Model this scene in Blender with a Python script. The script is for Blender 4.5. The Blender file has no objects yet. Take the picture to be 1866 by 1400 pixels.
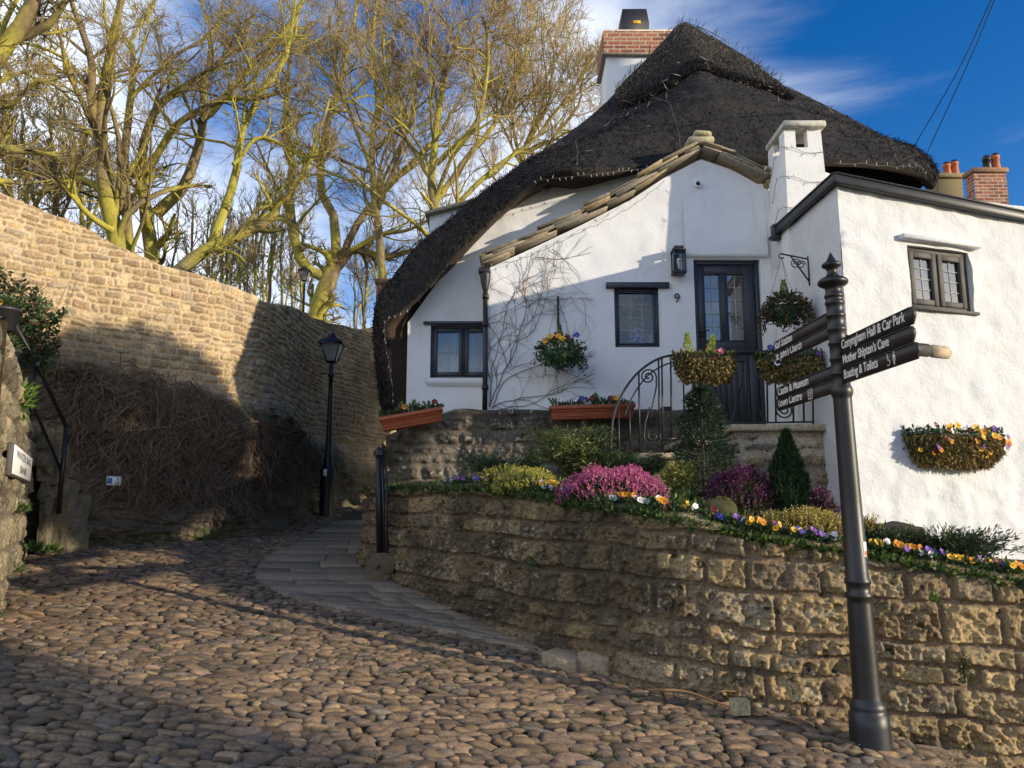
import bpy, math, random
import numpy as np
from mathutils import Vector

# ------------------------------------------------------------------ camera, sky, sun
C = bpy.context.scene.collection
R = math.radians
FPX, PITCH, EYE = 1451.3, R(9.0), 1.6
cam_d = bpy.data.cameras.new("camera"); cam = bpy.data.objects.new("camera", cam_d); C.objects.link(cam)
cam.location = (0, 0, EYE); cam.rotation_euler = (R(90) + PITCH, 0, 0)
cam_d.lens = 28; cam_d.sensor_width = 36; cam_d.clip_end = 3000; cam_d.clip_start = 0.05
bpy.context.scene.camera = cam
SUN_AZ, SUN_EL = R(64), R(12.5)          # azimuth to the right of straight behind the camera
S_DIR = Vector((math.sin(SUN_AZ) * math.cos(SUN_EL), -math.cos(SUN_AZ) * math.cos(SUN_EL), math.sin(SUN_EL)))
sun_d = bpy.data.lights.new("sun", 'SUN'); sun = bpy.data.objects.new("sun", sun_d); C.objects.link(sun)
sun_d.energy = 3.7; sun_d.angle = R(0.6); sun_d.color = (1.0, 0.86, 0.66)
sun.rotation_euler = S_DIR.to_track_quat('Z', 'Y').to_euler(); sun.location = (30, -20, 20)
sc = bpy.context.scene
sc.view_settings.view_transform = 'Standard'; sc.view_settings.look = 'None'
sc.view_settings.exposure = 0.56; sc.view_settings.gamma = 1
w = bpy.data.worlds.new("World"); sc.world = w; w.use_nodes = True
nt = w.node_tree; N = nt.nodes; Lk = nt.links; N.clear()
sky = N.new('ShaderNodeTexSky'); sky.sky_type = 'NISHITA'; sky.sun_disc = False
sky.sun_elevation = SUN_EL; sky.sun_rotation = math.pi - SUN_AZ
sky.air_density = 1.0; sky.dust_density = 0.6; sky.ozone_density = 3.0
hs = N.new('ShaderNodeHueSaturation'); hs.inputs['Saturation'].default_value = 1.36; hs.inputs['Value'].default_value = 0.9; hs.inputs['Hue'].default_value = 0.515
Lk.new(sky.outputs[0], hs.inputs['Color'])
tc = N.new('ShaderNodeTexCoord')
sep = N.new('ShaderNodeSeparateXYZ'); Lk.new(tc.outputs['Generated'], sep.inputs[0])
def wm(op, a, b=None, c=None):
    n = N.new('ShaderNodeMath'); n.operation = op
    for i, v in enumerate((a, b, c)):
        if v is None: continue
        if isinstance(v, (int, float)): n.inputs[i].default_value = v
        else: Lk.new(v, n.inputs[i])
    return n.outputs[0]
zc = wm('ADD', wm('MAXIMUM', sep.outputs['Z'], 0.0), 0.22)
comb = N.new('ShaderNodeCombineXYZ')
Lk.new(wm('DIVIDE', sep.outputs['X'], zc), comb.inputs[0]); Lk.new(wm('DIVIDE', sep.outputs['Y'], zc), comb.inputs[1])
nz = N.new('ShaderNodeTexNoise'); nz.inputs['Scale'].default_value = 1.5; nz.inputs['Detail'].default_value = 9
nz.inputs['Roughness'].default_value = 0.58; nz.inputs['Distortion'].default_value = 0.35
mp = N.new('ShaderNodeMapping'); mp.inputs['Location'].default_value = (3.1, 0.4, 0); Lk.new(comb.outputs[0], mp.inputs[0]); Lk.new(mp.outputs[0], nz.inputs['Vector'])
# more cloud towards the west (left) and low down, clear blue to the right
cover = wm('MULTIPLY_ADD', sep.outputs['X'], -0.42, wm('MULTIPLY_ADD', sep.outputs['Z'], -0.30, 0.60))
def bumpf(cx, sx, cz, sz_, amp):
    e = wm('ADD', wm('POWER', wm('DIVIDE', wm('ABSOLUTE', wm('SUBTRACT', sep.outputs['X'], cx)), sx), 2.0), wm('POWER', wm('DIVIDE', wm('ABSOLUTE', wm('SUBTRACT', sep.outputs['Z'], cz)), sz_), 2.0))
    return wm('MULTIPLY', wm('POWER', 2.718, wm('MULTIPLY', e, -1.0)), amp)
cover = wm('ADD', cover, bumpf(.16, .22, .52, .13, .23))
cl = N.new('ShaderNodeMapRange'); cl.interpolation_type = 'SMOOTHSTEP'
Lk.new(wm('ADD', nz.outputs[0], wm('SUBTRACT', cover, 0.5)), cl.inputs[0])
cl.inputs[1].default_value = 0.37; cl.inputs[2].default_value = 0.80
mx = N.new('ShaderNodeMixRGB'); Lk.new(cl.outputs[0], mx.inputs[0]); Lk.new(hs.outputs[0], mx.inputs[1]); mx.inputs[2].default_value = (5.6, 5.95, 6.5, 1)
bg = N.new('ShaderNodeBackground'); bg.inputs['Strength'].default_value = 0.15
Lk.new(mx.outputs[0], bg.inputs['Color'])
out = N.new('ShaderNodeOutputWorld'); Lk.new(bg.outputs[0], out.inputs[0])

# ------------------------------------------------------------------ helpers: view maths used while surveying the place
CT, ST = math.cos(PITCH), math.sin(PITCH)
def ray(px, py):
    q = (700 - py) / FPX
    return np.array([(px - 933) / FPX, CT - q * ST, ST + q * CT])
def P(px, py, Y):
    r = ray(px, py); t = Y / r[1]
    return np.array([r[0] * t, Y, EYE + r[2] * t])
def PL(px, py, p0, n):
    r = ray(px, py); n = np.asarray(n, float); p0 = np.asarray(p0, float); o = np.array([0, 0, EYE])
    return o + r * (np.dot(p0 - o, n) / np.dot(r, n))
GA, GB, GC = -0.224, 0.1053, -0.0662
def zg(x, y):
    return GA + GB * np.clip(y, -12, 21) + GC * np.clip(x, -9, 8) - .22 * np.clip(np.asarray(x, float) - 2.2, 0, 3)
def G(px, py):
    return PL(px, py, (0, 0, GA), (-GC, -GB, 1))

# ------------------------------------------------------------------ helpers: noise
def _h(i, j, k, s):
    n = (i.astype(np.int64) * 374761393 + j.astype(np.int64) * 668265263 + k.astype(np.int64) * 2147483647 + s * 144665) & 0xffffffff
    n = ((n ^ (n >> 13)) * 1274126177) & 0xffffffff
    n = ((n ^ (n >> 16)) * 2246822519) & 0xffffffff
    return ((n ^ (n >> 15)) & 0xffffff) / float(0xffffff)
def vn(p, s=0):
    p = np.asarray(p, float); i = np.floor(p); f = p - i; f = f * f * (3 - 2 * f); i = i.astype(np.int64)
    x, y, z = i[..., 0], i[..., 1], i[..., 2]; r = 0
    for a in (0, 1):
        for b in (0, 1):
            for c in (0, 1):
                wgt = (f[..., 0] if a else 1 - f[..., 0]) * (f[..., 1] if b else 1 - f[..., 1]) * (f[..., 2] if c else 1 - f[..., 2])
                r = r + wgt * _h(x + a, y + b, z + c, s)
    return r
def fbm(p, o=4, s=0):
    p = np.asarray(p, float); r = 0; a = 0.5; t = 0
    for k in range(o):
        r = r + a * vn(p * (2.03 ** k), s + k * 17); t += a; a *= 0.5
    return r / t
def sst(a, b, x):
    t = np.clip((x - a) / (b - a), 0, 1); return t * t * (3 - 2 * t)
def nrm(v):
    v = np.asarray(v, float); return v / np.maximum(np.linalg.norm(v, axis=-1, keepdims=True), 1e-9)

# ------------------------------------------------------------------ helpers: meshes and the object tree
ORG = {}
class MB:
    def __init__(s): s.V = []; s.F = []; s.Cc = []; s.n = 0
    def add(s, V, F, col=None):
        V = np.asarray(V, float).reshape(-1, 3); s.V.append(V)
        if isinstance(F, np.ndarray): s.F.append(F + s.n)
        else:
            for f in F: s.F.append(np.asarray([f]) + s.n)
        if col is None: col = (0.5, 0.5, 0.5)
        col = np.asarray(col, float)
        s.Cc.append(np.broadcast_to(col, (len(V), 3)) if col.ndim == 1 else col)
        s.n += len(V); return s
    def obox(s, c, a, b, d, col=None):             # centre and three half-vectors
        c, a, b, d = (np.asarray(v, float) for v in (c, a, b, d))
        V = [c + i * a + j * b + k * d for i in (-1, 1) for j in (-1, 1) for k in (-1, 1)]
        F = np.array([[0, 1, 3, 2], [4, 6, 7, 5], [0, 4, 5, 1], [2, 3, 7, 6], [0, 2, 6, 4], [1, 5, 7, 3]])
        if np.dot(np.cross(a, b), d) < 0: F = F[:, ::-1]
        return s.add(V, F, col)
    def box(s, x0, x1, y0, y1, z0, z1, col=None):
        return s.obox(((x0 + x1) / 2, (y0 + y1) / 2, (z0 + z1) / 2), ((x1 - x0) / 2, 0, 0), (0, (y1 - y0) / 2, 0), (0, 0, (z1 - z0) / 2), col)
    def rbox(s, c, a, b, d, bev, col=None):        # box with chamfered edges
        c = np.asarray(c, float); H = [np.asarray(v, float) for v in (a, b, d)]; Ls = [np.linalg.norm(h) for h in H]; U = [h / l for h, l in zip(H, Ls)]
        V = []; ix = {}
        for sg in [(i, j, k) for i in (-1, 1) for j in (-1, 1) for k in (-1, 1)]:
            for ax in range(3):
                v = c.copy()
                for q in range(3): v = v + U[q] * sg[q] * (Ls[q] - (0 if q == ax else bev))
                ix[sg, ax] = len(V); V.append(v)
        F = []
        for ax in range(3):
            o = [q for q in range(3) if q != ax]
            for sgn in (-1, 1):
                f = []
                for (p, q) in ((-1, -1), (1, -1), (1, 1), (-1, 1)):
                    k = [0, 0, 0]; k[ax] = sgn; k[o[0]] = p; k[o[1]] = q; f.append(ix[tuple(k), ax])
                F.append(f)
            for p in (-1, 1):
                for q in (-1, 1):
                    k0 = [0, 0, 0]; k0[o[0]] = p; k0[o[1]] = q; k1 = list(k0); k0[ax] = -1; k1[ax] = 1; k0 = tuple(k0); k1 = tuple(k1)
                    F.append([ix[k0, o[0]], ix[k1, o[0]], ix[k1, o[1]], ix[k0, o[1]]])
        for sg in [(i, j, k) for i in (-1, 1) for j in (-1, 1) for k in (-1, 1)]: F.append([ix[sg, 0], ix[sg, 1], ix[sg, 2]])
        V = np.array(V); G2 = []
        for f in F:
            p = V[f]; n = np.cross(p[1] - p[0], p[2] - p[0])
            G2.append(f if np.dot(n, p.mean(0) - c) > 0 else f[::-1])
        return s.add(V, G2, col)
    def tube(s, pts, rad, sides=8, col=None, cap=True):
        pts = np.asarray(pts, float); K = len(pts); rad = np.broadcast_to(np.asarray(rad, float), (K,))
        V, F = tube_batch(pts[None], rad[None], sides)
        s.add(V, F, col)
        if cap:
            b = s.n - K * sides
            s.F.append(np.array([list(range(b + sides - 1, b - 1, -1))])); s.F.append(np.array([list(range(s.n - sides, s.n))]))
        return s
    def lathe(s, prof, o=(0, 0, 0), seg=20, col=None, axis=None):
        prof = np.asarray(prof, float); a = np.arange(seg) * 2 * math.pi / seg; K = len(prof)
        V = np.stack([prof[:, None, 0] * np.cos(a), prof[:, None, 0] * np.sin(a), np.repeat(prof[:, 1:2], seg, 1)], -1)
        if axis is not None:                        # lean: shift x, y with height
            V[..., 0] += V[..., 2] * axis[0]; V[..., 1] += V[..., 2] * axis[1]
        V = V.reshape(-1, 3) + np.asarray(o, float)
        k, j = np.meshgrid(np.arange(K - 1), np.arange(seg), indexing='ij'); j2 = (j + 1) % seg
        F = np.stack([k * seg + j, k * seg + j2, (k + 1) * seg + j2, (k + 1) * seg + j], -1).reshape(-1, 4)
        return s.add(V, F, col)
    def grid(s, A, col=None, keep=None, flip=False):
        A = np.asarray(A, float); n, m = A.shape[:2]
        i, j = np.meshgrid(np.arange(n - 1), np.arange(m - 1), indexing='ij')
        F = np.stack([i * m + j, (i + 1) * m + j, (i + 1) * m + j + 1, i * m + j + 1], -1)
        F = F[keep] if keep is not None else F.reshape(-1, 4)
        if flip: F = F[:, ::-1]
        if col is not None: col = np.asarray(col); col = col.reshape(-1, 3) if col.ndim == 3 else col
        return s.add(A.reshape(-1, 3), F, col)
    def prism(s, poly, d, col=None):                # planar polygon (3-D points) extruded by the vector d
        poly = np.asarray(poly, float); d = np.asarray(d, float); n = len(poly)
        nn = np.cross(poly[1] - poly[0], poly[2] - poly[1]); area = sum(np.cross(poly[i] - poly[0], poly[(i + 1) % n] - poly[0]) for i in range(n))
        if np.dot(area, d) > 0: poly = poly[::-1]
        V = np.concatenate([poly, poly + d])
        F = [list(range(n)), list(range(2 * n - 1, n - 1, -1))] + [[i, n + i, n + (i + 1) % n, (i + 1) % n] for i in range(n)]
        return s.add(V, F, col)
    def blades(s, p, d, l, wd, col, rng, flat=None):   # diamond leaves
        p = np.asarray(p, float); d = nrm(d); n = len(p)
        ref = rng.normal(size=(n, 3)) if flat is None else np.broadcast_to(np.asarray(flat, float), (n, 3)) + rng.normal(size=(n, 3)) * .3
        sd = nrm(np.cross(d, ref)); l = np.broadcast_to(l, (n,))[:, None]; wd = np.broadcast_to(wd, (n,))[:, None]
        up = np.cross(sd, d)
        V = np.stack([p, p + d * l * .5 + sd * wd * .5 + up * l * .06, p + d * l, p + d * l * .5 - sd * wd * .5 + up * l * .06], 1)
        col = np.asarray(col, float); col = np.broadcast_to(col, (n, 3)) if col.ndim == 1 else col
        return s.add(V.reshape(-1, 3), np.arange(4 * n).reshape(n, 4), np.repeat(col, 4, 0))
    def build(s, name, m, parent=None, smooth=False, org=None):
        V = np.concatenate(s.V) if s.V else np.zeros((0, 3)); col = np.concatenate(s.Cc)
        if parent is not None: o3 = ORG[parent.name]
        elif org is not None: o3 = np.asarray(org, float)
        else:
            lo, hi = V.min(0), V.max(0); o3 = np.array([(lo[0] + hi[0]) / 2, (lo[1] + hi[1]) / 2, lo[2]])
        me = bpy.data.meshes.new(name); V = V - o3
        me.vertices.add(len(V)); me.vertices.foreach_set('co', V.astype(np.float32).ravel())
        li = np.concatenate([f.ravel() for f in s.F]); tot = np.concatenate([np.full(len(f), f.shape[1]) for f in s.F])
        st = np.concatenate([[0], np.cumsum(tot)[:-1]])
        me.loops.add(len(li)); me.loops.foreach_set('vertex_index', li.astype(np.int32))
        me.polygons.add(len(tot)); me.polygons.foreach_set('loop_start', st.astype(np.int32))
        me.update(calc_edges=True); me.validate()
        at = me.color_attributes.new('Col', 'FLOAT_COLOR', 'POINT')
        at.data.foreach_set('color', np.concatenate([col, np.ones((len(col), 1))], 1).astype(np.float32).ravel())
        if smooth: me.polygons.foreach_set('use_smooth', np.ones(len(me.polygons), bool))
        me.materials.append(m)
        o = bpy.data.objects.new(name, me); C.objects.link(o); ORG[o.name] = o3
        if parent is not None: o.parent = parent
        else: o.location = o3
        return o
def tube_batch(pts, rad, sides):
    n, K = pts.shape[:2]
    t = nrm(np.gradient(pts, axis=1)); m = nrm(t.mean(1))
    ref = np.where(np.abs(m[:, 2:3]) > 0.8, np.array([[1.0, 0.13, 0]]), np.array([[0.0, 0.1, 1.0]]))[:, None, :]
    a = nrm(np.cross(t, ref)); b = np.cross(t, a)
    an = np.arange(sides) * 2 * math.pi / sides
    V = pts[:, :, None] + rad[:, :, None, None] * (a[:, :, None] * np.cos(an)[:, None] + b[:, :, None] * np.sin(an)[:, None])
    i, k, j = np.meshgrid(np.arange(n), np.arange(K - 1), np.arange(sides), indexing='ij'); j2 = (j + 1) % sides; B = i * K * sides
    F = np.stack([B + k * sides + j, B + k * sides + j2, B + (k + 1) * sides + j2, B + (k + 1) * sides + j], -1).reshape(-1, 4)
    return V.reshape(-1, 3), F
def smooth_poly(pts, n):
    pts = np.asarray(pts, float); d = np.concatenate([[0], np.cumsum(np.linalg.norm(np.diff(pts, axis=0), axis=1))])
    m = np.gradient(pts, d, axis=0); x = np.linspace(0, d[-1], n); i = np.clip(np.searchsorted(d, x) - 1, 0, len(d) - 2)
    h = (d[i + 1] - d[i])[:, None]; t = ((x - d[i])[:, None]) / h
    return (2 * t**3 - 3 * t**2 + 1) * pts[i] + (t**3 - 2 * t**2 + t) * h * m[i] + (-2 * t**3 + 3 * t**2) * pts[i + 1] + (t**3 - t**2) * h * m[i + 1]
def tag(o, label=None, cat=None, group=None, kind=None):
    if label: o['label'] = label
    if cat: o['category'] = cat
    if group: o['group'] = group
    if kind: o['kind'] = kind
    return o
def thing(name, label, cat, loc, group=None):
    o = bpy.data.objects.new(name, None); C.objects.link(o); o.location = tuple(float(v) for v in loc); o.empty_display_size = .1
    ORG[o.name] = np.asarray(loc, float); return tag(o, label, cat, group)
def copy_tree(o, parent=None, loc=None, rz=None, scale=None):
    c = o.copy(); C.objects.link(c)
    if parent is not None: c.parent = parent
    if loc is not None: c.location = tuple(float(v) for v in loc)
    if rz is not None: c.rotation_euler = (0, 0, rz)
    if scale is not None: c.scale = (scale,) * 3
    for ch in list(o.children): copy_tree(ch, c)
    return c

# ------------------------------------------------------------------ materials
MATS = {}
def mat(name, col=None, rough=.8, var=.35, vs=9.0, bump=.0, bs=40.0, metal=0.0, ior=None, dist=.01, spec=None, hue=None, stretch=None, patch=None, trans=0):
    """col None reads the mesh's own stone / leaf colours; var mottles the colour; patch = (colour, scale, lo, hi) adds lichen or dirt."""
    m = bpy.data.materials.new(name); m.use_nodes = True; t = m.node_tree; n = t.nodes; l = t.links
    p = n['Principled BSDF']; p.inputs['Roughness'].default_value = rough; p.inputs['Metallic'].default_value = metal
    if ior: p.inputs['IOR'].default_value = ior
    if spec is not None: p.inputs['Specular IOR Level'].default_value = spec
    if col is None:
        a = n.new('ShaderNodeAttribute'); a.attribute_name = 'Col'; src = a.outputs['Color']
    else:
        a = n.new('ShaderNodeRGB'); a.outputs[0].default_value = (*col, 1); src = a.outputs[0]
    tc = n.new('ShaderNodeTexCoord'); vec = tc.outputs['Object']
    if stretch:
        mpn = n.new('ShaderNodeMapping'); mpn.inputs['Scale'].default_value = stretch; l.new(vec, mpn.inputs[0]); vec = mpn.outputs[0]
    def noise(sc_, det=6, ro=.6):
        q = n.new('ShaderNodeTexNoise'); q.inputs['Scale'].default_value = sc_; q.inputs['Detail'].default_value = det; q.inputs['Roughness'].default_value = ro
        l.new(vec, q.inputs['Vector']); return q.outputs[0]
    if var:
        mr = n.new('ShaderNodeMapRange'); l.new(noise(vs), mr.inputs[0]); mr.inputs[1].default_value = .3; mr.inputs[2].default_value = .7
        mr.inputs[3].default_value = 1 - var; mr.inputs[4].default_value = 1 + var
        mu = n.new('ShaderNodeMixRGB'); mu.blend_type = 'MULTIPLY'; mu.inputs[0].default_value = 1; l.new(src, mu.inputs[1]); l.new(mr.outputs[0], mu.inputs[2]); src = mu.outputs[0]
    if patch:
        for pt_ in (patch if isinstance(patch, list) else [patch]):
            pc, psc, lo, hi = pt_[:4]; mr = n.new('ShaderNodeMapRange'); v0 = vec
            if len(pt_) > 4: mq = n.new('ShaderNodeMapping'); mq.inputs['Scale'].default_value = pt_[4]; l.new(tc.outputs['Object'], mq.inputs[0]); vec = mq.outputs[0]
            l.new(noise(psc, 8, .65), mr.inputs[0]); vec = v0; mr.inputs[1].default_value = lo; mr.inputs[2].default_value = hi
            mu = n.new('ShaderNodeMixRGB'); l.new(mr.outputs[0], mu.inputs[0]); l.new(src, mu.inputs[1]); mu.inputs[2].default_value = (*pc, 1); src = mu.outputs[0]
    l.new(src, p.inputs['Base Color'])
    if bump:
        b = n.new('ShaderNodeBump'); b.inputs['Strength'].default_value = bump; b.inputs['Distance'].default_value = dist
        l.new(noise(bs, 8, .65), b.inputs['Height']); l.new(b.outputs[0], p.inputs['Normal'])
    if trans:
        tr = n.new('ShaderNodeBsdfTranslucent'); l.new(src, tr.inputs[0]); ms = n.new('ShaderNodeMixShader'); ms.inputs[0].default_value = trans
        l.new(p.outputs[0], ms.inputs[1]); l.new(tr.outputs[0], ms.inputs[2]); l.new(ms.outputs[0], n['Material Output'].inputs[0])
    MATS[name] = m; return m
def glass_mat(name, refl, tint=(.9, .95, 1)):
    m = bpy.data.materials.new(name); m.use_nodes = True; t = m.node_tree; n = t.nodes; l = t.links; n.remove(n['Principled BSDF'])
    tr = n.new('ShaderNodeBsdfTransparent'); tr.inputs[0].default_value = (*tint, 1)
    gl = n.new('ShaderNodeBsdfGlossy'); gl.inputs['Roughness'].default_value = .02
    fr = n.new('ShaderNodeFresnel'); fr.inputs[0].default_value = refl
    ms = n.new('ShaderNodeMixShader'); l.new(fr.outputs[0], ms.inputs[0]); l.new(tr.outputs[0], ms.inputs[1]); l.new(gl.outputs[0], ms.inputs[2])
    l.new(ms.outputs[0], n['Material Output'].inputs[0]); return m
m_stone = mat('weathered_stone', None, .95, .4, 35, .7, 55, dist=.014)
m_gold = mat('golden_stone', None, .95, .5, 60, .9, 70, dist=.02, patch=[((.55, .48, .36), 45, .63, .68), ((.04, .03, .016), 10, .57, .66)])
m_cobble = mat('cobble_stone', None, .78, .38, 45, .6, 80, dist=.006, patch=((.07, .05, .03), 18, .60, .72))
m_dirt = mat('dirt', None, .95, .4, 14, .6, 60, dist=.01)
m_lime = mat('limewash', (.76, .765, .765), .85, .05, 3, .35, 26, dist=.012, patch=[((.60, .575, .51), 2.2, .58, .80), ((.50, .50, .44), 9, .70, .80), ((.56, .545, .49), 4, .60, .86, (1.6, 1.6, .16))])
m_rough = mat('roughcast_limewash', (.62, .64, .665), .85, .06, 5, .6, 24, dist=.02, patch=[((.50, .47, .41), 5, .62, .80), ((.42, .37, .30), 1.3, .66, .85), ((.46, .44, .39), 4, .62, .88, (1.6, 1.6, .15))])
m_thatch = mat('thatch', None, .9, .45, 40, .8, 90, dist=.02)
m_straw = mat('straw', None, .8, .2, 20)
m_slab = mat('stone_slate', None, .9, .35, 18, .6, 40, dist=.012, patch=[((.30, .30, .24), 9, .55, .7)])
m_black = mat('black_paint', (.013, .012, .012), .42, .35, 20, .3, 45, dist=.003, patch=[((.10, .085, .07), 30, .70, .74), ((.019, .016, .014), 7, .5, .7)])
m_iron = mat('black_iron', (.016, .016, .018), .45, .3, 30, .25, 60, dist=.003)
m_slate = mat('slate_blue_paint', (.030, .036, .052), .42, .12, 10, .1, 30, dist=.002)
m_greyw = mat('weathered_timber', (.075, .068, .062), .7, .35, 30, .3, 60, dist=.004, stretch=(1, 1, .2))
m_lead = mat('lead_strip', (.42, .40, .38), .6, .1, 10)
m_brick = mat('brick', None, .9, .3, 20, .4, 50, dist=.006)
m_terra = mat('terracotta_plastic', (.40, .105, .042), .55, .12, 8, .1, 30, dist=.003)
m_pot = mat('chimney_pot', (.50, .14, .05), .7, .25, 8)
m_bark = mat('mossy_bark', None, .9, .25, 12, .6, 30, dist=.03)
m_twig = mat('twig', None, .85, 0)
m_leaf = mat('leaf', None, .6, .15, 10, trans=.25)
m_moss = mat('moss', None, .9, .25, 14, trans=.15)
m_petal = mat('petal', None, .6, .08, 20, trans=.2)
m_white = mat('white_enamel', (.80, .80, .77), .4, .04, 6)
m_letter = mat('white_lettering', (.78, .76, .70), .5, .1, 30)
m_blackletter = mat('black_lettering', (.01, .01, .012), .4, 0)
m_wood = mat('worn_pale_wood', (.42, .34, .22), .8, .4, 25, .4, 40, dist=.004)
m_bowl = mat('green_liner', (.015, .10, .055), .5, .2, 12)
m_candle = mat('candle_wax', (.8, .78, .7), .5, 0)
m_porc = mat('blue_white_porcelain', (.6, .62, .68), .25, 0, patch=((.03, .05, .35), 30, .48, .54))
m_dark = mat('dark_interior', (.02, .02, .021), .9, 0)
m_curtain = mat('net_curtain', (.62, .65, .68), .9, .25, 3, stretch=(1, 1, .15))
m_asph = mat('lead_roofing', (.03, .031, .034), .45, .2, 6, .15, 14, dist=.004)
m_yellow = mat('yellow_sticker', (.75, .42, .02), .5, 0)
m_orange = mat('orange_sticker', (.6, .12, .05), .5, 0)
m_blue = mat('blue_print', (.05, .16, .45), .5, 0)
g_win = glass_mat('window_glass', 2.3); g_door = glass_mat('door_glass', 2.9, (.75, .8, .85)); g_lamp = glass_mat('lamp_glass', 1.45)
m_bulb = mat('clear_bulb', (.8, .78, .7), .2, 0); m_wire = mat('fairy_wire', (.10, .095, .085), .5, 0); m_fairy = mat('fairy_bulb', (.42, .40, .36), .3, 0)
m_grass = mat('weeds', None, .7, .1, 8, trans=.2)
def text_mesh(txt, size, origin, u, v, nrm_, mt, name, parent, sx=1.0, align='LEFT', ext=.0015, bold=0.0):
    cu = bpy.data.curves.new('lettering', 'FONT'); cu.body = txt; cu.size = size; cu.extrude = ext; cu.align_x = align; cu.offset = bold
    o = bpy.data.objects.new('lettering_source', cu); C.objects.link(o)
    dg = bpy.context.evaluated_depsgraph_get(); me0 = bpy.data.meshes.new_from_object(o.evaluated_get(dg))
    V = np.zeros(len(me0.vertices) * 3, np.float32); me0.vertices.foreach_get('co', V); V = V.reshape(-1, 3)
    u, v, k = (nrm(np.asarray(q, float)) for q in (u, v, nrm_)); W = np.asarray(origin, float) + V[:, :1] * sx * u + V[:, 1:2] * v + (V[:, 2:3]) * k
    b = MB(); b.add(W, [list(p.vertices) for p in me0.polygons])
    bpy.data.objects.remove(o); bpy.data.curves.remove(cu); bpy.data.meshes.remove(me0)
    return b.build(name, mt, parent)
# ------------------------------------------------------------------ masonry: height and colour of a coursed stone face at (u, v) metres
def masonry(U, V, ch, wl, seed, warp=.03, joint=.012, bevel=.03, wf=1.0):
    rng = np.random.default_rng(seed); sh = U.shape; U = U.ravel().copy(); V = V.ravel().copy()
    q = np.stack([U * wf, V * wf, np.full_like(U, seed * 3.1)], 1)
    V = V + warp * (fbm(q * 1.3, 3, seed) - .5) * 2; U = U + warp * (fbm(q * 1.7 + 40, 3, seed + 5) - .5) * 1.6
    V = V + warp * .35 * (vn(q * 9, seed + 9) - .5); U = U + warp * .35 * (vn(q * 9 + 9, seed + 11) - .5)
    lo, hi = V.min() - .1, V.max() + .1; ed = [lo]
    while ed[-1] < hi: ed.append(ed[-1] + rng.uniform(*ch))
    ed = np.array(ed); ci = np.clip(np.searchsorted(ed, V) - 1, 0, len(ed) - 2)
    dv = np.minimum(V - ed[ci], ed[ci + 1] - V); du = np.zeros_like(U); sid = np.zeros(len(U), np.int64); un = np.zeros_like(U); vnn = (V - ed[ci]) / (ed[ci + 1] - ed[ci])
    u0, u1 = U.min() - .5, U.max() + .5
    for c in range(len(ed) - 1):
        m = ci == c
        if not m.any(): continue
        bk = [u0 - rng.uniform(0, .3)]; hh = ed[c + 1] - ed[c]
        while bk[-1] < u1: bk.append(bk[-1] + max(rng.uniform(*wl), hh * .8))
        bk = np.array(bk); k = np.clip(np.searchsorted(bk, U[m]) - 1, 0, len(bk) - 2)
        du[m] = np.minimum(U[m] - bk[k], bk[k + 1] - U[m]); sid[m] = c * 1000 + k; un[m] = (U[m] - bk[k]) / (bk[k + 1] - bk[k])
    r = np.stack([_h(sid, sid * 0 + j, sid * 0, seed) for j in range(5)], 1)
    d = np.minimum(du, dv) - joint; d = d - .25 * bevel * np.exp(-(np.abs(du - dv) / bevel))
    m = sst(0, bevel, d)
    h = m * (1 + (r[:, 1] - .5) * (un - .5) * .8 + (r[:, 2] - .5) * (vnn - .5) * .8) * (.45 + .75 * r[:, 0])
    return h.reshape(sh), m.reshape(sh), r.reshape(sh + (5,)), sid.reshape(sh)
def pick(pal, r):
    pal = np.asarray(pal, float); x = np.clip(r * len(pal), 0, len(pal) - 1e-6); return pal[x.astype(int)]
def surf_normals(A):
    du = np.gradient(A, axis=0); dv = np.gradient(A, axis=1); return nrm(np.cross(du, dv))

# ------------------------------------------------------------------ ground and hill behind the high wall
gx = np.unique(np.concatenate([np.linspace(-400, -12, 14), np.linspace(-12, 10, 45), np.linspace(10, 400, 14)]))
gy = np.unique(np.concatenate([np.linspace(-400, -14, 12), np.linspace(-14, 22, 60), np.linspace(22, 600, 16)]))
GX, GY = np.meshgrid(gx, gy, indexing='ij')
b = MB(); b.grid(np.stack([GX, GY, zg(GX, GY) - .05], -1), (.09, .075, .055)); tag(b.build('ground', m_dirt), kind='structure')
# high wall plan line (road face), from the near left to far right behind the cottage
HW = smooth_poly([(-9.2, 5.2), (-7.2, 7.7), (-5.72, 9.65), (-4.72, 10.5), (-3.85, 11.45), (-3.72, 12.9), (-3.76, 14.5), (-3.25, 16.6), (-1.9, 21), (-.9, 25)], 60)[:, :2]
hd = np.concatenate([[0], np.cumsum(np.linalg.norm(np.diff(HW, axis=0), axis=1))])
def hw_at(d):
    return np.stack([np.interp(d, hd, HW[:, 0]), np.interp(d, hd, HW[:, 1])], -1)
def hw_nrm(d):
    e = .15; t = hw_at(d + e) - hw_at(d - e); t = t / np.linalg.norm(t, axis=-1, keepdims=True); return np.stack([t[..., 1], -t[..., 0]], -1)
topY = [(7.6, 5.6), (8.9, 5.45), (9.65, 5.26), (10.5, 4.88), (11.55, 4.74), (11.7, 4.68), (13, 4.98), (14.5, 5.18), (15.4, 5.25), (16.6, 5.4), (25, 5.9)]
def hw_top(y):
    return np.interp(y, [t[0] for t in topY], [t[1] for t in topY])
hp = hw_at(np.linspace(0, hd[-1], 40)); hn = hw_nrm(np.linspace(.2, hd[-1] - .2, 40))
rows = [np.concatenate([hp - hn * k, np.full((40, 1), 4.9 + dz)], 1) for k, dz in ((.3, 0), (2, .1), (6, .35), (14, .8), (40, 2), (300, 6))]
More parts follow.
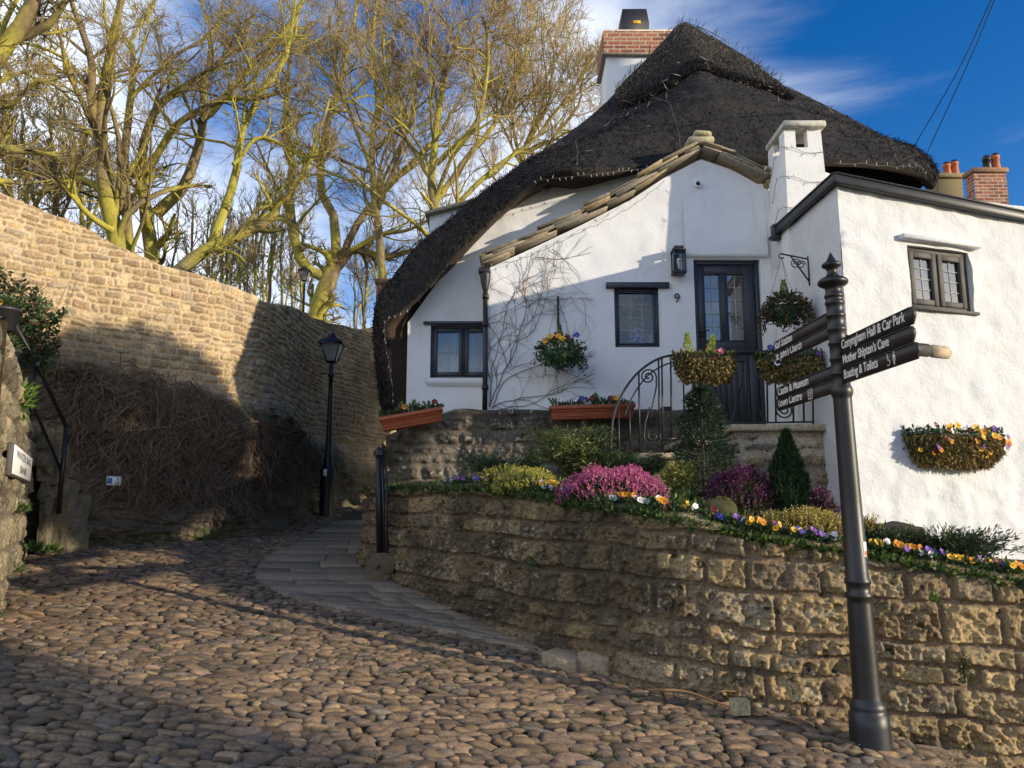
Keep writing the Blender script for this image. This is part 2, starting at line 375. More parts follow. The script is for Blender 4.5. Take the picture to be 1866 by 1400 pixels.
b = MB(); b.grid(np.stack(rows, 1), (.06, .055, .03), flip=True); tag(b.build('hillside', m_dirt), kind='structure')

# ------------------------------------------------------------------ flagstone path edges in the picture plane of the survey
PL_ = np.array([(955, 606), (975, 568), (1000, 515), (1025, 474), (1045, 460), (1065, 472), (1090, 510), (1110, 570), (1125, 630), (1150, 712), (1175, 830), (1195, 925), (1212, 1000), (1228, 1068), (1240, 1120)], float)
PR_ = np.array([(955, 668), (1000, 664), (1030, 672), (1055, 716), (1100, 812), (1150, 912), (1190, 1012), (1225, 1092), (1240, 1130)], float)
# ------------------------------------------------------------------ road: earth bed with thousands of cobbles set in it
rng = np.random.default_rng(4)
xs = np.arange(-9.5, 4.6, .075); ys = np.arange(2.2, 22, .075); XX, YY = np.meshgrid(xs, ys, indexing='ij')
def road_und(x, y):
    return .05 * (fbm(np.stack([x * .55, y * .55, x * 0], -1), 2, 3) - .5)
ZZ = zg(XX, YY) + road_und(XX, YY) - .012 + .02 * (fbm(np.stack([XX * 6, YY * 6, XX * 0], -1), 3, 8) - .5)
mossn = sst(.55, .68, fbm(np.stack([XX * 1.6, YY * 1.6, XX * 0], -1), 4, 12))[..., None]
b = MB(); b.grid(np.stack([XX, YY, ZZ], -1), np.array((.055, .040, .025)) * (1 - mossn) + np.array((.05, .055, .015)) * mossn)
def to_px(x, y, z):
    zc_ = y * CT + (z - EYE) * ST; return 933 + FPX * x / zc_, 700 - FPX * ((z - EYE) * CT - y * ST) / zc_
sx, sy, sl, sw, sa = [], [], [], [], []
y = 2.6
while y < 19:
    rowh = rng.uniform(.056, .086); x = -8.8 + rng.uniform(0, .2)
    while x < 4.4:
        L = rng.choice([rng.uniform(.06, .095), rng.uniform(.095, .16), rng.uniform(.15, .22)], p=[.3, .5, .2])
        wdt = rowh * rng.uniform(.70, 1.12)
        sx.append(x + L / 2); sy.append(y + rng.normal() * .018); sl.append(L * .56); sw.append(wdt * .60); sa.append(rng.normal() * .16); x += L * rng.uniform(.93, 1.06)
    y += rowh * .93
sx, sy, sl, sw, sa = map(np.array, (sx, sy, sl, sw, sa))
wq = np.stack([sx * .45, sy * .45, sx * 0], -1); sy = sy + .55 * (fbm(wq, 3, 21) - .5) + .05 * np.sin(sx * 1.3); sx = sx + .2 * (fbm(wq * 2, 2, 25) - .5)
px_, py_ = to_px(sx, sy, zg(sx, sy))
ple = np.array([G(a, c - (0 if c < 1060 else min(18, (c - 1060) * .2)))[:2] for c, a in zip(np.linspace(945, 1240, 90), np.interp(np.linspace(945, 1240, 90), PL_[:, 0], PL_[:, 1]))])[::-1]
onpath = (sx > np.interp(sy, ple[:, 1], ple[:, 0]) + .03) & (sy > ple[0, 1])
RW = [(655, 1030, 9.9), (700, 1055, 9.2), (800, 1100, 8.16), (900, 1150, 7.35), (1000, 1190, 6.69), (1080, 1225, 6.3), (1160, 1250, 6.0), (1250, 1272, 5.82), (1340, 1290, 5.70), (1450, 1312, 5.60), (1550, 1330, 5.54), (1700, 1356, 5.45), (1866, 1385, 5.38), (2100, 1420, 5.25)]
rw_xy = np.array([P(a, bb, yy)[:2] for a, bb, yy in RW])
beyond = sy > np.interp(sx, rw_xy[:, 0], rw_xy[:, 1], left=99) + .02
lw_x = np.interp(sy, [6.0, 9.1, 9.6, 10.5, 11.5, 13, 14.5, 16.6, 21], [-4.05, -5.4, -5.35, -4.55, -3.65, -3.55, -3.55, -3.0, -1.7])
beyond |= (sx < lw_x) & (sy > 6); ok = ~(onpath | beyond) & (np.abs(sx) < sy * .72 + .9)
sx, sy, sl, sw, sa = (q[ok] for q in (sx, sy, sl, sw, sa)); n = len(sx)
rr = np.array([0, .45, .72, .88, 1.0, 1.04]); hz = np.array([1, .95, .79, .53, .15, -.4]); ns = 13; an = np.arange(ns) * 2 * math.pi / ns
T = np.stack([np.outer(rr, np.sign(np.cos(an)) * np.abs(np.cos(an)) ** .72), np.outer(rr, np.sign(np.sin(an)) * np.abs(np.sin(an)) ** .72), np.repeat(hz[:, None], ns, 1)], -1).reshape(-1, 3)
hgt = rng.uniform(.014, .031, n)
ir = 1 + .5 * (vn(np.stack([T[None, :, 0] * 1.5 + np.arange(n)[:, None] * 7.3, T[None, :, 1] * 1.5 + np.zeros((n, 1)), np.zeros((n, len(T)))], -1), 31) - .5)
lx = T[None, :, 0] * ir * sl[:, None]; ly = T[None, :, 1] * ir * sw[:, None]; lz = T[None, :, 2] * hgt[:, None] + (rng.normal(size=(n, 1)) * .09) * lx + (rng.normal(size=(n, 1)) * .12) * ly
lz = lz + .012 * (vn(np.stack([lx * 18 + np.arange(n)[:, None], ly * 18, lz * 0], -1), 33) - .5) * (T[None, :, 2] > 0)
ca, sn = np.cos(sa)[:, None], np.sin(sa)[:, None]
wx = sx[:, None] + ca * lx - sn * ly; wy = sy[:, None] + sn * lx + ca * ly; wz = (zg(sx, sy) + road_und(sx, sy))[:, None] + GC * (wx - sx[:, None]) + GB * (wy - sy[:, None]) + lz - .004
pal = [(.30, .20, .13), (.34, .225, .14), (.24, .17, .12), (.38, .26, .16), (.21, .155, .115), (.31, .205, .12), (.38, .25, .14), (.24, .19, .15), (.34, .22, .15)]
cc = pick(pal, rng.random(n)) * rng.uniform(.42, .98, (n, 1)) * np.array((.97, .97, .90)); cc = np.repeat(cc[:, None], len(T), 1)
dirt = (T[:, 2] < .6)[None, :, None] * .5 + (T[:, 2] < .2)[None, :, None] * .3; cc = cc * (1 - dirt) + np.array((.05, .038, .022)) * dirt
M_ = len(T); k, j = np.meshgrid(np.arange(len(rr) - 1), np.arange(ns), indexing='ij'); j2 = (j + 1) % ns
TF = np.stack([k * ns + j, (k + 1) * ns + j, (k + 1) * ns + j2, k * ns + j2], -1).reshape(-1, 4)
b.add(np.stack([wx, wy, wz], -1).reshape(-1, 3), (TF[None] + np.arange(n)[:, None, None] * M_).reshape(-1, 4), cc.reshape(-1, 3))
tag(b.build('road', m_cobble, smooth=True), kind='structure')
# weeds and moss between the cobbles
k = rng.choice(n, 1500); tx = sx[k] + rng.choice([-1, 1], 1500) * sl[k] * rng.uniform(.6, 1, 1500); ty = sy[k] + rng.choice([-1, 1], 1500) * sw[k] * rng.uniform(.8, 1.05, 1500)
sel = fbm(np.stack([tx * 1.2, ty * 1.2, tx * 0], -1), 3, 12) > .5; tx, ty = tx[sel], ty[sel]; tx = np.repeat(tx, 9) + rng.normal(size=len(tx) * 9) * .018; ty = np.repeat(ty, 9) + rng.normal(size=len(ty) * 9) * .016
b = MB(); q = len(tx); b.blades(np.stack([tx, ty, zg(tx, ty) + road_und(tx, ty)], -1), np.stack([rng.normal(size=q) * .5, rng.normal(size=q) * .5, np.ones(q)], -1), rng.uniform(.015, .04, q), .008, np.array((.07, .10, .02)) * rng.uniform(.6, 1.4, (q, 1)), rng)
tag(b.build('weeds', m_grass), kind='stuff')
# fallen leaves and grit on the cobbles
q = 260; tx = rng.uniform(-5, 2.5, q); ty = rng.uniform(4.2, 9.5, q); okk = (np.abs(tx) < ty * .66) & (ty < np.interp(tx, rw_xy[:, 0], rw_xy[:, 1], left=99)); tx, ty = tx[okk], ty[okk]; q = len(tx)
b = MB(); b.blades(np.stack([tx, ty, zg(tx, ty) + road_und(tx, ty) + .03], -1), np.stack([rng.normal(size=q), rng.normal(size=q), rng.normal(size=q) * .2], -1), rng.uniform(.012, .04, q), rng.uniform(.008, .02, q), pick([(.25, .17, .08), (.35, .27, .16), (.14, .08, .04), (.4, .38, .34)], rng.random(q)), rng, flat=(0, 0, 1))
tag(b.build('leaf_litter', m_straw), kind='stuff')

# ------------------------------------------------------------------ flagstone path
rng = np.random.default_rng(9); b = MB(); py = 950.0
def slab(c4, th, col):
    c4 = np.asarray(c4, float); ctr = c4.mean(0); c4 = ctr + (c4 - ctr) * .985
    jig = rng.normal(size=(4, 1)) * np.array([[0, 0, .006]]); c4 = c4 + jig
    e = .012; inn = ctr + (c4 - ctr) * (1 - e / np.linalg.norm(c4 - ctr, axis=1).mean() * 1.4); inn[:, 2] += th; mid = c4.copy(); mid[:, 2] += th - .012; bot = c4.copy(); bot[:, 2] -= .05
    V = np.concatenate([bot, mid, inn]); F = [[8, 9, 10, 11]] + [[a, (a + 1) % 4, 4 + (a + 1) % 4, 4 + a] for a in range(4)] + [[4 + a, 4 + (a + 1) % 4, 8 + (a + 1) % 4, 8 + a] for a in range(4)]
    b.add(V, F, col)
while py < 1236:
    dp = (7.0 if py < 1000 else 11.0 if py < 1100 else 10.0) * rng.uniform(.8, 1.25); p2 = py + dp
    a0, a1 = np.interp([py, p2], PL_[:, 0], PL_[:, 1]); r0, r1 = np.interp([py, p2], PR_[:, 0], PR_[:, 1])
    tilt = (0 if py < 1060 else min(18, (py - 1060) * .2))
    A0, A1, B0, B1 = G(a0, py - tilt), G(a1, p2 - tilt), G(r0, py), G(r1, p2)
    W_ = np.linalg.norm(A0 - B0); cuts = [0]; big = py < 1075
    while cuts[-1] < 1: cuts.append(cuts[-1] + (rng.uniform(.55, 1.1) if big else rng.uniform(.28, .6)) / max(W_, .2))
    cuts = np.array(cuts) / cuts[-1] if len(cuts) > 2 and cuts[-2] > .8 else np.minimum(cuts, 1)
    for c0, c1 in zip(cuts[:-1], cuts[1:]):
        if c1 - c0 < .02: continue
        cl = np.array(pick([(.25, .205, .145), (.28, .23, .16), (.21, .175, .13), (.31, .25, .17), (.26, .20, .14)], rng.random(1))[0]) * rng.uniform(.85, 1.15)
        slab([A1 + (B1 - A1) * c0, A1 + (B1 - A1) * c1, A0 + (B0 - A0) * c1, A0 + (B0 - A0) * c0], rng.uniform(.012, .028), cl)
    py = p2
tag(b.build('path', m_stone), kind='structure')
# raised kerb slabs where the path meets the retaining wall
b = MB()
for (pa, ya, pb_, yb, hh) in ((985, 1213, 1050, 1228, .07), (1052, 1224, 1110, 1236, .11), (1112, 1232, 1158, 1243, .125)):
    A, B = G(pa, ya), G(pb_, yb); d = (B - A) / 2; nn_ = np.array([-d[1], d[0], 0]); nn_ = nn_ / np.linalg.norm(nn_)
    b.rbox((A + B) / 2 + nn_ * .16 + np.array([0, 0, hh / 2]), d * .985, nn_ * .16, (0, 0, hh / 2 + .03), .012, (.34, .265, .175))
tag(b.build('kerb', m_stone), kind='structure')

# ------------------------------------------------------------------ curved retaining wall of the garden
GOLD = [(.37, .265, .13), (.43, .31, .15), (.31, .22, .115), (.25, .185, .11), (.50, .37, .19), (.35, .27, .16)]
MORT = np.array((.27, .195, .12))
RT = np.array([(655, 890), (700, 887), (800, 888), (900, 890), (960, 900), (1050, 917), (1200, 933), (1300, 955), (1400, 975), (1500, 990), (1580, 1000), (1700, 1022), (1866, 1050), (2100, 1095)], float)
ctrl = []
for (pxx, pyy, yy) in RW:
    q = P(pxx, pyy, yy); tp = P(pxx, np.interp(pxx, RT[:, 0], RT[:, 1]), yy + .10); ctrl.append([q[0], q[1], tp[2]])
ctrl += [[5.4, 5.05, ctrl[-1][2] - .12], [8.0, 4.75, ctrl[-1][2] - .35]]; q0 = ctrl[0]; ctrl = [[q0[0] + .12, q0[1] + 1.1, q0[2] + .12], [q0[0] - .02, q0[1] + .45, q0[2] + .05]] + ctrl
RWL = smooth_poly(ctrl, 1400); rwd = np.concatenate([[0], np.cumsum(np.linalg.norm(np.diff(RWL[:, :2], axis=0), axis=1))])
def rw_pt(d):
    return np.array([np.interp(d, rwd, RWL[:, i]) for i in range(3)])
def stone_face(line_xyz, zlo, zhi_fn, nrow, ch, wl, seed, pal_, mort, depth, batter=.06, rough=.03, warp=.03, joint=.012, bevel=.03, dark=None, cap=.32, lich=.0, flatten=0.0):
    n = len(line_xyz); t = np.gradient(line_xyz[:, :2], axis=0); t = t / np.linalg.norm(t, axis=1, keepdims=True); nr = np.stack([t[:, 1], -t[:, 0]], 1)
    d = np.concatenate([[0], np.cumsum(np.linalg.norm(np.diff(line_xyz[:, :2], axis=0), axis=1))])
    v = np.linspace(0, 1, nrow); zt = zhi_fn; Z = zlo[:, None] + (zt - zlo)[:, None] * v[None]
    U = np.repeat(d[:, None], nrow, 1)
    h, m, r, sid = masonry(U, Z - .35 * flatten * (zt[:, None] - zt.mean()), ch, wl, seed, warp, joint, bevel)
    q3 = np.stack([np.repeat(line_xyz[:, :1], nrow, 1), np.repeat(line_xyz[:, 1:2], nrow, 1), Z], -1)
    pit = .6 * fbm(q3 * 15, 4, seed + 3) + .4 * fbm(q3 * 42, 3, seed + 4); pit = pit - .25 * sst(.56, .66, vn(q3 * 20, seed + 6)); big = fbm(q3 * 2.2, 3, seed + 7)
    disp = depth * h + rough * (pit - .5) * 2 * (.35 + m * (.4 + r[..., 3])) + .05 * (big - .5)
    edge = sst(0, .03, (1 - v))[None]; disp = disp * (.35 + .65 * edge)
    X = q3.copy(); X[..., 0] += nr[:, None, 0] * (disp - batter * (Z - zlo[:, None])); X[..., 1] += nr[:, None, 1] * (disp - batter * (Z - zlo[:, None]))
    topz = .03 * (vn(np.stack([d * 3, d * 0, d * 0], -1), seed) - .5); X[..., 2] += topz[:, None] * v[None]
    col = pick(pal_, r[..., 4]) * (.78 + .44 * r[..., 2:3]); col = mort * (1 - m[..., None]) + col * m[..., None]
    col = col * (.7 + .6 * fbm(q3 * 6, 4, seed + 13)[..., None])
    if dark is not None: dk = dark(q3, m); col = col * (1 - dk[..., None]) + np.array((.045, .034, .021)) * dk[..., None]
    if lich:
        lk = sst(.60, .70, fbm(q3 * 40, 3, seed + 31)) * sst(.45, .62, fbm(q3 * 1.6, 2, seed + 37)) * m * lich; col = col * (1 - lk[..., None]) + np.array((.55, .52, .44)) * lk[..., None]
    top = X[:, -1, :]; back = np.stack([top[:, 0] - nr[:, 0] * cap, top[:, 1] - nr[:, 1] * cap, top[:, 2] + .01], 1); bl = back.copy(); bl[:, 2] = zlo
    mid = (top + back) / 2; mid[:, 2] += .03 + .03 * vn(np.stack([d * 4, d * 0 + 3, d * 0], -1), seed)
    A = np.concatenate([X, mid[:, None], back[:, None], bl[:, None]], 1)
    colA = np.concatenate([col, col[:, -1:] * .9, col[:, -1:] * .9, col[:, -1:]], 1)
    return A, colA
zt = RWL[:, 2]; zlo = zg(RWL[:, 0], RWL[:, 1]) - .12
def rw_dark(q3, m):  # shade of the left bend put into the stone colour, plus random dark patches
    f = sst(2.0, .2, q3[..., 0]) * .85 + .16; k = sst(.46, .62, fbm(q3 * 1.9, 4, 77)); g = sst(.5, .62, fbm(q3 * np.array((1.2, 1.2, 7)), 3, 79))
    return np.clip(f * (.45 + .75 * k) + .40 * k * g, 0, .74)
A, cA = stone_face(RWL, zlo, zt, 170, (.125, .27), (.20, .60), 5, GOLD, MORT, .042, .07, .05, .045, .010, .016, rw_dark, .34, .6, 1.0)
b = MB(); b.grid(A, cA); retaining = b.build('retaining_wall', m_gold, smooth=True)
tag(retaining, 'curved golden stone retaining wall holding up the flower bed', 'wall')
# garden soil behind it
def rw_in(k):
    t = np.gradient(RWL[:, :2], axis=0); t = t / np.linalg.norm(t, axis=1, keepdims=True); return RWL[:, 0] - t[:, 1] * k, RWL[:, 1] + t[:, 0] * k
rows = []
for k, dz in ((.24, -.05), (.5, 0.02), (1.0, .12)):
    X_, Y_ = rw_in(k); rows.append(np.stack([X_, Y_, RWL[:, 2] + dz], -1)[::8])
last = rows[-1].copy(); wl_ = np.where(last[:, 0] > 3.3, 7.85 + (last[:, 0] - 3.38) * .3286 + .1, 9.75); last[:, 1] = np.maximum(last[:, 1] + .2, wl_); rt_ = last[:, 0] > 2.7; last[:, 2] = np.where(rt_, rows[-1][:, 2] + .06, np.maximum(rows[-1][:, 2] + .12, 1.9)); rows.append(last)
A = np.stack(rows, 1); b = MB(); b.grid(A, (.04, .03, .02), flip=False); tag(b.build('soil', m_dirt), kind='structure')
def bed_z(x, y):
    j = np.argmin((RWL[:, 0] - x) ** 2 + (RWL[:, 1] - y) ** 2); k = math.hypot(RWL[j, 0] - x, RWL[j, 1] - y)
    return RWL[j, 2] + np.interp(k, [.24, .5, 1.0, 2.0], [-.05, .02, .12, .25])

# ------------------------------------------------------------------ high rubble wall on a rock foot
hs_ = np.unique(np.concatenate([np.linspace(.4, hd[-1], 240), np.linspace(2.5, 14.0, 960)]))[:1190]; hl = hw_at(hs_); NH = len(hs_)
HB = [(.43, .31, .16), (.48, .355, .19), (.39, .28, .155), (.41, .31, .185), (.53, .41, .235), (.33, .23, .135), (.38, .30, .20), (.36, .245, .15)]
zt = hw_top(hl[:, 1]) + .05 * (vn(np.stack([hs_ * 2.2, hs_ * 0, hs_ * 0], -1), 91) - .5); zlo = zg(hl[:, 0], hl[:, 1]) - .1
nrow = 300; v = np.linspace(0, 1, nrow); Z = zlo[:, None] + (zt - zlo)[:, None] * v
U = np.repeat(hs_[:, None], nrow, 1); nr = hw_nrm(hs_); q3 = np.stack([np.repeat(hl[:, :1], nrow, 1), np.repeat(hl[:, 1:], nrow, 1), Z], -1)
h, m, r, sid = masonry(U, Z, (.05, .125), (.07, .27), 23, .062, .007, .018, 1.6)
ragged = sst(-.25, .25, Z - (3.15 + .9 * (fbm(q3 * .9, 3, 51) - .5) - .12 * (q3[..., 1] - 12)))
dm = .035 * h + .022 * (fbm(q3 * 9, 4, 52) - .5) * 2 + .05 * (fbm(q3 * .8, 3, 53) - .5)
st = q3 * np.array((1.5, 1.5, 6.5)); n1 = fbm(st, 4, 55); led = np.abs(((n1 * 7) % 1) - .5)
dr = .10 + .34 * (fbm(q3 * np.array((.8, .8, 2.2)), 3, 56) - .4) + .16 * (n1 - .5) + .10 * led + .13 * (fbm(q3 * np.array((4, 4, 7)), 4, 57) - .5) + .05 * (fbm(q3 * 16, 3, 58) - .5) + .10 * sst(2.0, .8, Z)
dsp = dr * (1 - ragged) + dm * ragged
X = q3.copy(); X[..., 0] += nr[:, None, 0] * dsp; X[..., 1] += nr[:, None, 1] * dsp
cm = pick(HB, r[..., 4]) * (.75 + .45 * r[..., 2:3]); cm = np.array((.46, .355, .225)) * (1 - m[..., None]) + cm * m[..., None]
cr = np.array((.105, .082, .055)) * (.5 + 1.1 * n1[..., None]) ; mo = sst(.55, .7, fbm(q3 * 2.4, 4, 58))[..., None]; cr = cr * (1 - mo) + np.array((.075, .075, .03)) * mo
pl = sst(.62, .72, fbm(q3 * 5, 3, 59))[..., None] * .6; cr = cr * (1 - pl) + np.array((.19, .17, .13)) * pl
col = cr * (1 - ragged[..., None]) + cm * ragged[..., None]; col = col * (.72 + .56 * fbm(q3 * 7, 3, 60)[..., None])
gr = sst(13.2, 15.5, q3[..., 1])[..., None] * .4 * sst(.4, .6, fbm(q3 * 1.5, 3, 62))[..., None]; col = col * (1 - gr) + np.array((.13, .11, .06)) * gr
top = X[:, -1]; back = top.copy(); back[:, :2] -= nr * .5; bl = back.copy(); bl[:, 2] = 4.4; mid = (top + back) / 2; mid[:, 2] += .05
A = np.concatenate([X, mid[:, None], back[:, None], bl[:, None]], 1); cA = np.concatenate([col] + [col[:, -1:]] * 3, 1)
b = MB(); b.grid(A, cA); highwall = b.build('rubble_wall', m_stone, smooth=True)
tag(highwall, 'tall old rubble wall on a dark rock foot beside the lane', 'wall')
HX, HZ0, HZ1, HNR, HROW = X, zlo.copy(), zt.copy(), nr.copy(), nrow
def hw_surf(d, z, off=0.0):                       # a point on the wall face
    i = int(np.clip(np.searchsorted(hs_, d), 0, NH - 1)); j = int(np.clip((z - HZ0[i]) / (HZ1[i] - HZ0[i]) * (HROW - 1), 0, HROW - 1))
    p = HX[i, j].copy(); p[:2] += HNR[i] * off; p[2] = z; return p
def hw_px(px, py, off=0.0):
    a = (ray(px, py)[0] / ray(px, py)[1]); xy = HX[:, 60, :2]; i = int(np.argmin(np.abs(xy[:, 0] / xy[:, 1] - a))); z = P(px, py, xy[i, 1])[2]
    return hw_surf(hs_[i], z, off), hs_[i], z
# bare brown creeper hanging over the wall's foot
rng = np.random.default_rng(61); n = 2600; reg = [(110, 650), (230, 655), (330, 690), (420, 745), (570, 790), (620, 830), (500, 870), (400, 885), (300, 880), (180, 850), (120, 780)]
def inpoly(x, y, poly):
    c = np.zeros(len(x), bool); j = len(poly) - 1
    for i in range(len(poly)):
        (xi, yi), (xj, yj) = poly[i], poly[j]
        c ^= ((yi > y) != (yj > y)) & (x < (xj - xi) * (y - yi) / (yj - yi + 1e-9) + xi); j = i
    return c
qx = rng.uniform(100, 640, 9000); qy = rng.uniform(620, 900, 9000); qn = np.stack([qx / 60, qy / 45, qx * 0], -1); kk = inpoly(qx + 60 * (fbm(qn, 3, 63) - .5), qy + 110 * (fbm(qn + 9, 3, 64) - .5), reg) & (rng.random(9000) < .25 + 1.0 * sst(.38, .56, fbm(qn * 1.3 + 4, 3, 65))); qx, qy = qx[kk][:n], qy[kk][:n]; n = len(qx)
pts = np.zeros((n, 6, 3))
xy = HX[:, 80, :2]; asp = xy[:, 0] / xy[:, 1]
for i in range(n):
    a = ray(qx[i], qy[i]); k0 = int(np.argmin(np.abs(asp - a[0] / a[1]))); z = P(qx[i], qy[i], xy[k0, 1])[2]; o = rng.uniform(.01, .075); dx = rng.normal() * .09; L = rng.uniform(.12, .62)
    d0 = hs_[k0]
    for j in range(6):
        z2 = max(z - L * j / 5 * (1 if rng.random() < .97 else -.4), 1.1); pts[i, j] = hw_surf(d0 + dx * j + rng.normal() * .025, z2, o + .04 * math.sin(j * 1.1 + i) + rng.normal() * .015 + .035 * j * (L > .5))
rad = np.linspace(1, .45, 6)[None] * rng.uniform(.003, .0075, (n, 1)); V_, F_ = tube_batch(pts, rad, 3)
cl = pick([(.17, .115, .075), (.23, .155, .10), (.11, .075, .05), (.28, .20, .14)], rng.random(n))
b = MB(); b.add(V_, F_, np.repeat(cl, 18, 0)); creeper_o = b.build('dead_creeper', m_twig)
tag(creeper_o, 'mass of bare brown creeper stems hanging over the foot of the rubble wall', 'climber')
# ------------------------------------------------------------------ thatched cottage
YG, YM = 9.8, 10.3
cot = thing('thatched_cottage', 'white limewashed cottage with black thatch, slate blue door and flat roofed wing', 'house', (1.2, 10.5, 2.4))
def panel(b, o, u, s0, s1, z0, ztop, holes=(), step=.045, amp=.012, fs=4.0, reveal=.14, seed=1, low=0.0):
    """rendered wall in the vertical plane through o along u; ztop(s) is its top edge; holes (s0, s1, z0, z1) get reveals"""
    o = np.asarray(o, float); u = nrm(np.asarray(u, float)); n = np.array([u[1], -u[0], 0.0])
    S = list(np.arange(s0, s1, step)) + [s1]; Z = list(np.arange(z0, max(ztop(s) for s in np.linspace(s0, s1, 50)), step)); Z.append(Z[-1] + step)
    for h in holes: S += [h[0], h[1]]; Z += [h[2], h[3]]
    def uniq(a, keep):
        a = sorted(a); r = [a[0]]
        for v in a[1:]:
            if v - r[-1] < step * .3:
                if any(abs(v - k) < 1e-9 for k in keep): r[-1] = v
            else: r.append(v)
        return np.array(r)
    S = uniq(S, [h[0] for h in holes] + [h[1] for h in holes]); Z = uniq(Z, [h[2] for h in holes] + [h[3] for h in holes])
    SS, ZZ = np.meshgrid(S, Z, indexing='ij'); zt_ = np.array([ztop(s) for s in S])[:, None]; ZZ = np.minimum(ZZ, zt_)
    q = o[None, None] * np.array([1, 1, 0]) + SS[..., None] * u + ZZ[..., None] * np.array([0, 0, 1.0])
    d = amp * 2 * (fbm(q * fs, 4, seed) - .5) + amp * 2.2 * (fbm(q * fs * .3, 3, seed + 3) - .5)
    if low: d = d + low * sst(2.9, 1.2, ZZ) * (fbm(q * 7, 4, seed + 5) - .35)
    q = q + d[..., None] * n
    cs = (S[:-1] + S[1:]) / 2; cz = (Z[:-1] + Z[1:]) / 2; keep = np.ones((len(S) - 1, len(Z) - 1), bool)
    for h in holes: keep &= ~((cs[:, None] > h[0]) & (cs[:, None] < h[1]) & (cz[None] > h[2]) & (cz[None] < h[3]))
    keep &= (np.minimum(zt_[:-1], zt_[1:]) - ZZ[:-1, :-1] > 1e-4) | (np.maximum(zt_[:-1], zt_[1:]) - ZZ[:-1, :-1] > 1e-4)
    b.grid(q, (.8, .8, .78), keep=keep)
    for h in holes:
        def pt(s, z, k):
            i = int(np.argmin(np.abs(S - s))); j = int(np.argmin(np.abs(Z - z))); return q[i, j] if k == 0 else o * np.array([1, 1, 0]) + s * u + np.array([0, 0, z]) - n * reveal
        ii = [i for i, s in enumerate(S) if h[0] - 1e-6 <= s <= h[1] + 1e-6]; jj = [j for j, z in enumerate(Z) if h[2] - 1e-6 <= z <= h[3] + 1e-6]
        for (i_s, j_s, fl) in ((ii, [jj[0]] * len(ii), 0), (ii, [jj[-1]] * len(ii), 1), ([ii[0]] * len(jj), jj, 1), ([ii[-1]] * len(jj), jj, 0)):
            f = np.array([q[i, j] for i, j in zip(i_s, j_s)]); bk = np.array([pt(S[i], Z[j], 1) for i, j in zip(i_s, j_s)]); b.grid(np.stack([f, bk], 1), (.8, .8, .78), flip=bool(fl))
    return u, n
def frm(o, u):
    o = np.asarray(o, float); u = nrm(np.asarray(u, float)); n = np.array([u[1], -u[0], 0.0])
    def sz(px, py):
        p = PL(px, py, o, n); return np.dot((p - o)[:2], u[:2]), p[2]
    def W(s, z, k=0.0): return np.array([o[0], o[1], 0]) + s * u + np.array([0, 0, z]) + n * k
    def bx(b, s0, s1, z0, z1, k0, k1, bev=.004, col=None):
        b.rbox(W((s0 + s1) / 2, (z0 + z1) / 2, (k0 + k1) / 2), u * abs(s1 - s0) / 2, n * abs(k1 - k0) / 2, (0, 0, abs(z1 - z0) / 2), bev, col)
    return sz, W, bx, u, n
def lin(pts):
    xs_, zs_ = zip(*pts); return lambda s: float(np.interp(s, xs_, zs_))
def window(F, s0, s1, z0, z1, ncas, cols, rws, mframe, k, fw=.05, cw=.05, gmat=None, label=None, curtain=True, sill=0.0):
    sz, W, bx, u, n = F
    b = MB(); bx(b, s0, s0 + fw, z0, z1, k - .07, k); bx(b, s1 - fw, s1, z0, z1, k - .07, k); bx(b, s0 + fw, s1 - fw, z1 - fw, z1, k - .07, k - .002); bx(b, s0 + fw, s1 - fw, z0, z0 + fw, k - .07, k + sill - .002)
    wd = (s1 - s0 - 2 * fw) / ncas
    for i in range(1, ncas): bx(b, s0 + fw + wd * i - .012, s0 + fw + wd * i + .012, z0 + fw, z1 - fw, k - .07, k - .004)
    wn = b.build('window', mframe, cot)
    if label: wn['label'] = label
    for i in range(ncas):
        a0 = s0 + fw + wd * i + (.014 if i else .002); a1 = s0 + fw + wd * (i + 1) - (.014 if i < ncas - 1 else .002); c0 = z0 + fw + .002; c1 = z1 - fw - .002
        b = MB(); kk = k + .012
        bx(b, a0, a0 + cw, c0, c1, kk - .045, kk); bx(b, a1 - cw, a1, c0, c1, kk - .045, kk); bx(b, a0 + cw, a1 - cw, c1 - cw, c1, kk - .045, kk - .002); bx(b, a0 + cw, a1 - cw, c0, c0 + cw, kk - .045, kk - .002)
        b.build('casement', mframe, wn)
        g0, g1, y0, y1 = a0 + cw - .004, a1 - cw + .004, c0 + cw - .004, c1 - cw + .004
        b = MB(); b.add([W(g0, y0, k - .02), W(g1, y0, k - .02), W(g1, y1, k - .02 - .006), W(g0, y1, k - .02 - .006)], [[0, 1, 2, 3]]); b.build('pane', gmat or g_win, wn)
        b = MB(); lw = .0035
        for c in range(1, cols): s_ = g0 + (g1 - g0) * c / cols; bx(b, s_ - lw, s_ + lw, y0, y1, k - .019, k - .014, .001)
        for r_ in range(1, rws): z_ = y0 + (y1 - y0) * r_ / rws; bx(b, g0, g1, z_ - lw, z_ + lw, k - .0185, k - .0135, .001)
        if cols > 1 or rws > 1: b.build('leading', m_lead, wn)
    if curtain:
        b = MB(); ss = np.linspace(s0 + fw, s1 - fw, 60); A = np.array([[W(s, z, k - .055 + .012 * math.sin(s * 90) + .006 * math.sin(s * 37)) for z in (z0 + fw, z1 - fw)] for s in ss]); b.grid(A); b.build('curtain', m_curtain, wn)
    return wn

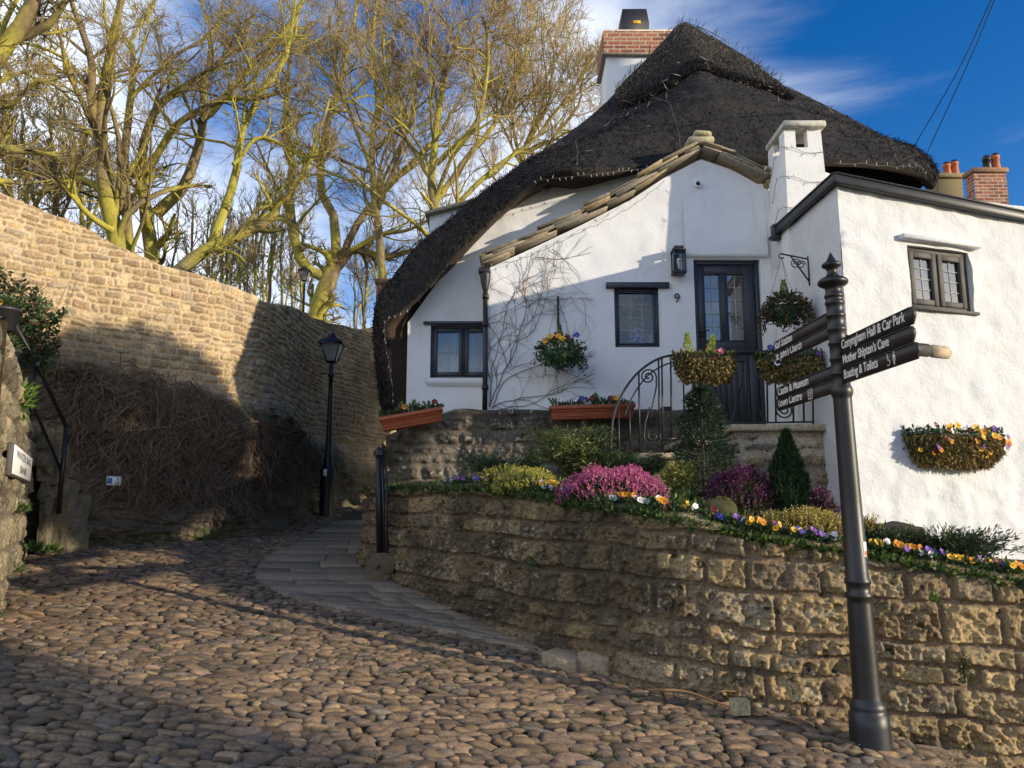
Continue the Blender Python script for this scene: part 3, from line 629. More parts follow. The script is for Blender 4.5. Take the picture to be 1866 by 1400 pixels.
# --- main gable wall under the thatch
FM = frm((0, YM, 0), (1, 0, 0)); sz = FM[0]
mtop = lin([sz(742, 590), sz(775, 545), sz(850, 445), sz(930, 365), sz(1000, 300), sz(1080, 288), sz(1300, 275), sz(1690, 300)])
lw0 = sz(785, 592); lw1 = sz(905, 689)
lhole = (lw0[0], lw1[0], lw1[1], lw0[1])
b = MB(); panel(b, (0, YM, 0), (1, 0, 0), sz(743, 600)[0], 4.0, 2.3, mtop, [lhole], seed=3, amp=.014)
x0 = sz(743, 600)[0]; A = np.array([[(x0 + .03 * (z < 3) , y, z) for z in np.linspace(2.0, mtop(x0), 12)] for y in np.linspace(YM + 4, YM + .0, 10)]); b.grid(A, (.8, .8, .78))
panel(b, (4.0, YM, 0), (.93, .46, 0), 0, 2.3, 4.4, lambda s: 6.3 - .14 * s, seed=5, amp=.012)
b.build('gable_wall', m_lime, cot, smooth=True)
window(FM, lhole[0], lhole[1], lhole[2], lhole[3], 2, 2, 2, m_slate, -.05, .035, .05, g_win, 'slate blue two casement window left of the drainpipe')
b = MB(); s0, z0 = sz(772, 591); s1, _ = sz(905, 591); FM[2](b, s0, s1, z0 - .012, z0 + .028, -.02, .06, .006); b.build('window_hood', m_slate, cot)
b = MB(); s0, z1 = sz(781, 690); s1, z0 = sz(905, 700); A = []
for t in np.linspace(s0 - .02, s1, 30): A.append([FM[1](t, z, k) for (z, k) in ((z1 + .0, -.05), (z1 + .005, .03), (z1 - .02, .065), (z1 - .07, .05), (z1 - .11, 0.0))])
b.grid(np.array(A), flip=False); b.build('window_sill', m_lime, cot, smooth=True)
# --- projecting porch gable
FG = frm((0, YG, 0), (1, 0, 0)); sz = FG[0]
gtop = lin([sz(884, 492), sz(950, 462), sz(1050, 415), sz(1150, 364), sz(1210, 325), sz(1277, 290), sz(1330, 308), sz(1402, 348)])
w0 = sz(1119, 524); w1 = sz(1203, 633); whole = (w0[0], w1[0], w1[1], w0[1])
d0 = sz(1263, 473); d1 = sz(1384, 473); dhole = (d0[0], d1[0], 2.45, d0[1])
b = MB(); gx0 = sz(887, 600)[0]; panel(b, (0, YG, 0), (1, 0, 0), gx0, 3.36, 2.3, gtop, [whole, dhole], seed=11, amp=.014)
A = np.array([[(gx0, y, z) for z in np.linspace(2.3, gtop(gx0), 10)] for y in np.linspace(YM + .02, YG, 4)]); b.grid(A, (.8, .8, .78)); b.build('porch_wall', m_lime, cot, smooth=True)
window(FG, whole[0], whole[1], whole[2], whole[3], 1, 3, 4, m_slate, -.04, .04, .022, glass_mat('porch_glass', 1.95), 'small square window with a vase behind its glass', curtain=False)
b = MB(); a0, a1, c0, c1 = whole; bb = .6
b.add([FG[1](a0 - .1, c0 - .05, -.16), FG[1](a1 + .1, c0 - .05, -.16), FG[1](a1 + .1, c1 + .05, -.16), FG[1](a0 - .1, c1 + .05, -.16), FG[1](a0 - .1, c0 - .05, -bb), FG[1](a1 + .1, c0 - .05, -bb), FG[1](a1 + .1, c1 + .05, -bb), FG[1](a0 - .1, c1 + .05, -bb)], [[4, 5, 6, 7], [0, 4, 7, 3], [1, 2, 6, 5], [3, 7, 6, 2]])
FG[2](b, a0 - .1, a1 + .1, c0 - .02, c0 + .038, -bb, -.125); b.build('window_alcove', mat('grey_plaster', (.55, .56, .58), .9, .1, 4), cot)
b = MB(); s0, zt0 = sz(1104, 516); s1, zb0 = sz(1219, 526); FG[2](b, s0, s1, zb0, zt0, -.03, .05, .006); b.build('window_hood', m_slate, cot)
b = MB(); s0, zt0 = sz(1247, 455); s1, zb0 = sz(1398, 470); A = []     # swelling plaster hood over the door
for t in np.linspace(s0, s1, 40): A.append([FG[1](t, z, k) for (z, k) in ((zb0 - .001, -.10), (zb0, .045), (zb0 + .05, .05), (zb0 + .3, .03), (zb0 + .7, .012), (zb0 + 1.0, -.01))])
b.grid(np.array(A), flip=False); b.build('door_hood', m_lime, cot, smooth=True)
# door: frame, stable door leaf, glass, handle, hinges
h0, h1, hz0, hz1 = dhole; b = MB(); bx = FG[2]; k = -.05
bx(b, h0 + .002, h0 + .055, 2.5, hz1 - .002, k - .09, k); bx(b, h1 - .055, h1 - .002, 2.5, hz1 - .002, k - .09, k); bx(b, h0 + .055, h1 - .055, hz1 - .05, hz1 - .003, k - .09, k - .002); b.build('door_frame', m_slate, cot)
e0, e1, ez0, ez1 = h0 + .06, h1 - .06, 2.53, hz1 - .055
gA = sz(1285, 497); gB = sz(1318, 618); gC = sz(1327, 497); gD = sz(1361, 615); gz1, gz0 = gA[1], gB[1]; mid = sz(1330, 640)[1]; kd = k - .02
b = MB()
bx(b, e0, gA[0], mid + .004, ez1, kd - .05, kd); bx(b, gD[0], e1, mid + .004, ez1, kd - .05, kd); bx(b, gB[0], gC[0], gz0, gz1, kd - .05, kd - .001); bx(b, gA[0], gD[0], gz1, ez1, kd - .05, kd - .0015); bx(b, gA[0], gD[0], mid + .004, gz0, kd - .05, kd - .0015)
for (p0, p1) in ((gA[0], gB[0]), (gC[0], gD[0])):                       # raised glazing beads
    bx(b, p0 - .012, p0, gz0 - .012, gz1 + .012, kd - .01, kd + .008, .002); bx(b, p1, p1 + .012, gz0 - .012, gz1 + .012, kd - .01, kd + .008, .002); bx(b, p0, p1, gz1, gz1 + .012, kd - .01, kd + .007, .002); bx(b, p0, p1, gz0 - .012, gz0, kd - .01, kd + .007, .002)
bx(b, e0, e1, ez0, mid - .004, kd - .05, kd - .025); bx(b, e0, e0 + .11, ez0, mid - .005, kd - .02, kd); bx(b, e1 - .11, e1, ez0, mid - .005, kd - .02, kd); bx(b, e0 + .11, e1 - .11, mid - .12, mid - .006, kd - .02, kd - .002); bx(b, e0 + .11, e1 - .11, ez0, ez0 + .16, kd - .02, kd - .002)
pn = 7
for i in range(pn):
    q0 = e0 + .112 + (e1 - e0 - .224) * i / pn; q1 = e0 + .112 + (e1 - e0 - .224) * (i + 1) / pn; bx(b, q0 + .003, q1 - .003, ez0 + .165, mid - .125, kd - .024, kd - .010, .003)
bx(b, e0 - .012, e1 + .012, mid - .02, mid + .022, kd + .002, kd + .03, .004)
door = b.build('door', m_slate, cot); door['label'] = 'slate blue stable door with leaded upper lights and planked lower half'
for (p0, p1) in ((gA[0], gB[0]), (gC[0], gD[0])):
    b = MB(); b.add([FG[1](p0, gz0, kd - .03), FG[1](p1, gz0, kd - .03), FG[1](p1, gz1, kd - .036), FG[1](p0, gz1, kd - .036)], [[0, 1, 2, 3]]); b.build('pane', g_door, door)
    b = MB(); s_ = (p0 + p1) / 2; bx(b, s_ - .004, s_ + .004, gz0, gz1, kd - .028, kd - .022, .001)
    for r_ in range(1, 5): z_ = gz0 + (gz1 - gz0) * r_ / 5; bx(b, p0, p1, z_ - .004, z_ + .004, kd - .0275, kd - .0215, .001)
    b.build('leading', m_lead, door)
b = MB(); s_, z_ = sz(1276, 603); bx(b, s_ - .018, s_ + .018, z_ - .10, z_ + .10, kd, kd + .012, .005); b.tube([FG[1](s_, z_, kd + .01), FG[1](s_, z_, kd + .05)], .012, 8); b.tube([FG[1](s_ - .01, z_, kd + .05), FG[1](s_ + .12, z_ + .008, kd + .05)], [.012, .009], 8); b.tube([FG[1](s_, z_ - .05, kd + .01), FG[1](s_ + .09, z_ - .05, kd + .03)], .007, 6); b.build('handle', m_black, door)
for zz in (ez1 - .22, mid - .15, ez0 + .25):
    b = MB(); bx(b, e1 - .016, e1 + .016, zz - .06, zz + .06, kd + .001, kd + .014, .004); b.build('hinge', m_black, door)
b = MB(); bx(b, gA[0] - .2, gD[0] + .2, 2.45, hz1 + .05, -1.2, -1.15); b.build('hall_interior', m_dark, cot)
# stone slate coping and the slates behind it
rng = np.random.default_rng(17); b = MB(); line = [(882, 487), (950, 456), (1050, 408), (1150, 356), (1215, 312), (1276, 277)]; line2 = [(1276, 277), (1330, 298), (1404, 340)]
for ln, sgn in ((line, 1), (line2, -1)):
    pts = smooth_poly([FG[1](*sz(*q)) for q in ln], 200); dd = np.concatenate([[0], np.cumsum(np.linalg.norm(np.diff(pts, axis=0), axis=1))])
    for lay in range(4):
        d = rng.uniform(-.3, 0)
        while d < dd[-1]:
            L = rng.uniform(.34, .8); a = np.array([np.interp(np.clip(d, 0, dd[-1]), dd, pts[:, i]) for i in range(3)]); e = np.array([np.interp(np.clip(d + L, 0, dd[-1]), dd, pts[:, i]) for i in range(3)])
            ln_ = np.linalg.norm(e - a)
            if ln_ > .08:
                dv_ = (e - a) / ln_; dv_ = nrm(dv_ + np.array([0, 0, -.07 * sgn])); up = nrm(np.cross(np.array([0, 1.0, 0]), dv_)) * -1; up = up if up[2] > 0 else -up
                th = rng.uniform(.024, .036); pr = rng.uniform(.0, .13)
                c_ = (a + e) / 2 + up * (.012 + lay * .037 + th / 2) + np.array([0, .42 - pr, 0])
                cl = np.array(pick([(.27, .22, .15), (.33, .28, .19), (.22, .19, .14), (.30, .26, .20), (.36, .29, .17)], rng.random(1))[0])
                b.rbox(c_, dv_ * (ln_ / 2 * .99), nrm(np.array([rng.normal() * .02, 1, rng.normal() * .02])) * .43, up * th / 2, .005, cl)
            d += L
ap = FG[1](*sz(1276, 272)); b.rbox(ap + np.array([.0, .35, .10]), (.17, 0, .01), (0, .45, 0), (-.01, 0, .05), .03, (.40, .35, .24)); b.rbox(ap + np.array([.02, .3, .175]), (.11, 0, -.01), (0, .42, 0), (0, 0, .035), .02, (.42, .38, .22))
b.build('porch_coping', m_slab, cot)
# --- flat roofed wing
OE, UE = np.array([3.38, 7.85, 0.0]), np.array([.95, .3122, 0]); FE = frm(OE, UE); sz = FE[0]
ea = sz(1522, 338); eb = sz(1866, 376); etop = lin([(-.1, ea[1]), (eb[0], eb[1]), (6, eb[1] - .1 * (6 - eb[0]))])
r0 = sz(1651, 446); r1 = sz(1776, 571); rhole = (r0[0] + .01, r1[0], r1[1], r0[1])
b = MB(); panel(b, OE, UE, 0.0, 6.0, .1, etop, [rhole], step=.035, amp=.026, fs=5.0, seed=21, low=.07)
US = np.array([3.38 - 3.30, 7.85 - 9.86, 0.0]); US_ = -US; FS = frm((3.30, 9.86, 0), US); LS = float(np.linalg.norm(US))
panel(b, (3.30, 9.86, 0), US, 0.0, LS, .9, lin([(0, ea[1] + .04), (LS, ea[1])]), step=.045, amp=.012, seed=27)
b.build('wing_wall', m_rough, cot, smooth=True)
window(FE, rhole[0], rhole[1], rhole[2], rhole[3], 2, 2, 4, m_greyw, -.045, .05, .06, g_win, 'weathered timber two casement window on the right wing')
b = MB(); s0, z1 = sz(1637, 436); s1, z0 = sz(1781, 456); FE[2](b, s0, s1, z0 - .0, z0 + .055, -.03, .075, .012); b.build('window_hood', m_rough, cot)
b = MB(); s0, s1, z0 = rhole[0] - .02, rhole[1] + .03, rhole[2]; FE[2](b, s0, s1, z0 - .03, z0 + .004, -.05, .045, .006); b.build('window_sill', m_greyw, cot)
b = MB(); zt = ea[1]; zlow = eb[1] - .1 * (6 - eb[0])
fa = FE[1](-.09, zt, .085); fb_ = FE[1](6, zlow, .085); fc = FE[1](6, zlow, -5); sb = FS[1](LS * .0 + .42, zt + .03, .085)
nS = FS[4]
for (p, q, nn_) in ((fa, fb_, FE[4]), (sb, FS[1](LS + .085, zt, .085), nS)):
    dv_ = q - p; b.rbox((p + q) / 2 + np.array([0, 0, .045]) - nn_ * .03, dv_ / 2, nn_ * .025, (0, 0, .052), .008); b.rbox((p + q) / 2 + np.array([0, 0, .098]) - nn_ * .025, dv_ / 2 * .999, nn_ * .035, (0, 0, .012), .008)
b.rbox(sb + np.array([0.03, 0, .03]), nrm(US) * .05, nS * .05, (0, 0, .10), .01)
roofp = [FS[1](.42, zt + .1, .05), FS[1](LS + .05, zt + .1, .05), FE[1](6, zlow + .1, .05), FE[1](6, zlow + .1, -6), (3.4, 13.5, zt + .1)]
b.add(roofp, [[0, 1, 2, 3, 4]]); b.build('flat_roof', m_asph, cot)
# --- white chimney at the wing's inner corner
b = MB(); cx0, cx1, cy0, cy1 = 3.300, 3.845, 9.12, 9.79
def tap(z): return .05 * (z - 4.2) / 2
rowz = np.array([2.4, 3.4, 4.4, 5.0, 5.5, 5.98, 6.22]); A = []
ang = [(0, 1), (0, 0), (1, 0), (1, 1)]
def cpt(i, j, z): t = max(0, tap(z)); return np.array([cx0 + t * .8 if i == 0 else cx1 - t * 1.1, cy0 + t if j == 0 else cy1, z])
def face(i0, j0, i1, j1, hole=None):
    us = [0, .5 - .19, .5 + .19, 1] if hole is None else [0, hole[0], hole[1], 1]
    zs = list(rowz); Af = np.array([[cpt(i0, j0, z) * (1 - u_) + cpt(i1, j1, z) * u_ for z in zs] for u_ in us]); keep = np.ones((3, len(zs) - 1), bool); keep[1, -1] = False
    b.grid(Af, keep=keep)
    e = np.cross(cpt(i1, j1, 5) - cpt(i0, j0, 5), (0, 0, 1.0)); e = nrm(e)
    p, q, r_, s_ = Af[1, -2], Af[2, -2], Af[2, -1], Af[1, -1]; k_ = -e * .12
    b.add([p, q, r_, s_, p + k_, q + k_, r_ + k_, s_ + k_], [[0, 1, 5, 4], [1, 2, 6, 5], [3, 0, 4, 7]])
face(0, 1, 0, 0); face(0, 0, 1, 0, (.30, .62)); face(1, 0, 1, 1)
ch = b.build('chimney', m_lime, cot); ch['label'] = 'white rendered chimney with square smoke openings under a slab'
b = MB(); b.box(cx0 + .2, cx1 - .2, cy0 + .2, cy1 - .05, 5.6, 6.1); b.build('flue', m_dark, ch)
b = MB(); b.rbox((3.573, 9.45, 6.265), (.262, 0, 0), (0, .355, 0), (0, 0, .04), .015, (.5, .48, .42)); b.rbox((3.573, 9.45, 6.31), (.17, 0, 0), (0, .28, 0), (0, 0, .03), .02, (.48, .46, .4)); b.build('cap_slab', m_slab, ch)
# --- rear chimney with brick collar and black cowl
yc = 13.9; pa = P(1103, 180, yc); pb_ = P(1210, 92, yc); b = MB(); xA, xB = pa[0] + .03, P(1225, 120, yc)[0]; zA = P(1103, 100, yc)[2]
b.box(xA, xB + .1, yc, yc + .9, pa[2] - 1.6, zA); rc = b.build('chimney', m_lime, cot); rc['label'] = 'tall rear chimney with brick collar and black cowl'
zB = P(1103, 60, yc)[2]; b = MB()
def brick_face(b, p0, u, n, L, z0, z1, seed):
    ss = np.linspace(0, L, max(8, int(L / .012))); zs = np.linspace(z0, z1, max(8, int((z1 - z0) / .012))); S, Z = np.meshgrid(ss, zs, indexing='ij')
    c = np.floor((Z - z0) / .083); U = S + (c % 2) * .12 + 10; k_ = np.floor(U / .24); du = np.minimum(U - k_ * .24, (k_ + 1) * .24 - U); dv_ = np.minimum(Z - z0 - c * .083, z0 + (c + 1) * .083 - Z); m = sst(.003, .010, np.minimum(du, dv_))
    r1 = _h(k_.astype(int), c.astype(int), c.astype(int) * 0, seed); cl = pick([(.30, .11, .06), (.24, .085, .05), (.36, .15, .08), (.20, .08, .055), (.32, .16, .10)], r1); cl = np.array((.55, .48, .38)) * (1 - m[..., None]) + cl * m[..., None]
    X = np.asarray(p0)[None, None] * np.array([1, 1, 0]) + S[..., None] * np.asarray(u) + Z[..., None] * np.array([0, 0, 1.0]) + (m * .008)[..., None] * np.asarray(n); b.grid(X, cl)
x0_, x1_ = pa[0] - .02, xB + .13
brick_face(b, (x0_, yc - .05, 0), (1, 0, 0), (0, -1, 0), x1_ - x0_, zA, zB, 3); brick_face(b, (x0_, yc + .95, 0), (0, -1, 0), (-1, 0, 0), 1.0, zA, zB, 4); brick_face(b, (x1_, yc - .05, 0), (0, 1, 0), (1, 0, 0), 1.0, zA, zB, 5)
b.build('brick_collar', m_brick, rc)
b = MB(); b.rbox(((x0_ + x1_) / 2, yc + .45, zA - .02), ((x1_ - x0_) / 2 + .03, 0, 0), (0, .53, 0), (0, 0, .022), .01, (.3, .27, .2)); A = []
for (e, z) in ((.0, 0), (-.02, .05), (-.12, .09), (-.3, .10)): A.append([(x0_ - e * 1.0, yc - .05 - e, zB + z), (x1_ + e, yc - .05 - e, zB + z), (x1_ + e, yc + .95 + e, zB + z), (x0_ - e, yc + .95 + e, zB + z), (x0_ - e, yc - .05 - e, zB + z)])
b.grid(np.array(A), (.5, .46, .38), flip=True); b.build('flaunching', m_slab, rc)
cz0, cz1 = zB + .09, P(1150, 16, yc + .2)[2]; xl, xr = P(1131, 40, yc + .2)[0], P(1182, 40, yc + .2)[0]; b = MB(); c_ = (xl + xr) / 2; hw_ = (xr - xl) / 2; yy = yc + .45; zm = cz0 + (cz1 - cz0) * .42
A = np.array([[(c_ - hw_ * a_ , yy - .3 * a_, z), (c_ + hw_ * a_, yy - .3 * a_, z), (c_ + hw_ * a_, yy + .3 * a_, z), (c_ - hw_ * a_, yy + .3 * a_, z), (c_ - hw_ * a_, yy - .3 * a_, z)] for (a_, z) in ((.97, cz0), (1.0, zm), (.86, cz1 - .01), (.80, cz1), (.0, cz1 + .005))]); b.grid(A, flip=True); cw = b.build('cowl', m_iron, rc)
b = MB(); b.rbox((c_ + .03, yy - .305, zm - .0), (.075, 0, 0), (0, .006, 0), (0, 0, .03), .004); b.build('sticker', m_yellow, rc)
# --- black guttered drainpipe between the two gables
b = MB(); xd, yd = P(884, 600, 9.74)[0], 9.74; zt_ = P(884, 492, 9.74)[2]
b.rbox((xd - .01, yd, zt_ - .02), (.075, 0, 0), (0, .07, 0), (0, 0, .035), .01); b.lathe([(.07, 0), (.06, -.12), (.035, -.22)], (xd, yd, zt_ - .04), 10); b.tube([(xd, yd, zt_ - .2), (xd + .005, yd, 3.4), (xd, yd - .01, 2.72)], .032, 10)
for z in (zt_ - .35, 3.9, 3.1): b.lathe([(.034, -.03), (.042, -.03), (.042, .03), (.034, .03)], (xd + .003, yd, z), 10)
b.build('drainpipe', m_iron, cot)
# --- small fittings on the walls
b = MB(); s_, z_ = FM[0](1047, 340); FM[2](b, s_ - .065, s_ + .065, z_ - .06, z_ + .06, -.02, .02, .006); b.build('wall_vent', mat('buff_vent', (.42, .36, .24), .8, .2, 20), cot)
vp = cot.children[-1]; b = MB(); pts = [FM[1](s_ + .035 * math.cos(a), z_ + .035 * math.sin(a), .0215) for a in np.linspace(0, 2 * math.pi, 16, endpoint=False)]; b.prism(pts, FM[4] * .003); b.build('vent_opening', m_dark, [o for o in cot.children if o.name.startswith('wall_vent')][0])
b = MB(); s_, z_ = FG[0](1271, 337); o_ = FG[1](s_, z_, 0); ppf = [(.030, 0), (.040, .0), (.040, .05), (.031, .05), (.030, -.02), (.001, -.02)]
an = np.linspace(0, 2 * math.pi, 17); A = np.array([[o_ + FG[4] * k_ + np.array([r_ * math.cos(a), 0, r_ * math.sin(a)]) for a in an] for (r_, k_) in ((.048, -.02), (.048, .05), (.034, .055), (.032, -.05))]); b.grid(A); b.build('overflow_pipe', m_white, cot)
b = MB(); b.add([o_ + FG[4] * .012 + np.array([.033 * math.cos(a), 0, .033 * math.sin(a)]) for a in an[:-1]], [list(range(16))]); b.build('pipe_bore', m_dark, [o for o in cot.children if o.name.startswith('overflow')][0])
# fixed things on the house front
def lantern():
    s_, z_ = FG[0](1233, 481); t = thing('wall_lantern', 'square black wall lantern beside the door', 'lamp', FG[1](s_, z_, .12)); g_ = FG[2]
    b = MB(); g_(b, s_ - .085, s_ + .085, z_ - .175, z_ - .14, .03, .2, .006); g_(b, s_ - .088, s_ + .088, z_ + .12, z_ + .145, .03, .205, .006); g_(b, s_ - .06, s_ + .06, z_ + .145, z_ + .18, .055, .18, .008); g_(b, s_ - .03, s_ + .03, z_ - .12, z_ + .12, 0, .03, .005)
    for k_ in range(7): g_(b, s_ - .055 + k_ * .018 - .003, s_ - .055 + k_ * .018 + .003, z_ + .147, z_ + .187, .05, .19, .001)
    for a in (-1, 1):
        for c in (.045, .185): g_(b, s_ + a * .072 - .008, s_ + a * .072 + .008, z_ - .14, z_ + .12, c - .008, c + .008, .002)
    for zz in (-.02,): g_(b, s_ - .066, s_ + .066, z_ + zz - .003, z_ + zz + .003, .183, .187, .001)
    b.build('frame', m_iron, t)
    b = MB(); W = FG[1]
    for (p, q) in (((-.07, .182), (.07, .182)), ((-.07, .05), (-.07, .182)), ((.07, .182), (.07, .05))): b.add([W(s_ + p[0], z_ - .14, p[1]), W(s_ + q[0], z_ - .14, q[1]), W(s_ + q[0], z_ + .12, q[1]), W(s_ + p[0], z_ + .12, p[1])], [[0, 1, 2, 3]])
    b.build('glass', g_lamp, t); b = MB(); b.lathe([(.004, -.08), (.012, -.075), (.012, -.03), (.022, 0), (.024, .03), (.012, .06), (.003, .065)], W(s_, z_ - .02, .115), 12); b.build('bulb', m_bulb, t, True)
lantern()
t = thing('house_number', 'black numeral 9 fixed to the white wall by the door', 'house number', P(1234, 541, YG - .02)); s_, z_ = FG[0](1227.5, 551.5)
text_mesh('9', .165, FG[1](s_, z_, .022), (1, 0, 0), (0, 0, 1), (0, -1, 0), m_black, 'numeral', t, ext=.006)
def floodlight():
    q = P(993, 337, YM - .14); t = thing('flood_lamp', 'small black flood lamp tucked under the thatch eave', 'lamp', q); b = MB()
    b.rbox(q, (.075, 0, 0), (0, .055, .01), (0, -.01, .07), .015); b.tube([q + np.array([0, .05, .02]), q + np.array([0, .16, .04])], .015, 8); b.build('housing', m_iron, t)
    b = MB(); b.rbox(q + np.array([0, -.058, -.022]), (.062, 0, 0), (0, .004, 0), (0, 0, .045), .004); b.build('lens', m_black, t)
floodlight()
q = P(1213, 752, 9.62); t = thing('ground_light', 'small black box lamp at the foot of the wall behind the railing', 'lamp', q); b = MB(); b.rbox(q, (.062, 0, 0), (0, .05, 0), (0, 0, .07), .016); b.build('housing', m_black, t); b = MB(); b.rbox(q + np.array([0, -.052, 0]), (.045, 0, 0), (0, .004, 0), (0, 0, .05), .004); b.build('lens', m_iron, t)
# vase, lilies and candles on the window shelf
s_, z_ = FG[0](1163, 624); vb = FG[1](s_, whole[2] + .038, -.24)
t = thing('vase', 'round blue and white vase of lilies behind the small window', 'vase', vb); b = MB(); b.lathe([(.05, 0), (.09, .03), (.125, .10), (.115, .17), (.075, .22), (.085, .25), (.07, .24)], vb, 20); b.build('vessel', m_porc, t, True)
rng = np.random.default_rng(8); b = MB(); n = 34; dr = nrm(np.stack([rng.normal(size=n) * .55, rng.normal(size=n) * .2, np.ones(n)], -1)); L = rng.uniform(.25, .55, n)
pts = vb + np.array([0, 0, .22]) + dr[:, None] * (np.linspace(0, 1, 4)[None, :, None] * L[:, None, None]); V_, F_ = tube_batch(pts, np.full((n, 4), .004), 3); b.add(V_, F_, (.25, .32, .2))
lp = pts[:, 1:].reshape(-1, 3); q_ = len(lp); b.blades(np.repeat(lp, 3, 0), np.repeat(np.repeat(dr, 3, 0), 3, 0) + rng.normal(size=(q_ * 3, 3)) * .8, .11, .03, (.30, .36, .26), rng); fl = pts[::3, -1]; b.blades(np.repeat(fl, 6, 0), rng.normal(size=(len(fl) * 6, 3)), .08, .035, (.75, .6, .6), rng); b.build('lilies', m_leaf, t)
for px_c, lb in ((1130, 'left'), (1190, 'right')):
    s_, _ = FG[0](px_c, 620); c_ = FG[1](s_, whole[2] + .038, -.17); t = thing('candle', 'white candle standing %s of the vase behind the small window' % lb, 'candle', c_, 'candles on the window shelf'); b = MB(); b.lathe([(.0, 0), (.019, 0), (.019, .17), (.008, .175), (.0, .176)], c_, 12); b.build('wax', m_candle, t, True); b = MB(); b.tube([c_ + np.array([0, 0, .17]), c_ + np.array([0, 0, .20])], .003, 5); b.build('wick', m_dark, t)

# --- thatch
CT_ = [  # outline px, outline depth, lip px, lip depth
 ((694, 748), 12.3, (717, 744), 10.35), ((687, 690), 12.2, (711, 695), 10.25), ((682, 640), 12.1, (705, 640), 10.2), ((680, 590), 11.9, (703, 592), 10.12), ((686, 548), 11.6, (728, 566), 10.0), ((712, 510), 11.15, (770, 533), 9.95),
 ((758, 450), 10.85, (822, 474), 9.93), ((812, 408), 10.6, (868, 424), 9.92), ((868, 362), 10.75, (915, 377), 9.9), ((925, 322), 11.0, (955, 346), 9.85), ((975, 285), 11.3, (1000, 318), 9.75), ((1040, 240), 11.8, (1060, 312), 9.66), ((1100, 190), 12.3, (1130, 307), 9.9),
 ((1140, 150), 12.7, (1190, 300), 10.06), ((1178, 112), 12.9, (1245, 292), 10.14), ((1212, 76), 13.0, (1280, 290), 10.16), ((1243, 46), 13.0, (1320, 289), 10.16), ((1290, 68), 13.0, (1365, 290), 10.16), ((1340, 96), 13.0, (1410, 290), 10.16), ((1374, 118), 13.0, (1460, 290), 10.18),
 ((1400, 142), 13.0, (1510, 291), 10.22), ((1450, 166), 13.0, (1560, 293), 10.32), ((1520, 200), 12.8, (1605, 297), 10.5), ((1600, 243), 12.5, (1650, 305), 10.8), ((1660, 280), 12.1, (1690, 318), 11.3), ((1706, 318), 11.8, (1706, 336), 11.7)]
O_ = smooth_poly([P(*o, y) for o, y, i, k in CT_], 300); tt = np.concatenate([[0], np.cumsum(np.linalg.norm(np.diff(np.array([P(*o, y) for o, y, i, k in CT_]), axis=0), axis=1))]); tn = np.linspace(0, tt[-1], 300)
Ic = np.array([P(*i, k) for o, y, i, k in CT_]); Oc = np.array([P(*o, y) for o, y, i, k in CT_])
def cr(pts, t, x):
    m = np.gradient(pts, t, axis=0); i = np.clip(np.searchsorted(t, x) - 1, 0, len(t) - 2); h = (t[i + 1] - t[i])[:, None]; s = ((x - t[i])[:, None]) / h
    return (2 * s**3 - 3 * s**2 + 1) * pts[i] + (s**3 - 2 * s**2 + s) * h * m[i] + (-2 * s**3 + 3 * s**2) * pts[i + 1] + (s**3 - s**2) * h * m[i + 1]
O_ = cr(Oc, tt, tn); I_ = cr(Ic, tt, tn)
NV = 90; vv = np.linspace(0, 1, NV); D = I_ - O_; LD = np.linalg.norm(D, axis=1)
out = np.array([0, -1.0, .55]); bul = np.sin(math.pi * vv) ** .8
bw = .10 + .05 * np.minimum(LD, 1); bw = np.where(LD > 1.5, .16, bw)
X = O_[:, None] + D[:, None] * vv[None, :, None] + out * (bul[None, :, None] * bw[:, None, None])
hh = np.minimum(LD, 3.0)
X[..., 2] -= (.42 * np.where(LD > 1.5, 1, 0) * sst(1.5, 2.6, LD))[:, None] * (np.sin(math.pi * np.minimum(vv / .62, 1)) ** 1.3)[None] * .55     # hollow slope below the cap
q = X * np.array([7, 7, 7]); disp = .05 * (fbm(q, 3, 71) - .5) + .035 * (fbm(X * np.array([26, 26, 5]), 3, 72) - .5)
nX = surf_normals(X); nX = np.where((nX[..., 1:2] > 0), -nX, nX); X = X + nX * (disp[..., None] * (.25 + .75 * np.sin(math.pi * np.clip(vv, 0, 1)) ** .5)[None, :, None])
col = np.array((.0100, .0088, .0080)) * (.6 + .9 * fbm(X * np.array([20, 20, 4]), 3, 74)[..., None]); br = sst(.5, .66, fbm(X * np.array([1.6, 1.6, 3.5]), 3, 75))[..., None] * .5; col = col * (1 - br) + np.array((.034, .026, .020)) * br
lip_in = I_.copy(); kx = sst(1.0, .0, tn / tt[5]); P745 = np.array([P(748, 600, YM + .1)[0]])
u1 = I_ + np.array([.0, .12, -.04]); u2 = I_.copy(); u2[:, 1] = np.maximum(u2[:, 1] + .3, YM + .12); u2[:, 2] += .05
left = tn < tt[5] * 1.0; w_ = sst(tt[6], tt[4], tn)[:, None]; tgt = np.stack([np.full(300, P745[0]), np.full(300, YM + .1), I_[:, 2] + .02], 1); u2 = u2 * (1 - w_) + tgt * w_; u1 = u1 * (1 - .5 * w_) + (I_ * .55 + tgt * .45) * .5 * w_
bk1 = O_ + np.array([0, 1.6, -.10]); bk2 = O_ + np.array([0, 3.4, -1.2]); bk3 = O_ + np.array([0, 4.6, -3.2])
AL = np.concatenate([bk3[:, None], bk2[:, None], bk1[:, None], X, u1[:, None], u2[:, None]], 1); cdark = np.broadcast_to(np.array((.018, .015, .013)), (300, 1, 3)); cbr = np.broadcast_to(np.array((.045, .026, .016)), (300, 1, 3))
b = MB(); b.grid(AL, np.concatenate([cdark] * 3 + [col, cbr, cbr], 1), flip=False); b.add(np.concatenate([AL[0][2::8], AL[0][-3:]]) - np.array([0, 0, .004]), [list(range(len(AL[0][2::8]) + 3))], (.03, .02, .014)); th = b.build('thatch_roof', m_thatch, cot, smooth=True)
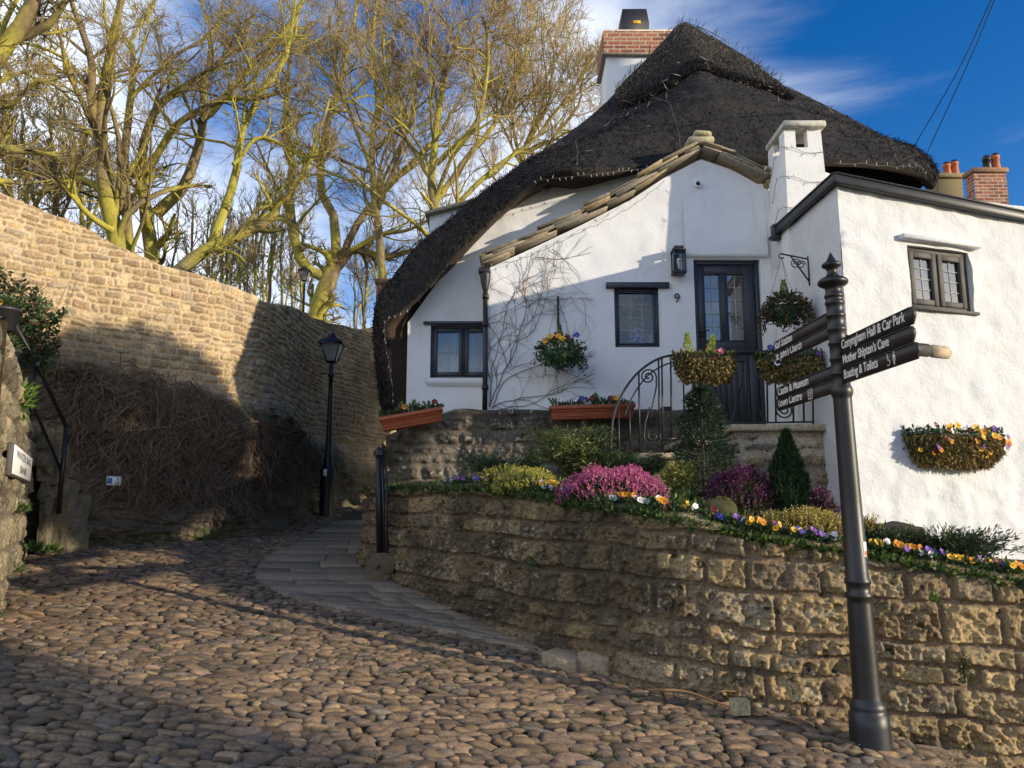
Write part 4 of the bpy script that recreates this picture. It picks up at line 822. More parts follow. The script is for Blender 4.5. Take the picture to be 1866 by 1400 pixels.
# cut reed ends: fine straws over the whole slope
rng = np.random.default_rng(73)
def straws(n, i0, i1, v0, v1, L, wd, cols, parent, name, stick=.15, off=.0, rnd=.35, side=0):
    i = rng.uniform(i0, i1, n).astype(int); j = (rng.uniform(v0, v1, n) * (NV - 1)).astype(int); p = X[i, j] + nX[i, j] * off; j2 = np.minimum(j + 3, NV - 1); jm = np.maximum(j - 3, 0); dn = nrm(X[i, j2] - X[i, jm])
    d = dn + rng.normal(size=(n, 3)) * rnd + nX[i, j] * stick; b = MB(); b.blades(p, d, rng.uniform(*L, n), rng.uniform(*wd, n), pick(cols, rng.random(n)) * rng.uniform(.6, 1.5, (n, 1)), rng); o = b.build(name, m_straw, parent); o['kind'] = 'stuff'; return o
straws(26000, 2, 297, .03, .99, (.05, .15), (.005, .012), [(.014, .012, .0105), (.026, .022, .018), (.009, .008, .0075), (.052, .042, .032), (.012, .0105, .0095)], cot, 'reed_ends', .10, .0, .28)
# ridge cap of newer reed with a ragged skirt
i0, i1 = 156, 236; cap_i = np.arange(i0, i1); vm = int(NV * .40)
edge = (.34 + .05 * np.sin(np.linspace(0, math.pi, len(cap_i))) - .14 * np.abs(np.linspace(-1, 1, len(cap_i))) ** 2); Acap = []
for a_, i in enumerate(cap_i):
    row = []
    for s_ in np.linspace(0, 1, 22): v_ = s_ * edge[a_] * (NV - 1); j = int(v_); f = v_ - j; p = X[i, j] * (1 - f) + X[i, min(j + 1, NV - 1)] * f; row.append(p + nX[i, j] * (.015 + .015 * s_) + np.array([0, 0, .03 * (1 - s_)]))
    j = int(edge[a_] * (NV - 1)); row.append(X[i, j] + nX[i, j] * .03); Acap.append(row)
Acap = np.array(Acap); Acap = np.concatenate([(Acap[:, :1] + np.array([0, .8, -.15])), Acap], 1)
cc = np.array((.026, .022, .017)) * (.4 + 1.3 * fbm(Acap * np.array([22, 22, 5]), 3, 81)[..., None]); b = MB(); b.grid(Acap, cc); b.build('ridge_cap', m_thatch, th, smooth=True)
b = MB(); n = 9000; a_ = rng.integers(0, len(cap_i), n); s_ = np.where(rng.random(n) < .45, rng.uniform(.78, 1, n), rng.uniform(.02, 1, n)); jj = (s_ * 20).astype(int) + 1; p = Acap[a_, jj]; dn = nrm(Acap[a_, np.minimum(jj + 2, 22)] - Acap[a_, jj - 1]); no = nX[cap_i[a_], 20]
tone = sst(.95, .0, s_)[:, None] * 1.15; cols = pick([(.085, .068, .045), (.14, .115, .08), (.055, .043, .03), (.20, .165, .11)], rng.random(n)) * (.22 + .9 * tone); b.blades(p, dn + rng.normal(size=(n, 3)) * .17 + no * .08, rng.uniform(.12, .30, n), rng.uniform(.006, .013, n), cols, rng); b.build('cap_straws', m_straw, th)['kind'] = 'stuff'
straws(70, 150, 246, .30, .56, (.12, .30), (.008, .014), [(.16, .135, .10), (.22, .18, .13), (.11, .09, .065)], th, 'loose_straws', .2, .10, .55); straws(30, 110, 260, .5, .9, (.08, .2), (.006, .010), [(.2, .17, .12), (.13, .11, .08)], th, 'stray_straws', .15, .04, .5)
# wire netting: peaked over the cap, and a few lacing seams down the slope
b = MB(); pk = P(1245, 37, 12.85)
for (e0_, e1_) in (((1243, 38), (1346, 98)), ((1243, 38), (1210, 74)), ((1250, 40), (1330, 80)), ((1262, 44), (1310, 80)), ((1256, 48), (1300, 62))): b.tube(smooth_poly([P(*e0_, 12.85), P((e0_[0] + e1_[0]) / 2 + 4, (e0_[1] + e1_[1]) / 2 - 2, 12.8), P(*e1_, 12.85)], 8), .006, 4)
for k_ in range(26): a = P(1243 + k_ * 3.6, 38 + k_ * 2.0, 12.85); b.tube([a, a + np.array([.02 * ((k_ % 3) - 1), -.02, -.02 - .12 * math.sin(k_ / 25 * 3.1)])], .0035, 3)
for (ia, v0, v1) in ((172, .36, .98), (222, .36, .98), (120, .1, .97), (262, .1, .95)):
    b.tube(np.array([X[int(ia + 6 * math.sin(q_ * 2.5)), int((v0 + (v1 - v0) * q_) * (NV - 1))] + nX[ia, int((v0 + (v1 - v0) * q_) * (NV - 1))] * .035 for q_ in np.linspace(0, 1, 26)]), .0055, 4)
b.build('wire_netting', mat('galvanised_wire', (.07, .07, .07), .5, 0), th)
# fairy lights along the eave, round the hood and across the white chimney
def fairy(name, label, pts, n, droop):
    pts = np.asarray(pts, float); ln = smooth_poly(pts, 120); ln[:, 2] -= droop * np.abs(np.sin(np.linspace(0, math.pi * (len(pts) - 1), 120))); t = thing(name, label, 'fairy lights', ln[60], 'strings of fairy lights'); b = MB(); b.tube(ln, .003, 4); b.build('wire', m_wire, t); r = random.Random(n)
    for i in range(n):
        p = ln[int(119 * (i + .5) / n)]; b = MB(); dd = nrm(np.array([r.uniform(-.6, .6), -.3, r.choice([-1, -1, 1])])); b.tube([p, p + dd * .02, p + dd * .045], [.0035, .005, .002], 5); b.build('bulb', m_fairy, t)
fairy('fairy_lights', 'string of fairy lights along the front eave above the porch', [P(970, 330, 9.72), P(1015, 325, 9.62), P(1070, 319, 9.56), P(1125, 313, 9.7), P(1160, 309, 9.85), P(1195, 304, 9.95)], 22, .0)
fairy('fairy_lights', 'string of fairy lights hanging down the thatch hood on the left', [P(748, 562, 9.93), P(725, 572, 9.95), P(703, 586, 10.0), P(702, 620, 10.05), P(708, 660, 10.1), P(715, 705, 10.15), P(716, 735, 10.2)], 16, .01)
fairy('fairy_lights', 'string of fairy lights along the eave right of the white chimney', [P(1520, 297, 9.9), P(1570, 297, 10.05), P(1620, 302, 10.3), P(1660, 302, 10.7), P(1686, 314, 11.1), P(1688, 330, 11.2)], 11, .02)
for zz, lb in ((6.0, 'uppermost'), (5.62, 'middle'), (5.22, 'lowest')):
    t_ = tap(zz); fairy('fairy_lights', '%s of three fairy light strings looped round the white chimney' % lb, [(cx0 - .012 + t_ * .8, 9.7, zz - .14), (cx0 - .015 + t_ * .8, cy0 + t_ - .012, zz), (3.55, cy0 + t_ - .016, zz - .07), (cx1 - t_ + .01, cy0 + t_ - .012, zz - .08)], 7, .02)
sb_ = smooth_poly([P(885, 486, 9.66), P(950, 470, 9.64), P(1050, 425, 9.64), P(1150, 375, 9.64), P(1210, 330, 9.64)], 12); fairy('fairy_lights', 'string of fairy lights along the left slope of the porch coping', sb_, 14, .02)
def rock(b, c, hv, seed, col, n=9, amp=.05, sq=.72):
    g_ = np.linspace(-1, 1, n); faces = []
    for ax in range(3):
        for s_ in (-1, 1):
            a, e = np.meshgrid(g_, g_, indexing='ij'); p = np.zeros((n, n, 3)); p[..., ax] = s_; p[..., (ax + 1) % 3] = a; p[..., (ax + 2) % 3] = e * s_
            sp_ = nrm(p); p = p * sq + sp_ * (1 - sq) * 1.25; w_ = p * np.asarray(hv, float); w_ = w_ + sp_ * (amp * 2 * (fbm(w_ * 6 + seed * 5.7 + np.asarray(c), 4, seed) - .5))[..., None]
            cc_ = np.asarray(col) * (.6 + .8 * fbm(w_ * 9 + seed, 3, seed + 1)[..., None]); b.grid(w_ + np.asarray(c, float), cc_)
# ------------------------------------------------------------------ stone plinth, landing and steps in front of the cottage
GREY = [(.17, .145, .105), (.21, .18, .13), (.14, .12, .085), (.25, .22, .17), (.18, .16, .10)]
def flat_line(p, q, n):
    t = np.linspace(0, 1, n)[:, None]; return np.asarray(p, float) * (1 - t) + np.asarray(q, float) * t
YP = 9.46; xl = P(703, 800, YP)[0]; L_ = flat_line((xl - .02, YP + .4, 0), (2.32, YP, 0), 300); L_[:, 1] = np.where(L_[:, 0] < xl + .3, YP + (xl + .3 - L_[:, 0]) * .5, YP)
zt = np.interp(L_[:, 0], [xl, xl + .35, xl + .8, 2.4], [P(700, 790, YP)[2], P(755, 770, YP)[2], P(830, 750, YP)[2], P(1000, 752, YP)[2]]); zlo = np.full(300, 1.5)
def pl_dark(q3, m): return np.clip(.25 + .5 * sst(.45, .6, fbm(q3 * 2.5, 4, 101)) + .4 * sst(2.6, 2.8, q3[..., 2]), 0, .85)
A, cA = stone_face(L_, zlo, zt, 110, (.09, .22), (.12, .36), 103, GREY, np.array((.20, .17, .13)), .035, .0, .03, .06, .012, .03, pl_dark, .36, .8)
b = MB(); b.grid(A, cA); tag(b.build('plinth_wall', m_gold, smooth=True), 'dark mossy stone plinth wall under the white gable', 'wall')
b = MB(); xe = L_[0, 0] + .03; b.add([(xe, YP + .43, 1.4), (xe, YM + 3, 1.4), (xe + .05, YM + 3, P(700, 790, YP)[2]), (xe + .05, YP + .43, P(700, 790, YP)[2])], [[0, 1, 2, 3]]); b.add([(xe, YP + .43, 2.5), (2.4, YP + .3, 2.5), (2.4, YM + .5, 2.5), (xe, YM + .5, 2.5)], [[0, 1, 2, 3]], (.1, .09, .06)); tag(b.build('terrace', m_gold), kind='structure')
st = thing('stone_steps', 'stone landing and steps rising to the blue cottage door', 'steps', (2.2, 8.8, 1.8))
YLd = 8.5; xa, xb = P(1333, 780, YLd)[0], 3.36; zl = P(1420, 774, YLd)[2]
L_ = flat_line((xa + .03, YLd + .04, 0), (xb, YLd + .04, 0), 120); zlo = np.full(120, 1.4); zt = np.full(120, zl - .06)
PALE = [(.36, .27, .16), (.42, .32, .19), (.30, .24, .16), (.22, .20, .16), (.46, .27, .09), (.34, .29, .21)]
A, cA = stone_face(L_, zlo, zt, 100, (.12, .24), (.16, .42), 107, PALE, np.array((.48, .40, .30)), .035, .0, .03, .06, .02, .03, lambda q3, m: .55 * sst(2.25, 2.05, q3[..., 2]) , .9, .4)
b = MB(); b.grid(A, cA); b.add([(xa + .03, YLd + .05, 1.4), (xa + .03, YG, 1.4), (xa + .03, YG, zl - .06), (xa + .03, YLd + .05, zl - .06)], [[0, 1, 2, 3]], (.3, .24, .15)); b.build('base', m_gold, st, smooth=True)
b = MB(); b.rbox(((xa + xb) / 2 - .015, (YLd + YG) / 2 - .03, zl - .035), ((xb - xa) / 2 + .01, 0, 0), (0, (YG - YLd) / 2 + .02, 0), (0, 0, .035), .012, (.44, .36, .24)); b.build('landing_slab', m_stone, st)
for k_, (pA, pB, pz) in enumerate(((1240, 1335, 802), (1168, 1242, 826))):
    x0_, x1_ = P(pA, pz, YLd)[0], P(pB, pz, YLd)[0]; z_ = P(pA, pz, YLd)[2]; b = MB(); b.rbox(((x0_ + x1_) / 2, YLd + .45, z_ - .03), ((x1_ - x0_) / 2 + .02, 0, 0), (0, .47, 0), (0, 0, .032), .012, (.40, .33, .22)); b.box(x0_ + .03, x1_ - .0, YLd + .03, YLd + .9, 1.4, z_ - .062, (.22, .17, .10)); b.build('step', m_gold, st)
# ------------------------------------------------------------------ wrought iron railing with scrolls
YR = 8.62
def Q(px, py, y=YR): return P(px, py, y)
rl = thing('railing', 'curved wrought iron railing with scrolls along the cottage steps', 'railing', Q(1300, 775))
arc = smooth_poly([Q(1114, 838), Q(1114, 790), Q(1119, 755), Q(1136, 714), Q(1166, 676), Q(1200, 654), Q(1240, 645), Q(1290, 641)], 40)
b = MB(); b.tube(arc, .014, 6); b.tube([Q(1290, 641), Q(1510, 640)], .014, 6); b.tube([Q(1510, 640), (3.33, YR, Q(1510, 640)[2])], .014, 6); b.build('top_rail', m_iron, rl)
arc2 = smooth_poly([Q(1137, 762), Q(1147, 735), Q(1165, 703), Q(1186, 680), Q(1205, 668), Q(1240, 656)], 24)
b = MB(); b.tube(arc2, .009, 6); b.build('inner_rail', m_iron, rl)
for (p, q) in (((1130, 829), (1170, 829)), ((1203, 801), (1232, 799)), ((1300, 772), (1482, 769))):
    b = MB(); b.tube([Q(*p), Q(*q)], .010, 6); b.build('bottom_rail', m_iron, rl)
bars = [(1127, 737, 860), (1147, 737, 829), (1164, 678, 832), (1200, 655, 801), (1206, 654, 822), (1222, 650, 800), (1245, 645, 800), (1262, 643, 790), (1303, 641, 772), (1322, 641, 772), (1343, 641, 771), (1360, 641, 771), (1378, 641, 771), (1397, 641, 770), (1412, 641, 770), (1444, 641, 770), (1463, 641, 769), (1480, 641, 775)]
for (px, pt_, pb_) in bars:
    b = MB(); b.tube([Q(px, pt_), Q(px + 2, pb_)], .010, 6); b.build('bar', m_iron, rl)
def scroll(c0, r0, turns, start, sgn, tail):
    th_ = np.linspace(0, turns * 2 * math.pi, 46); r_ = r0 * (1 - th_ / th_[-1] * .86); p = [np.asarray(c0) + np.array([r * math.cos(start + sgn * t), 0, r * math.sin(start + sgn * t)]) for r, t in zip(r_, th_)]
    pts = [np.asarray(t) for t in tail] + p; b = MB(); b.tube(pts, .009, 6); b.build('scroll', m_iron, rl)
for (cx, cy, r, ang0, sg, tl) in ((1181, 687, 15, -.1, 1, [(1183, 775), (1188, 745), (1196, 705)]), (1190, 795, 17, math.pi, 1, [(1184, 742), (1176, 770)]), (1278, 786, 15, math.pi, 1, [(1284, 700), (1272, 740), (1264, 770)]), (1430, 747, 16, math.pi, 1, [(1438, 680), (1424, 715), (1414, 735)]), (1345, 785, 14, math.pi, 1, [(1352, 700), (1340, 740)])):
    u_ = Q(cx, cy); s_ = (Q(cx + 10, cy)[0] - u_[0]) / 10; scroll(u_, r * s_, 1.9, ang0, sg, [Q(*t) for t in tl])
# ------------------------------------------------------------------ black iron gate standing open at the end of the garden wall
gt = thing('iron_gate', 'black iron gate standing open at the end of the garden wall', 'gate', P(693, 1005, 9.6))
b = MB(); p0 = P(692, 1010, 9.06); p1 = P(690, 830, 9.06); b.tube([p0, p1], .036, 8); e_ = np.array([.06, -.05, 0]); b.tube([p0 + e_, p1 + e_ - (0, 0, .15)], .016, 6); b.tube([p0 + e_ * 1.7, p1 + e_ * 1.7 - (0, 0, .15)], .014, 6); zq = zg(p0[0], p0[1]); bs = MB(); rock(bs, (p0[0] + .02, p0[1] + .06, (p0[2] + zq) / 2 - .02), (.16, .17, (p0[2] - zq) / 2 + .03), 63, (.17, .13, .08), 9, .025, .85); b.lathe([(.06, 0), (.06, .05), (.02, .09), (0, .1)], p1, 8); b.build('post', m_iron, gt); bs.build('threshold_stone', m_gold, gt, True)
b = MB(); p0 = P(713, 887, 9.75); p1 = P(712, 810, 9.75); b.tube([p0, p1], .045, 8); b.lathe([(.06, 0), (.06, .04), (.015, .1), (0, .1)], p1, 8); b.build('post', m_iron, gt)
gx0_ = P(693, 900, 9.1); dirg = nrm(np.array([-.11, 1.0, .08])); 
for zz in (P(692, 985, 9.45)[2], P(692, 905, 9.45)[2], P(692, 832, 9.45)[2]):
    b = MB(); a = np.array([gx0_[0], 9.1, zz]); b.tube([a, a + dirg * .95], .014, 6); b.build('rail', m_iron, gt)
for k_ in range(8):
    b = MB(); a = np.array([gx0_[0], 9.1, 0]) + dirg * (.1 + .115 * k_); zz0, zz1 = P(692, 985, 9.45)[2] + .02, P(692, 832, 9.45)[2] + .05; b.tube([(a[0], a[1], zz0), (a[0], a[1], zz1 + (.1 if k_ % 2 else 0))], .009, 5); b.build('bar', m_iron, gt)
for k_ in range(3):
    b = MB(); c = np.array([gx0_[0] - .11 * (.18 + .26 * k_) + .03, 9.28 + .26 * k_, P(692, 846, 9.45)[2]]); b.tube([c + np.array([0, .09 * (1 - t / 14) * math.cos(t), .09 * (1 - t / 14) * math.sin(t)]) for t in np.linspace(0, 11, 30)], .008, 5); b.build('scroll', m_iron, gt)
# ------------------------------------------------------------------ finger signpost
YS = 5.15
def size_at(py): r = ray(1550, py); return YS / r[1] / FPX
prof = [(1366, 39), (1322, 38), (1300, 37), (1297, 33), (1290, 34), (1284, 34), (1279, 31), (1272, 27), (1262, 26), (1200, 25), (1100, 22.5), (1092, 22), (1089, 25), (1083, 25.5), (1079, 22), (1066, 21.5), (1063, 24.5), (1057, 24.5), (1053, 21.5), (900, 19), (730, 17), (724, 17.5), (719, 20), (712, 20.5), (706, 19), (703, 16.5)]
for yb in (682, 655, 627, 601, 576, 553, 540): prof += [(yb + 4, 16), (yb + 2, 18), (yb - 2, 18), (yb - 4, 16)]
prof += [(524, 15), (522, 22), (518, 28), (513, 28), (509, 24), (505, 14), (500, 10), (494, 9), (489, 12), (486, 18), (482, 18), (479, 14), (476, 9), (468, 5), (460, 0.3)]
xt, xb_ = P(1513, 460, YS), P(1587, 1355, YS); zb0 = zg(xb_[0], YS) - .03
pr = [(r_ * .94 * size_at(py), P(1550, py, YS)[2]) for py, r_ in prof]; pr[0] = (pr[0][0], zb0)
lean = (xt[0] - xb_[0]) / (xt[2] - xb_[2]); sp = thing('signpost', 'black cast iron finger signpost leaning slightly before the stone wall', 'signpost', (xb_[0], YS, zb0))
o_ = (xb_[0] - lean * xb_[2], YS, 0); b = MB(); n0 = [i for i, q in enumerate(prof) if q[0] == 1272][0]
b.lathe(pr[n0:], o_, 28, axis=(lean, 0)); post = b.build('post', m_black, sp, True)
for f in post.data.polygons: pass
b = MB(); b.lathe(pr[:n0 + 1], o_, 12, axis=(lean, 0)); b.build('base', mat('worn_black_base', (.014, .016, .022), .45, .3, 12, .2, 30, dist=.003, patch=((.30, .34, .38), 8, .66, .74)), sp)
def px_on_post(py): z = P(1550, py, YS)[2]; return np.array([o_[0] + lean * z, YS, z])
m_arm = mat('worn_black_sign', (.030, .024, .020), .55, .3, 12, .15, 40, dist=.002)
SD = nrm(np.array([.043, -1.0, 0])); SN = np.array([-SD[1] * -1, 0, 0]); SN = nrm(np.array([SD[1], -SD[0], 0]))
if SN[0] > 0: SN = -SN
def arm(py0, py1, Lb, La, txt, tsz, tstart, sgn, d=SD, nr=SN, sx=.8, wood=False, side=1):
    c = px_on_post((py0 + py1) / 2); hgt_ = abs(px_on_post(py0)[2] - px_on_post(py1)[2]); z = np.array([0, 0, 1.0]); e = d * sgn; h = hgt_ / 2 - .002
    pts = [c + e * Lb - z * h, c + e * Lb + z * h, c + e * (La - .03) + z * h, c + e * (La - .008) + z * h * .55, c + e * La, c + e * (La - .008) - z * h * .3, c + e * (La - .03) - z * h]
    b = MB(); b.prism([p - nr * .012 for p in pts], nr * .024); a = b.build('sign_arm', m_wood if wood else m_arm, sp)
    b = MB(); b.prism([p + z * (.0) - nr * .006 for p in [c + e * Lb + z * h, c + e * (La - .03) + z * h, c + e * (La - .03) + z * (h - .008), c + e * Lb + z * (h - .008)]], nr * .022); b.build('edge_bead', m_black, a)
    if txt:
        st_ = c + e * tstart * (1) + nr * .0125 - z * (h * .42)
        text_mesh(txt, tsz, st_, d, z, nr, m_letter, 'lettering', a, sx=sx, ext=.0012, bold=.0012)
    return a, c, h
a1, c1, h1 = arm(622, 648.5, .05, .93, 'Conyngham Hall & Car Park', .084, .075, 1, sx=.80); a1['label'] = 'sign arm reading Conyngham Hall & Car Park'
a2, _, _ = arm(649, 675, .05, .91, "Mother Shipton's Cave", .082, .075, 1, sx=.77); a2['label'] = "sign arm reading Mother Shipton's Cave"
a3, c3, h3 = arm(675.5, 702, .05, .94, 'Boating & Toilets', .082, .075, 1, sx=.77); a3['label'] = 'sign arm reading Boating & Toilets'
def flat(b, pts, w_, base, d=SD, nr=SN):            # thin raised strokes on a sign face, in (along, up) metres
    z = np.array([0, 0, 1.0])
    for p, q in zip(pts[:-1], pts[1:]):
        a, e = base + d * p[0] + z * p[1], base + d * q[0] + z * q[1]; t = e - a; L = np.linalg.norm(t)
        if L < 1e-6: continue
        t = t / L; s_ = np.cross(t, nr); b.prism([a - s_ * w_ / 2 - t * w_ * .3, a + s_ * w_ / 2 - t * w_ * .3, e + s_ * w_ / 2 + t * w_ * .3, e - s_ * w_ / 2 + t * w_ * .3], nr * .002)
b = MB(); bs_ = c3 + SD * .62 + SN * .0125; circ = [(.018 + .017 * math.cos(t), -.018 + .017 * math.sin(t)) for t in np.linspace(-2.4, 1.5, 12)]; flat(b, circ, .005, bs_); flat(b, [(.010, .022), (.012, -.004), (.028, -.004), (.036, -.026)], .006, bs_); flat(b, [(.012, .010), (.026, .010)], .004, bs_); flat(b, [(.008, .030), (.012, .030)], .008, bs_); b.build('wheelchair_symbol', m_letter, a3)
b = MB(); bs_ = c3 + SD * .69 + SN * .0125; flat(b, [(.012, .016), (.012, -.036)], .016, bs_); flat(b, [(.004, .012), (-.002, -.012)], .005, bs_); flat(b, [(.020, .012), (.026, -.012)], .005, bs_); flat(b, [(.009, .030), (.015, .030)], .010, bs_); flat(b, [(.012, -.006), (.012, -.012)], .026, bs_); b.build('person_symbol', m_letter, a3)
a4, _, _ = arm(563, 587, .05, 1.10, 'Rail Station', .088, 1.06, -1, sx=.88); a4['label'] = 'sign arm reading Rail Station'
a5, _, _ = arm(587.5, 611, .05, 1.08, "St. John's Church", .086, 1.05, -1, sx=.84); a5['label'] = "sign arm reading St. John's Church"
a6, _, _ = arm(662, 687, .05, 1.10, 'Castle & Museum', .088, 1.06, -1, sx=.93); a6['label'] = 'sign arm reading Castle & Museum'
a7, c7, h7 = arm(687.5, 712, .05, 1.12, 'Town Centre', .088, 1.08, -1, sx=.97); a7['label'] = 'sign arm reading Town Centre with an information symbol'
b = MB(); bs_ = c7 - SD * .46 + SN * .0125; q_ = .034; flat(b, [(-q_, -q_), (q_, -q_), (q_, q_), (-q_, q_), (-q_, -q_)], .007, bs_); flat(b, [(-.008, .008), (.004, .010), (-.004, -.020), (.010, -.018)], .009, bs_); flat(b, [(.004, .022), (.008, .022)], .011, bs_); b.build('information_symbol', m_letter, a7)
DB = nrm(np.array([.92, .39, 0])); NB = np.array([.39, -.92, 0]) / np.linalg.norm([.39, -.92]); a8, c8, h8 = arm(609, 634, .05, .86, 'P', .075, .075, 1, d=DB, nr=NB, sx=.8); a8['label'] = 'sign arm behind the others with a bare tan tip'
b = MB(); zz = np.array([0, 0, 1.0]); b.prism([c8 + DB * .862 - zz * h8 - NB * .012, c8 + DB * .862 + zz * h8 - NB * .012, c8 + DB * 1.02 + zz * h8 - NB * .012, c8 + DB * 1.05 + zz * h8 * .3 - NB * .012, c8 + DB * 1.05 - zz * h8 * .3 - NB * .012, c8 + DB * 1.02 - zz * h8 - NB * .012], NB * .024); b.build('bare_tip', m_wood, a8)
p = px_on_post(1000); rr_ = 19.5 * size_at(1000); ang_ = np.linspace(-.25, .25, 6); Az = np.array([[p + np.array([(rr_ + .002) * math.cos(t), (rr_ + .002) * math.sin(t), z]) for z in (-.045, .045)] for t in ang_ - .9]); b = MB(); b.grid(Az); b.build('sticker', m_white, sp); Az = np.array([[p + np.array([(rr_ + .004) * math.cos(t), (rr_ + .004) * math.sin(t), z]) for z in (-.040, -.012)] for t in ang_ * .7 - .9]); b = MB(); b.grid(Az); b.build('sticker', m_orange, sp)
# ------------------------------------------------------------------ heritage street lamps
def street_lamp(x, y, z0, H, label, slim=1.0):
    t = thing('street_lamp', label, 'street lamp', (x, y, z0), 'black lantern street lamps'); o = np.array([x, y, z0]); k_ = H / 3.4
    b = MB(); b.lathe([(.125, -.1), (.125, .78), (.13, .80), (.135, .84), (.12, .87), (.085, .92), (.075, 1.05), (.058, 1.1), (.052, 1.3), (.040, 2.2), (.036, 2.5), (.055, 2.51), (.055, 2.55), (.036, 2.58), (.034, 2.64), (.05, 2.68), (.028, 2.74), (.03, 2.76), (.06, 2.78)] if slim == 1 else [(.06, -.3), (.05, 1), (.04, H - .6), (.055, H - .59), (.03, H - .55), (.07, H - .49)], o, 14); b.build('post', m_black, t, True)
    zb = 2.78 if slim == 1 else H - .49
    b = MB(); b.tube([o + (-.2, 0, zb - .22), o + (.2, 0, zb - .22)], .010, 6); b.build('ladder_bar', m_black, t)
    w0_, w1_, hh_ = .075, .175, .33; b = MB(); cs = [(-1, -1), (1, -1), (1, 1), (-1, 1)]
    for (i, j) in cs: b.tube([o + (i * w0_, j * w0_, zb), o + (i * w1_, j * w1_, zb + hh_)], .012, 4)
    for (w_, zz) in ((w0_, zb), (w1_, zb + hh_)): b.tube([o + (i * w_, j * w_, zz) for i, j in cs + cs[:1]], .016, 4)
    b.obox(o + (0, 0, zb - .01), (w0_, 0, 0), (0, w0_, 0), (0, 0, .012)); fr = b.build('lantern_frame', m_black, t)
    for i in range(4):
        a, c = cs[i], cs[(i + 1) % 4]; b = MB(); b.add([o + (a[0] * w0_, a[1] * w0_, zb + .01), o + (c[0] * w0_, c[1] * w0_, zb + .01), o + (c[0] * w1_, c[1] * w1_, zb + hh_), o + (a[0] * w1_, a[1] * w1_, zb + hh_)], [[0, 1, 2, 3]]); b.build('pane', m_frost, fr)
    b = MB(); A = np.array([[o + (i * w_, j * w_, zb + zz) for i, j in cs + cs[:1]] for w_, zz in ((w1_ + .035, hh_ - .02), (w1_ + .035, hh_ + .01), (.10, hh_ + .10), (.065, hh_ + .115), (.075, hh_ + .135), (.06, hh_ + .16), (.03, hh_ + .17))]); b.grid(A); b.lathe([(.03, .17), (.038, .19), (.010, .205), (.018, .225), (.010, .24), (.002, .28)], o + (0, 0, zb + hh_), 10); b.build('lantern_roof', m_black, t)
    b = MB(); b.lathe([(.01, .02), (.03, .06), (.045, .16), (.02, .24), (0, .25)], o + (0, 0, zb), 10); b.build('bulb', m_bulb, fr, True)
m_frost = mat('frosted_pane', (.5, .46, .4), .35, .1, 8); m_frost.node_tree.nodes['Principled BSDF'].inputs['Transmission Weight'].default_value = .55
q = P(594, 945, 14.1); street_lamp(q[0], q[1], q[2], 3.4, 'tall black lantern street lamp standing in the lane before the rubble wall')
q = P(556, 487, 27.0); street_lamp(q[0], q[1], 5.6, q[2] - 5.6, 'distant lantern street lamp seen above the top of the rubble wall', .9)
b = MB(); q = P(594, 862, 14.0); b.rbox(q + np.array([0, -.068, 0]), (.03, 0, 0), (0, .004, 0), (0, 0, .06), .003); b.build('sticker', m_white, [o for o in C.objects if o.name == 'street_lamp'][0])
# ------------------------------------------------------------------ terracotta troughs
def trough(name_l, pa, pb_, dep, hz, wdir):
    a, c = np.asarray(pa, float), np.asarray(pb_, float); d = c - a; L = np.linalg.norm(d); d = d / L; nn_ = nrm(np.cross(d, (0, 0, 1.0))); up = nrm(np.cross(nn_, d)); t = thing('planter_trough', name_l, 'planter', (a + c) / 2, 'terracotta flower troughs')
    b = MB(); ring = []
    for (ins, z) in ((.03, 0), (.012, hz * .72), (.012, hz * .72), (-.004, hz * .74), (-.004, hz), (.014, hz), (.02, hz * .8), (.02, hz * .3)):
        ring.append([a + d * ins + nn_ * (dep - ins) + up * z, c - d * ins + nn_ * (dep - ins) + up * z, c - d * ins - nn_ * (0 - ins) + up * z, a + d * ins - nn_ * (0 - ins) + up * z, a + d * ins + nn_ * (dep - ins) + up * z])
    b.grid(np.array(ring)); b.add(np.array(ring)[0][:4], [[0, 1, 2, 3]]); b.add(np.array(ring)[-1][:4], [[0, 1, 2, 3]])
    for k_ in range(3): z = hz * (.2 + .2 * k_); b.obox((a + c) / 2 + nn_ * (dep - .012 + .002 * (1 - k_) * 0) + up * z, d * (L / 2 - .03), nn_ * .004, up * .004)
    b.build('trough', m_terra, t); return t, a, c, nn_, up, dep, hz
TR1 = trough('terracotta trough tilted on the left end of the plinth wall', P(697, 789, 9.3), P(810, 769, 9.35), .24, .155, 1)
TR2 = trough('level terracotta trough beside the iron railing', P(1001, 768, 9.36), P(1153, 764, 9.36), .24, .155, 1)
# ------------------------------------------------------------------ stone stair wing on the far left
def lw_xy(y): return np.array([-.52 * y - .736, y])
ys_ = np.linspace(5.6, 9.12, 230); L_ = np.stack([-.52 * ys_ - .736, ys_, ys_ * 0], 1)
SWP = ([(.29, .235, .14), (.25, .21, .13), (.33, .27, .16), (.22, .19, .12)], np.array((.20, .165, .11)), .035, .02, .03, .04, .012, .03, lambda q3, m: .6 * sst(.5, .64, fbm(q3 * 2.2, 4, 113)), 1.2, .5)
def sw_top(y): return np.interp(y, [4, 6.5, 7.6, 8.6, 9.35], [3.0, 2.95, 2.85, 2.62, 2.45])
b = MB(); zt = sw_top(ys_); A, cA = stone_face(L_, zg(L_[:, 0], L_[:, 1]) - .15, zt, 120, (.16, .34), (.25, .7), 111, *SWP); b.grid(A, cA)
SWP = SWP[:9] + (.12, .5); L2 = flat_line((-8.5, 5.35, 0), (L_[0, 0] - .10, 5.62, 0), 160); A, cA = stone_face(L2, zg(L2[:, 0], L2[:, 1]) - .15, sw_top(L2[:, 1]) - .005, 110, (.16, .34), (.25, .7), 115, *SWP); b.grid(A, cA)
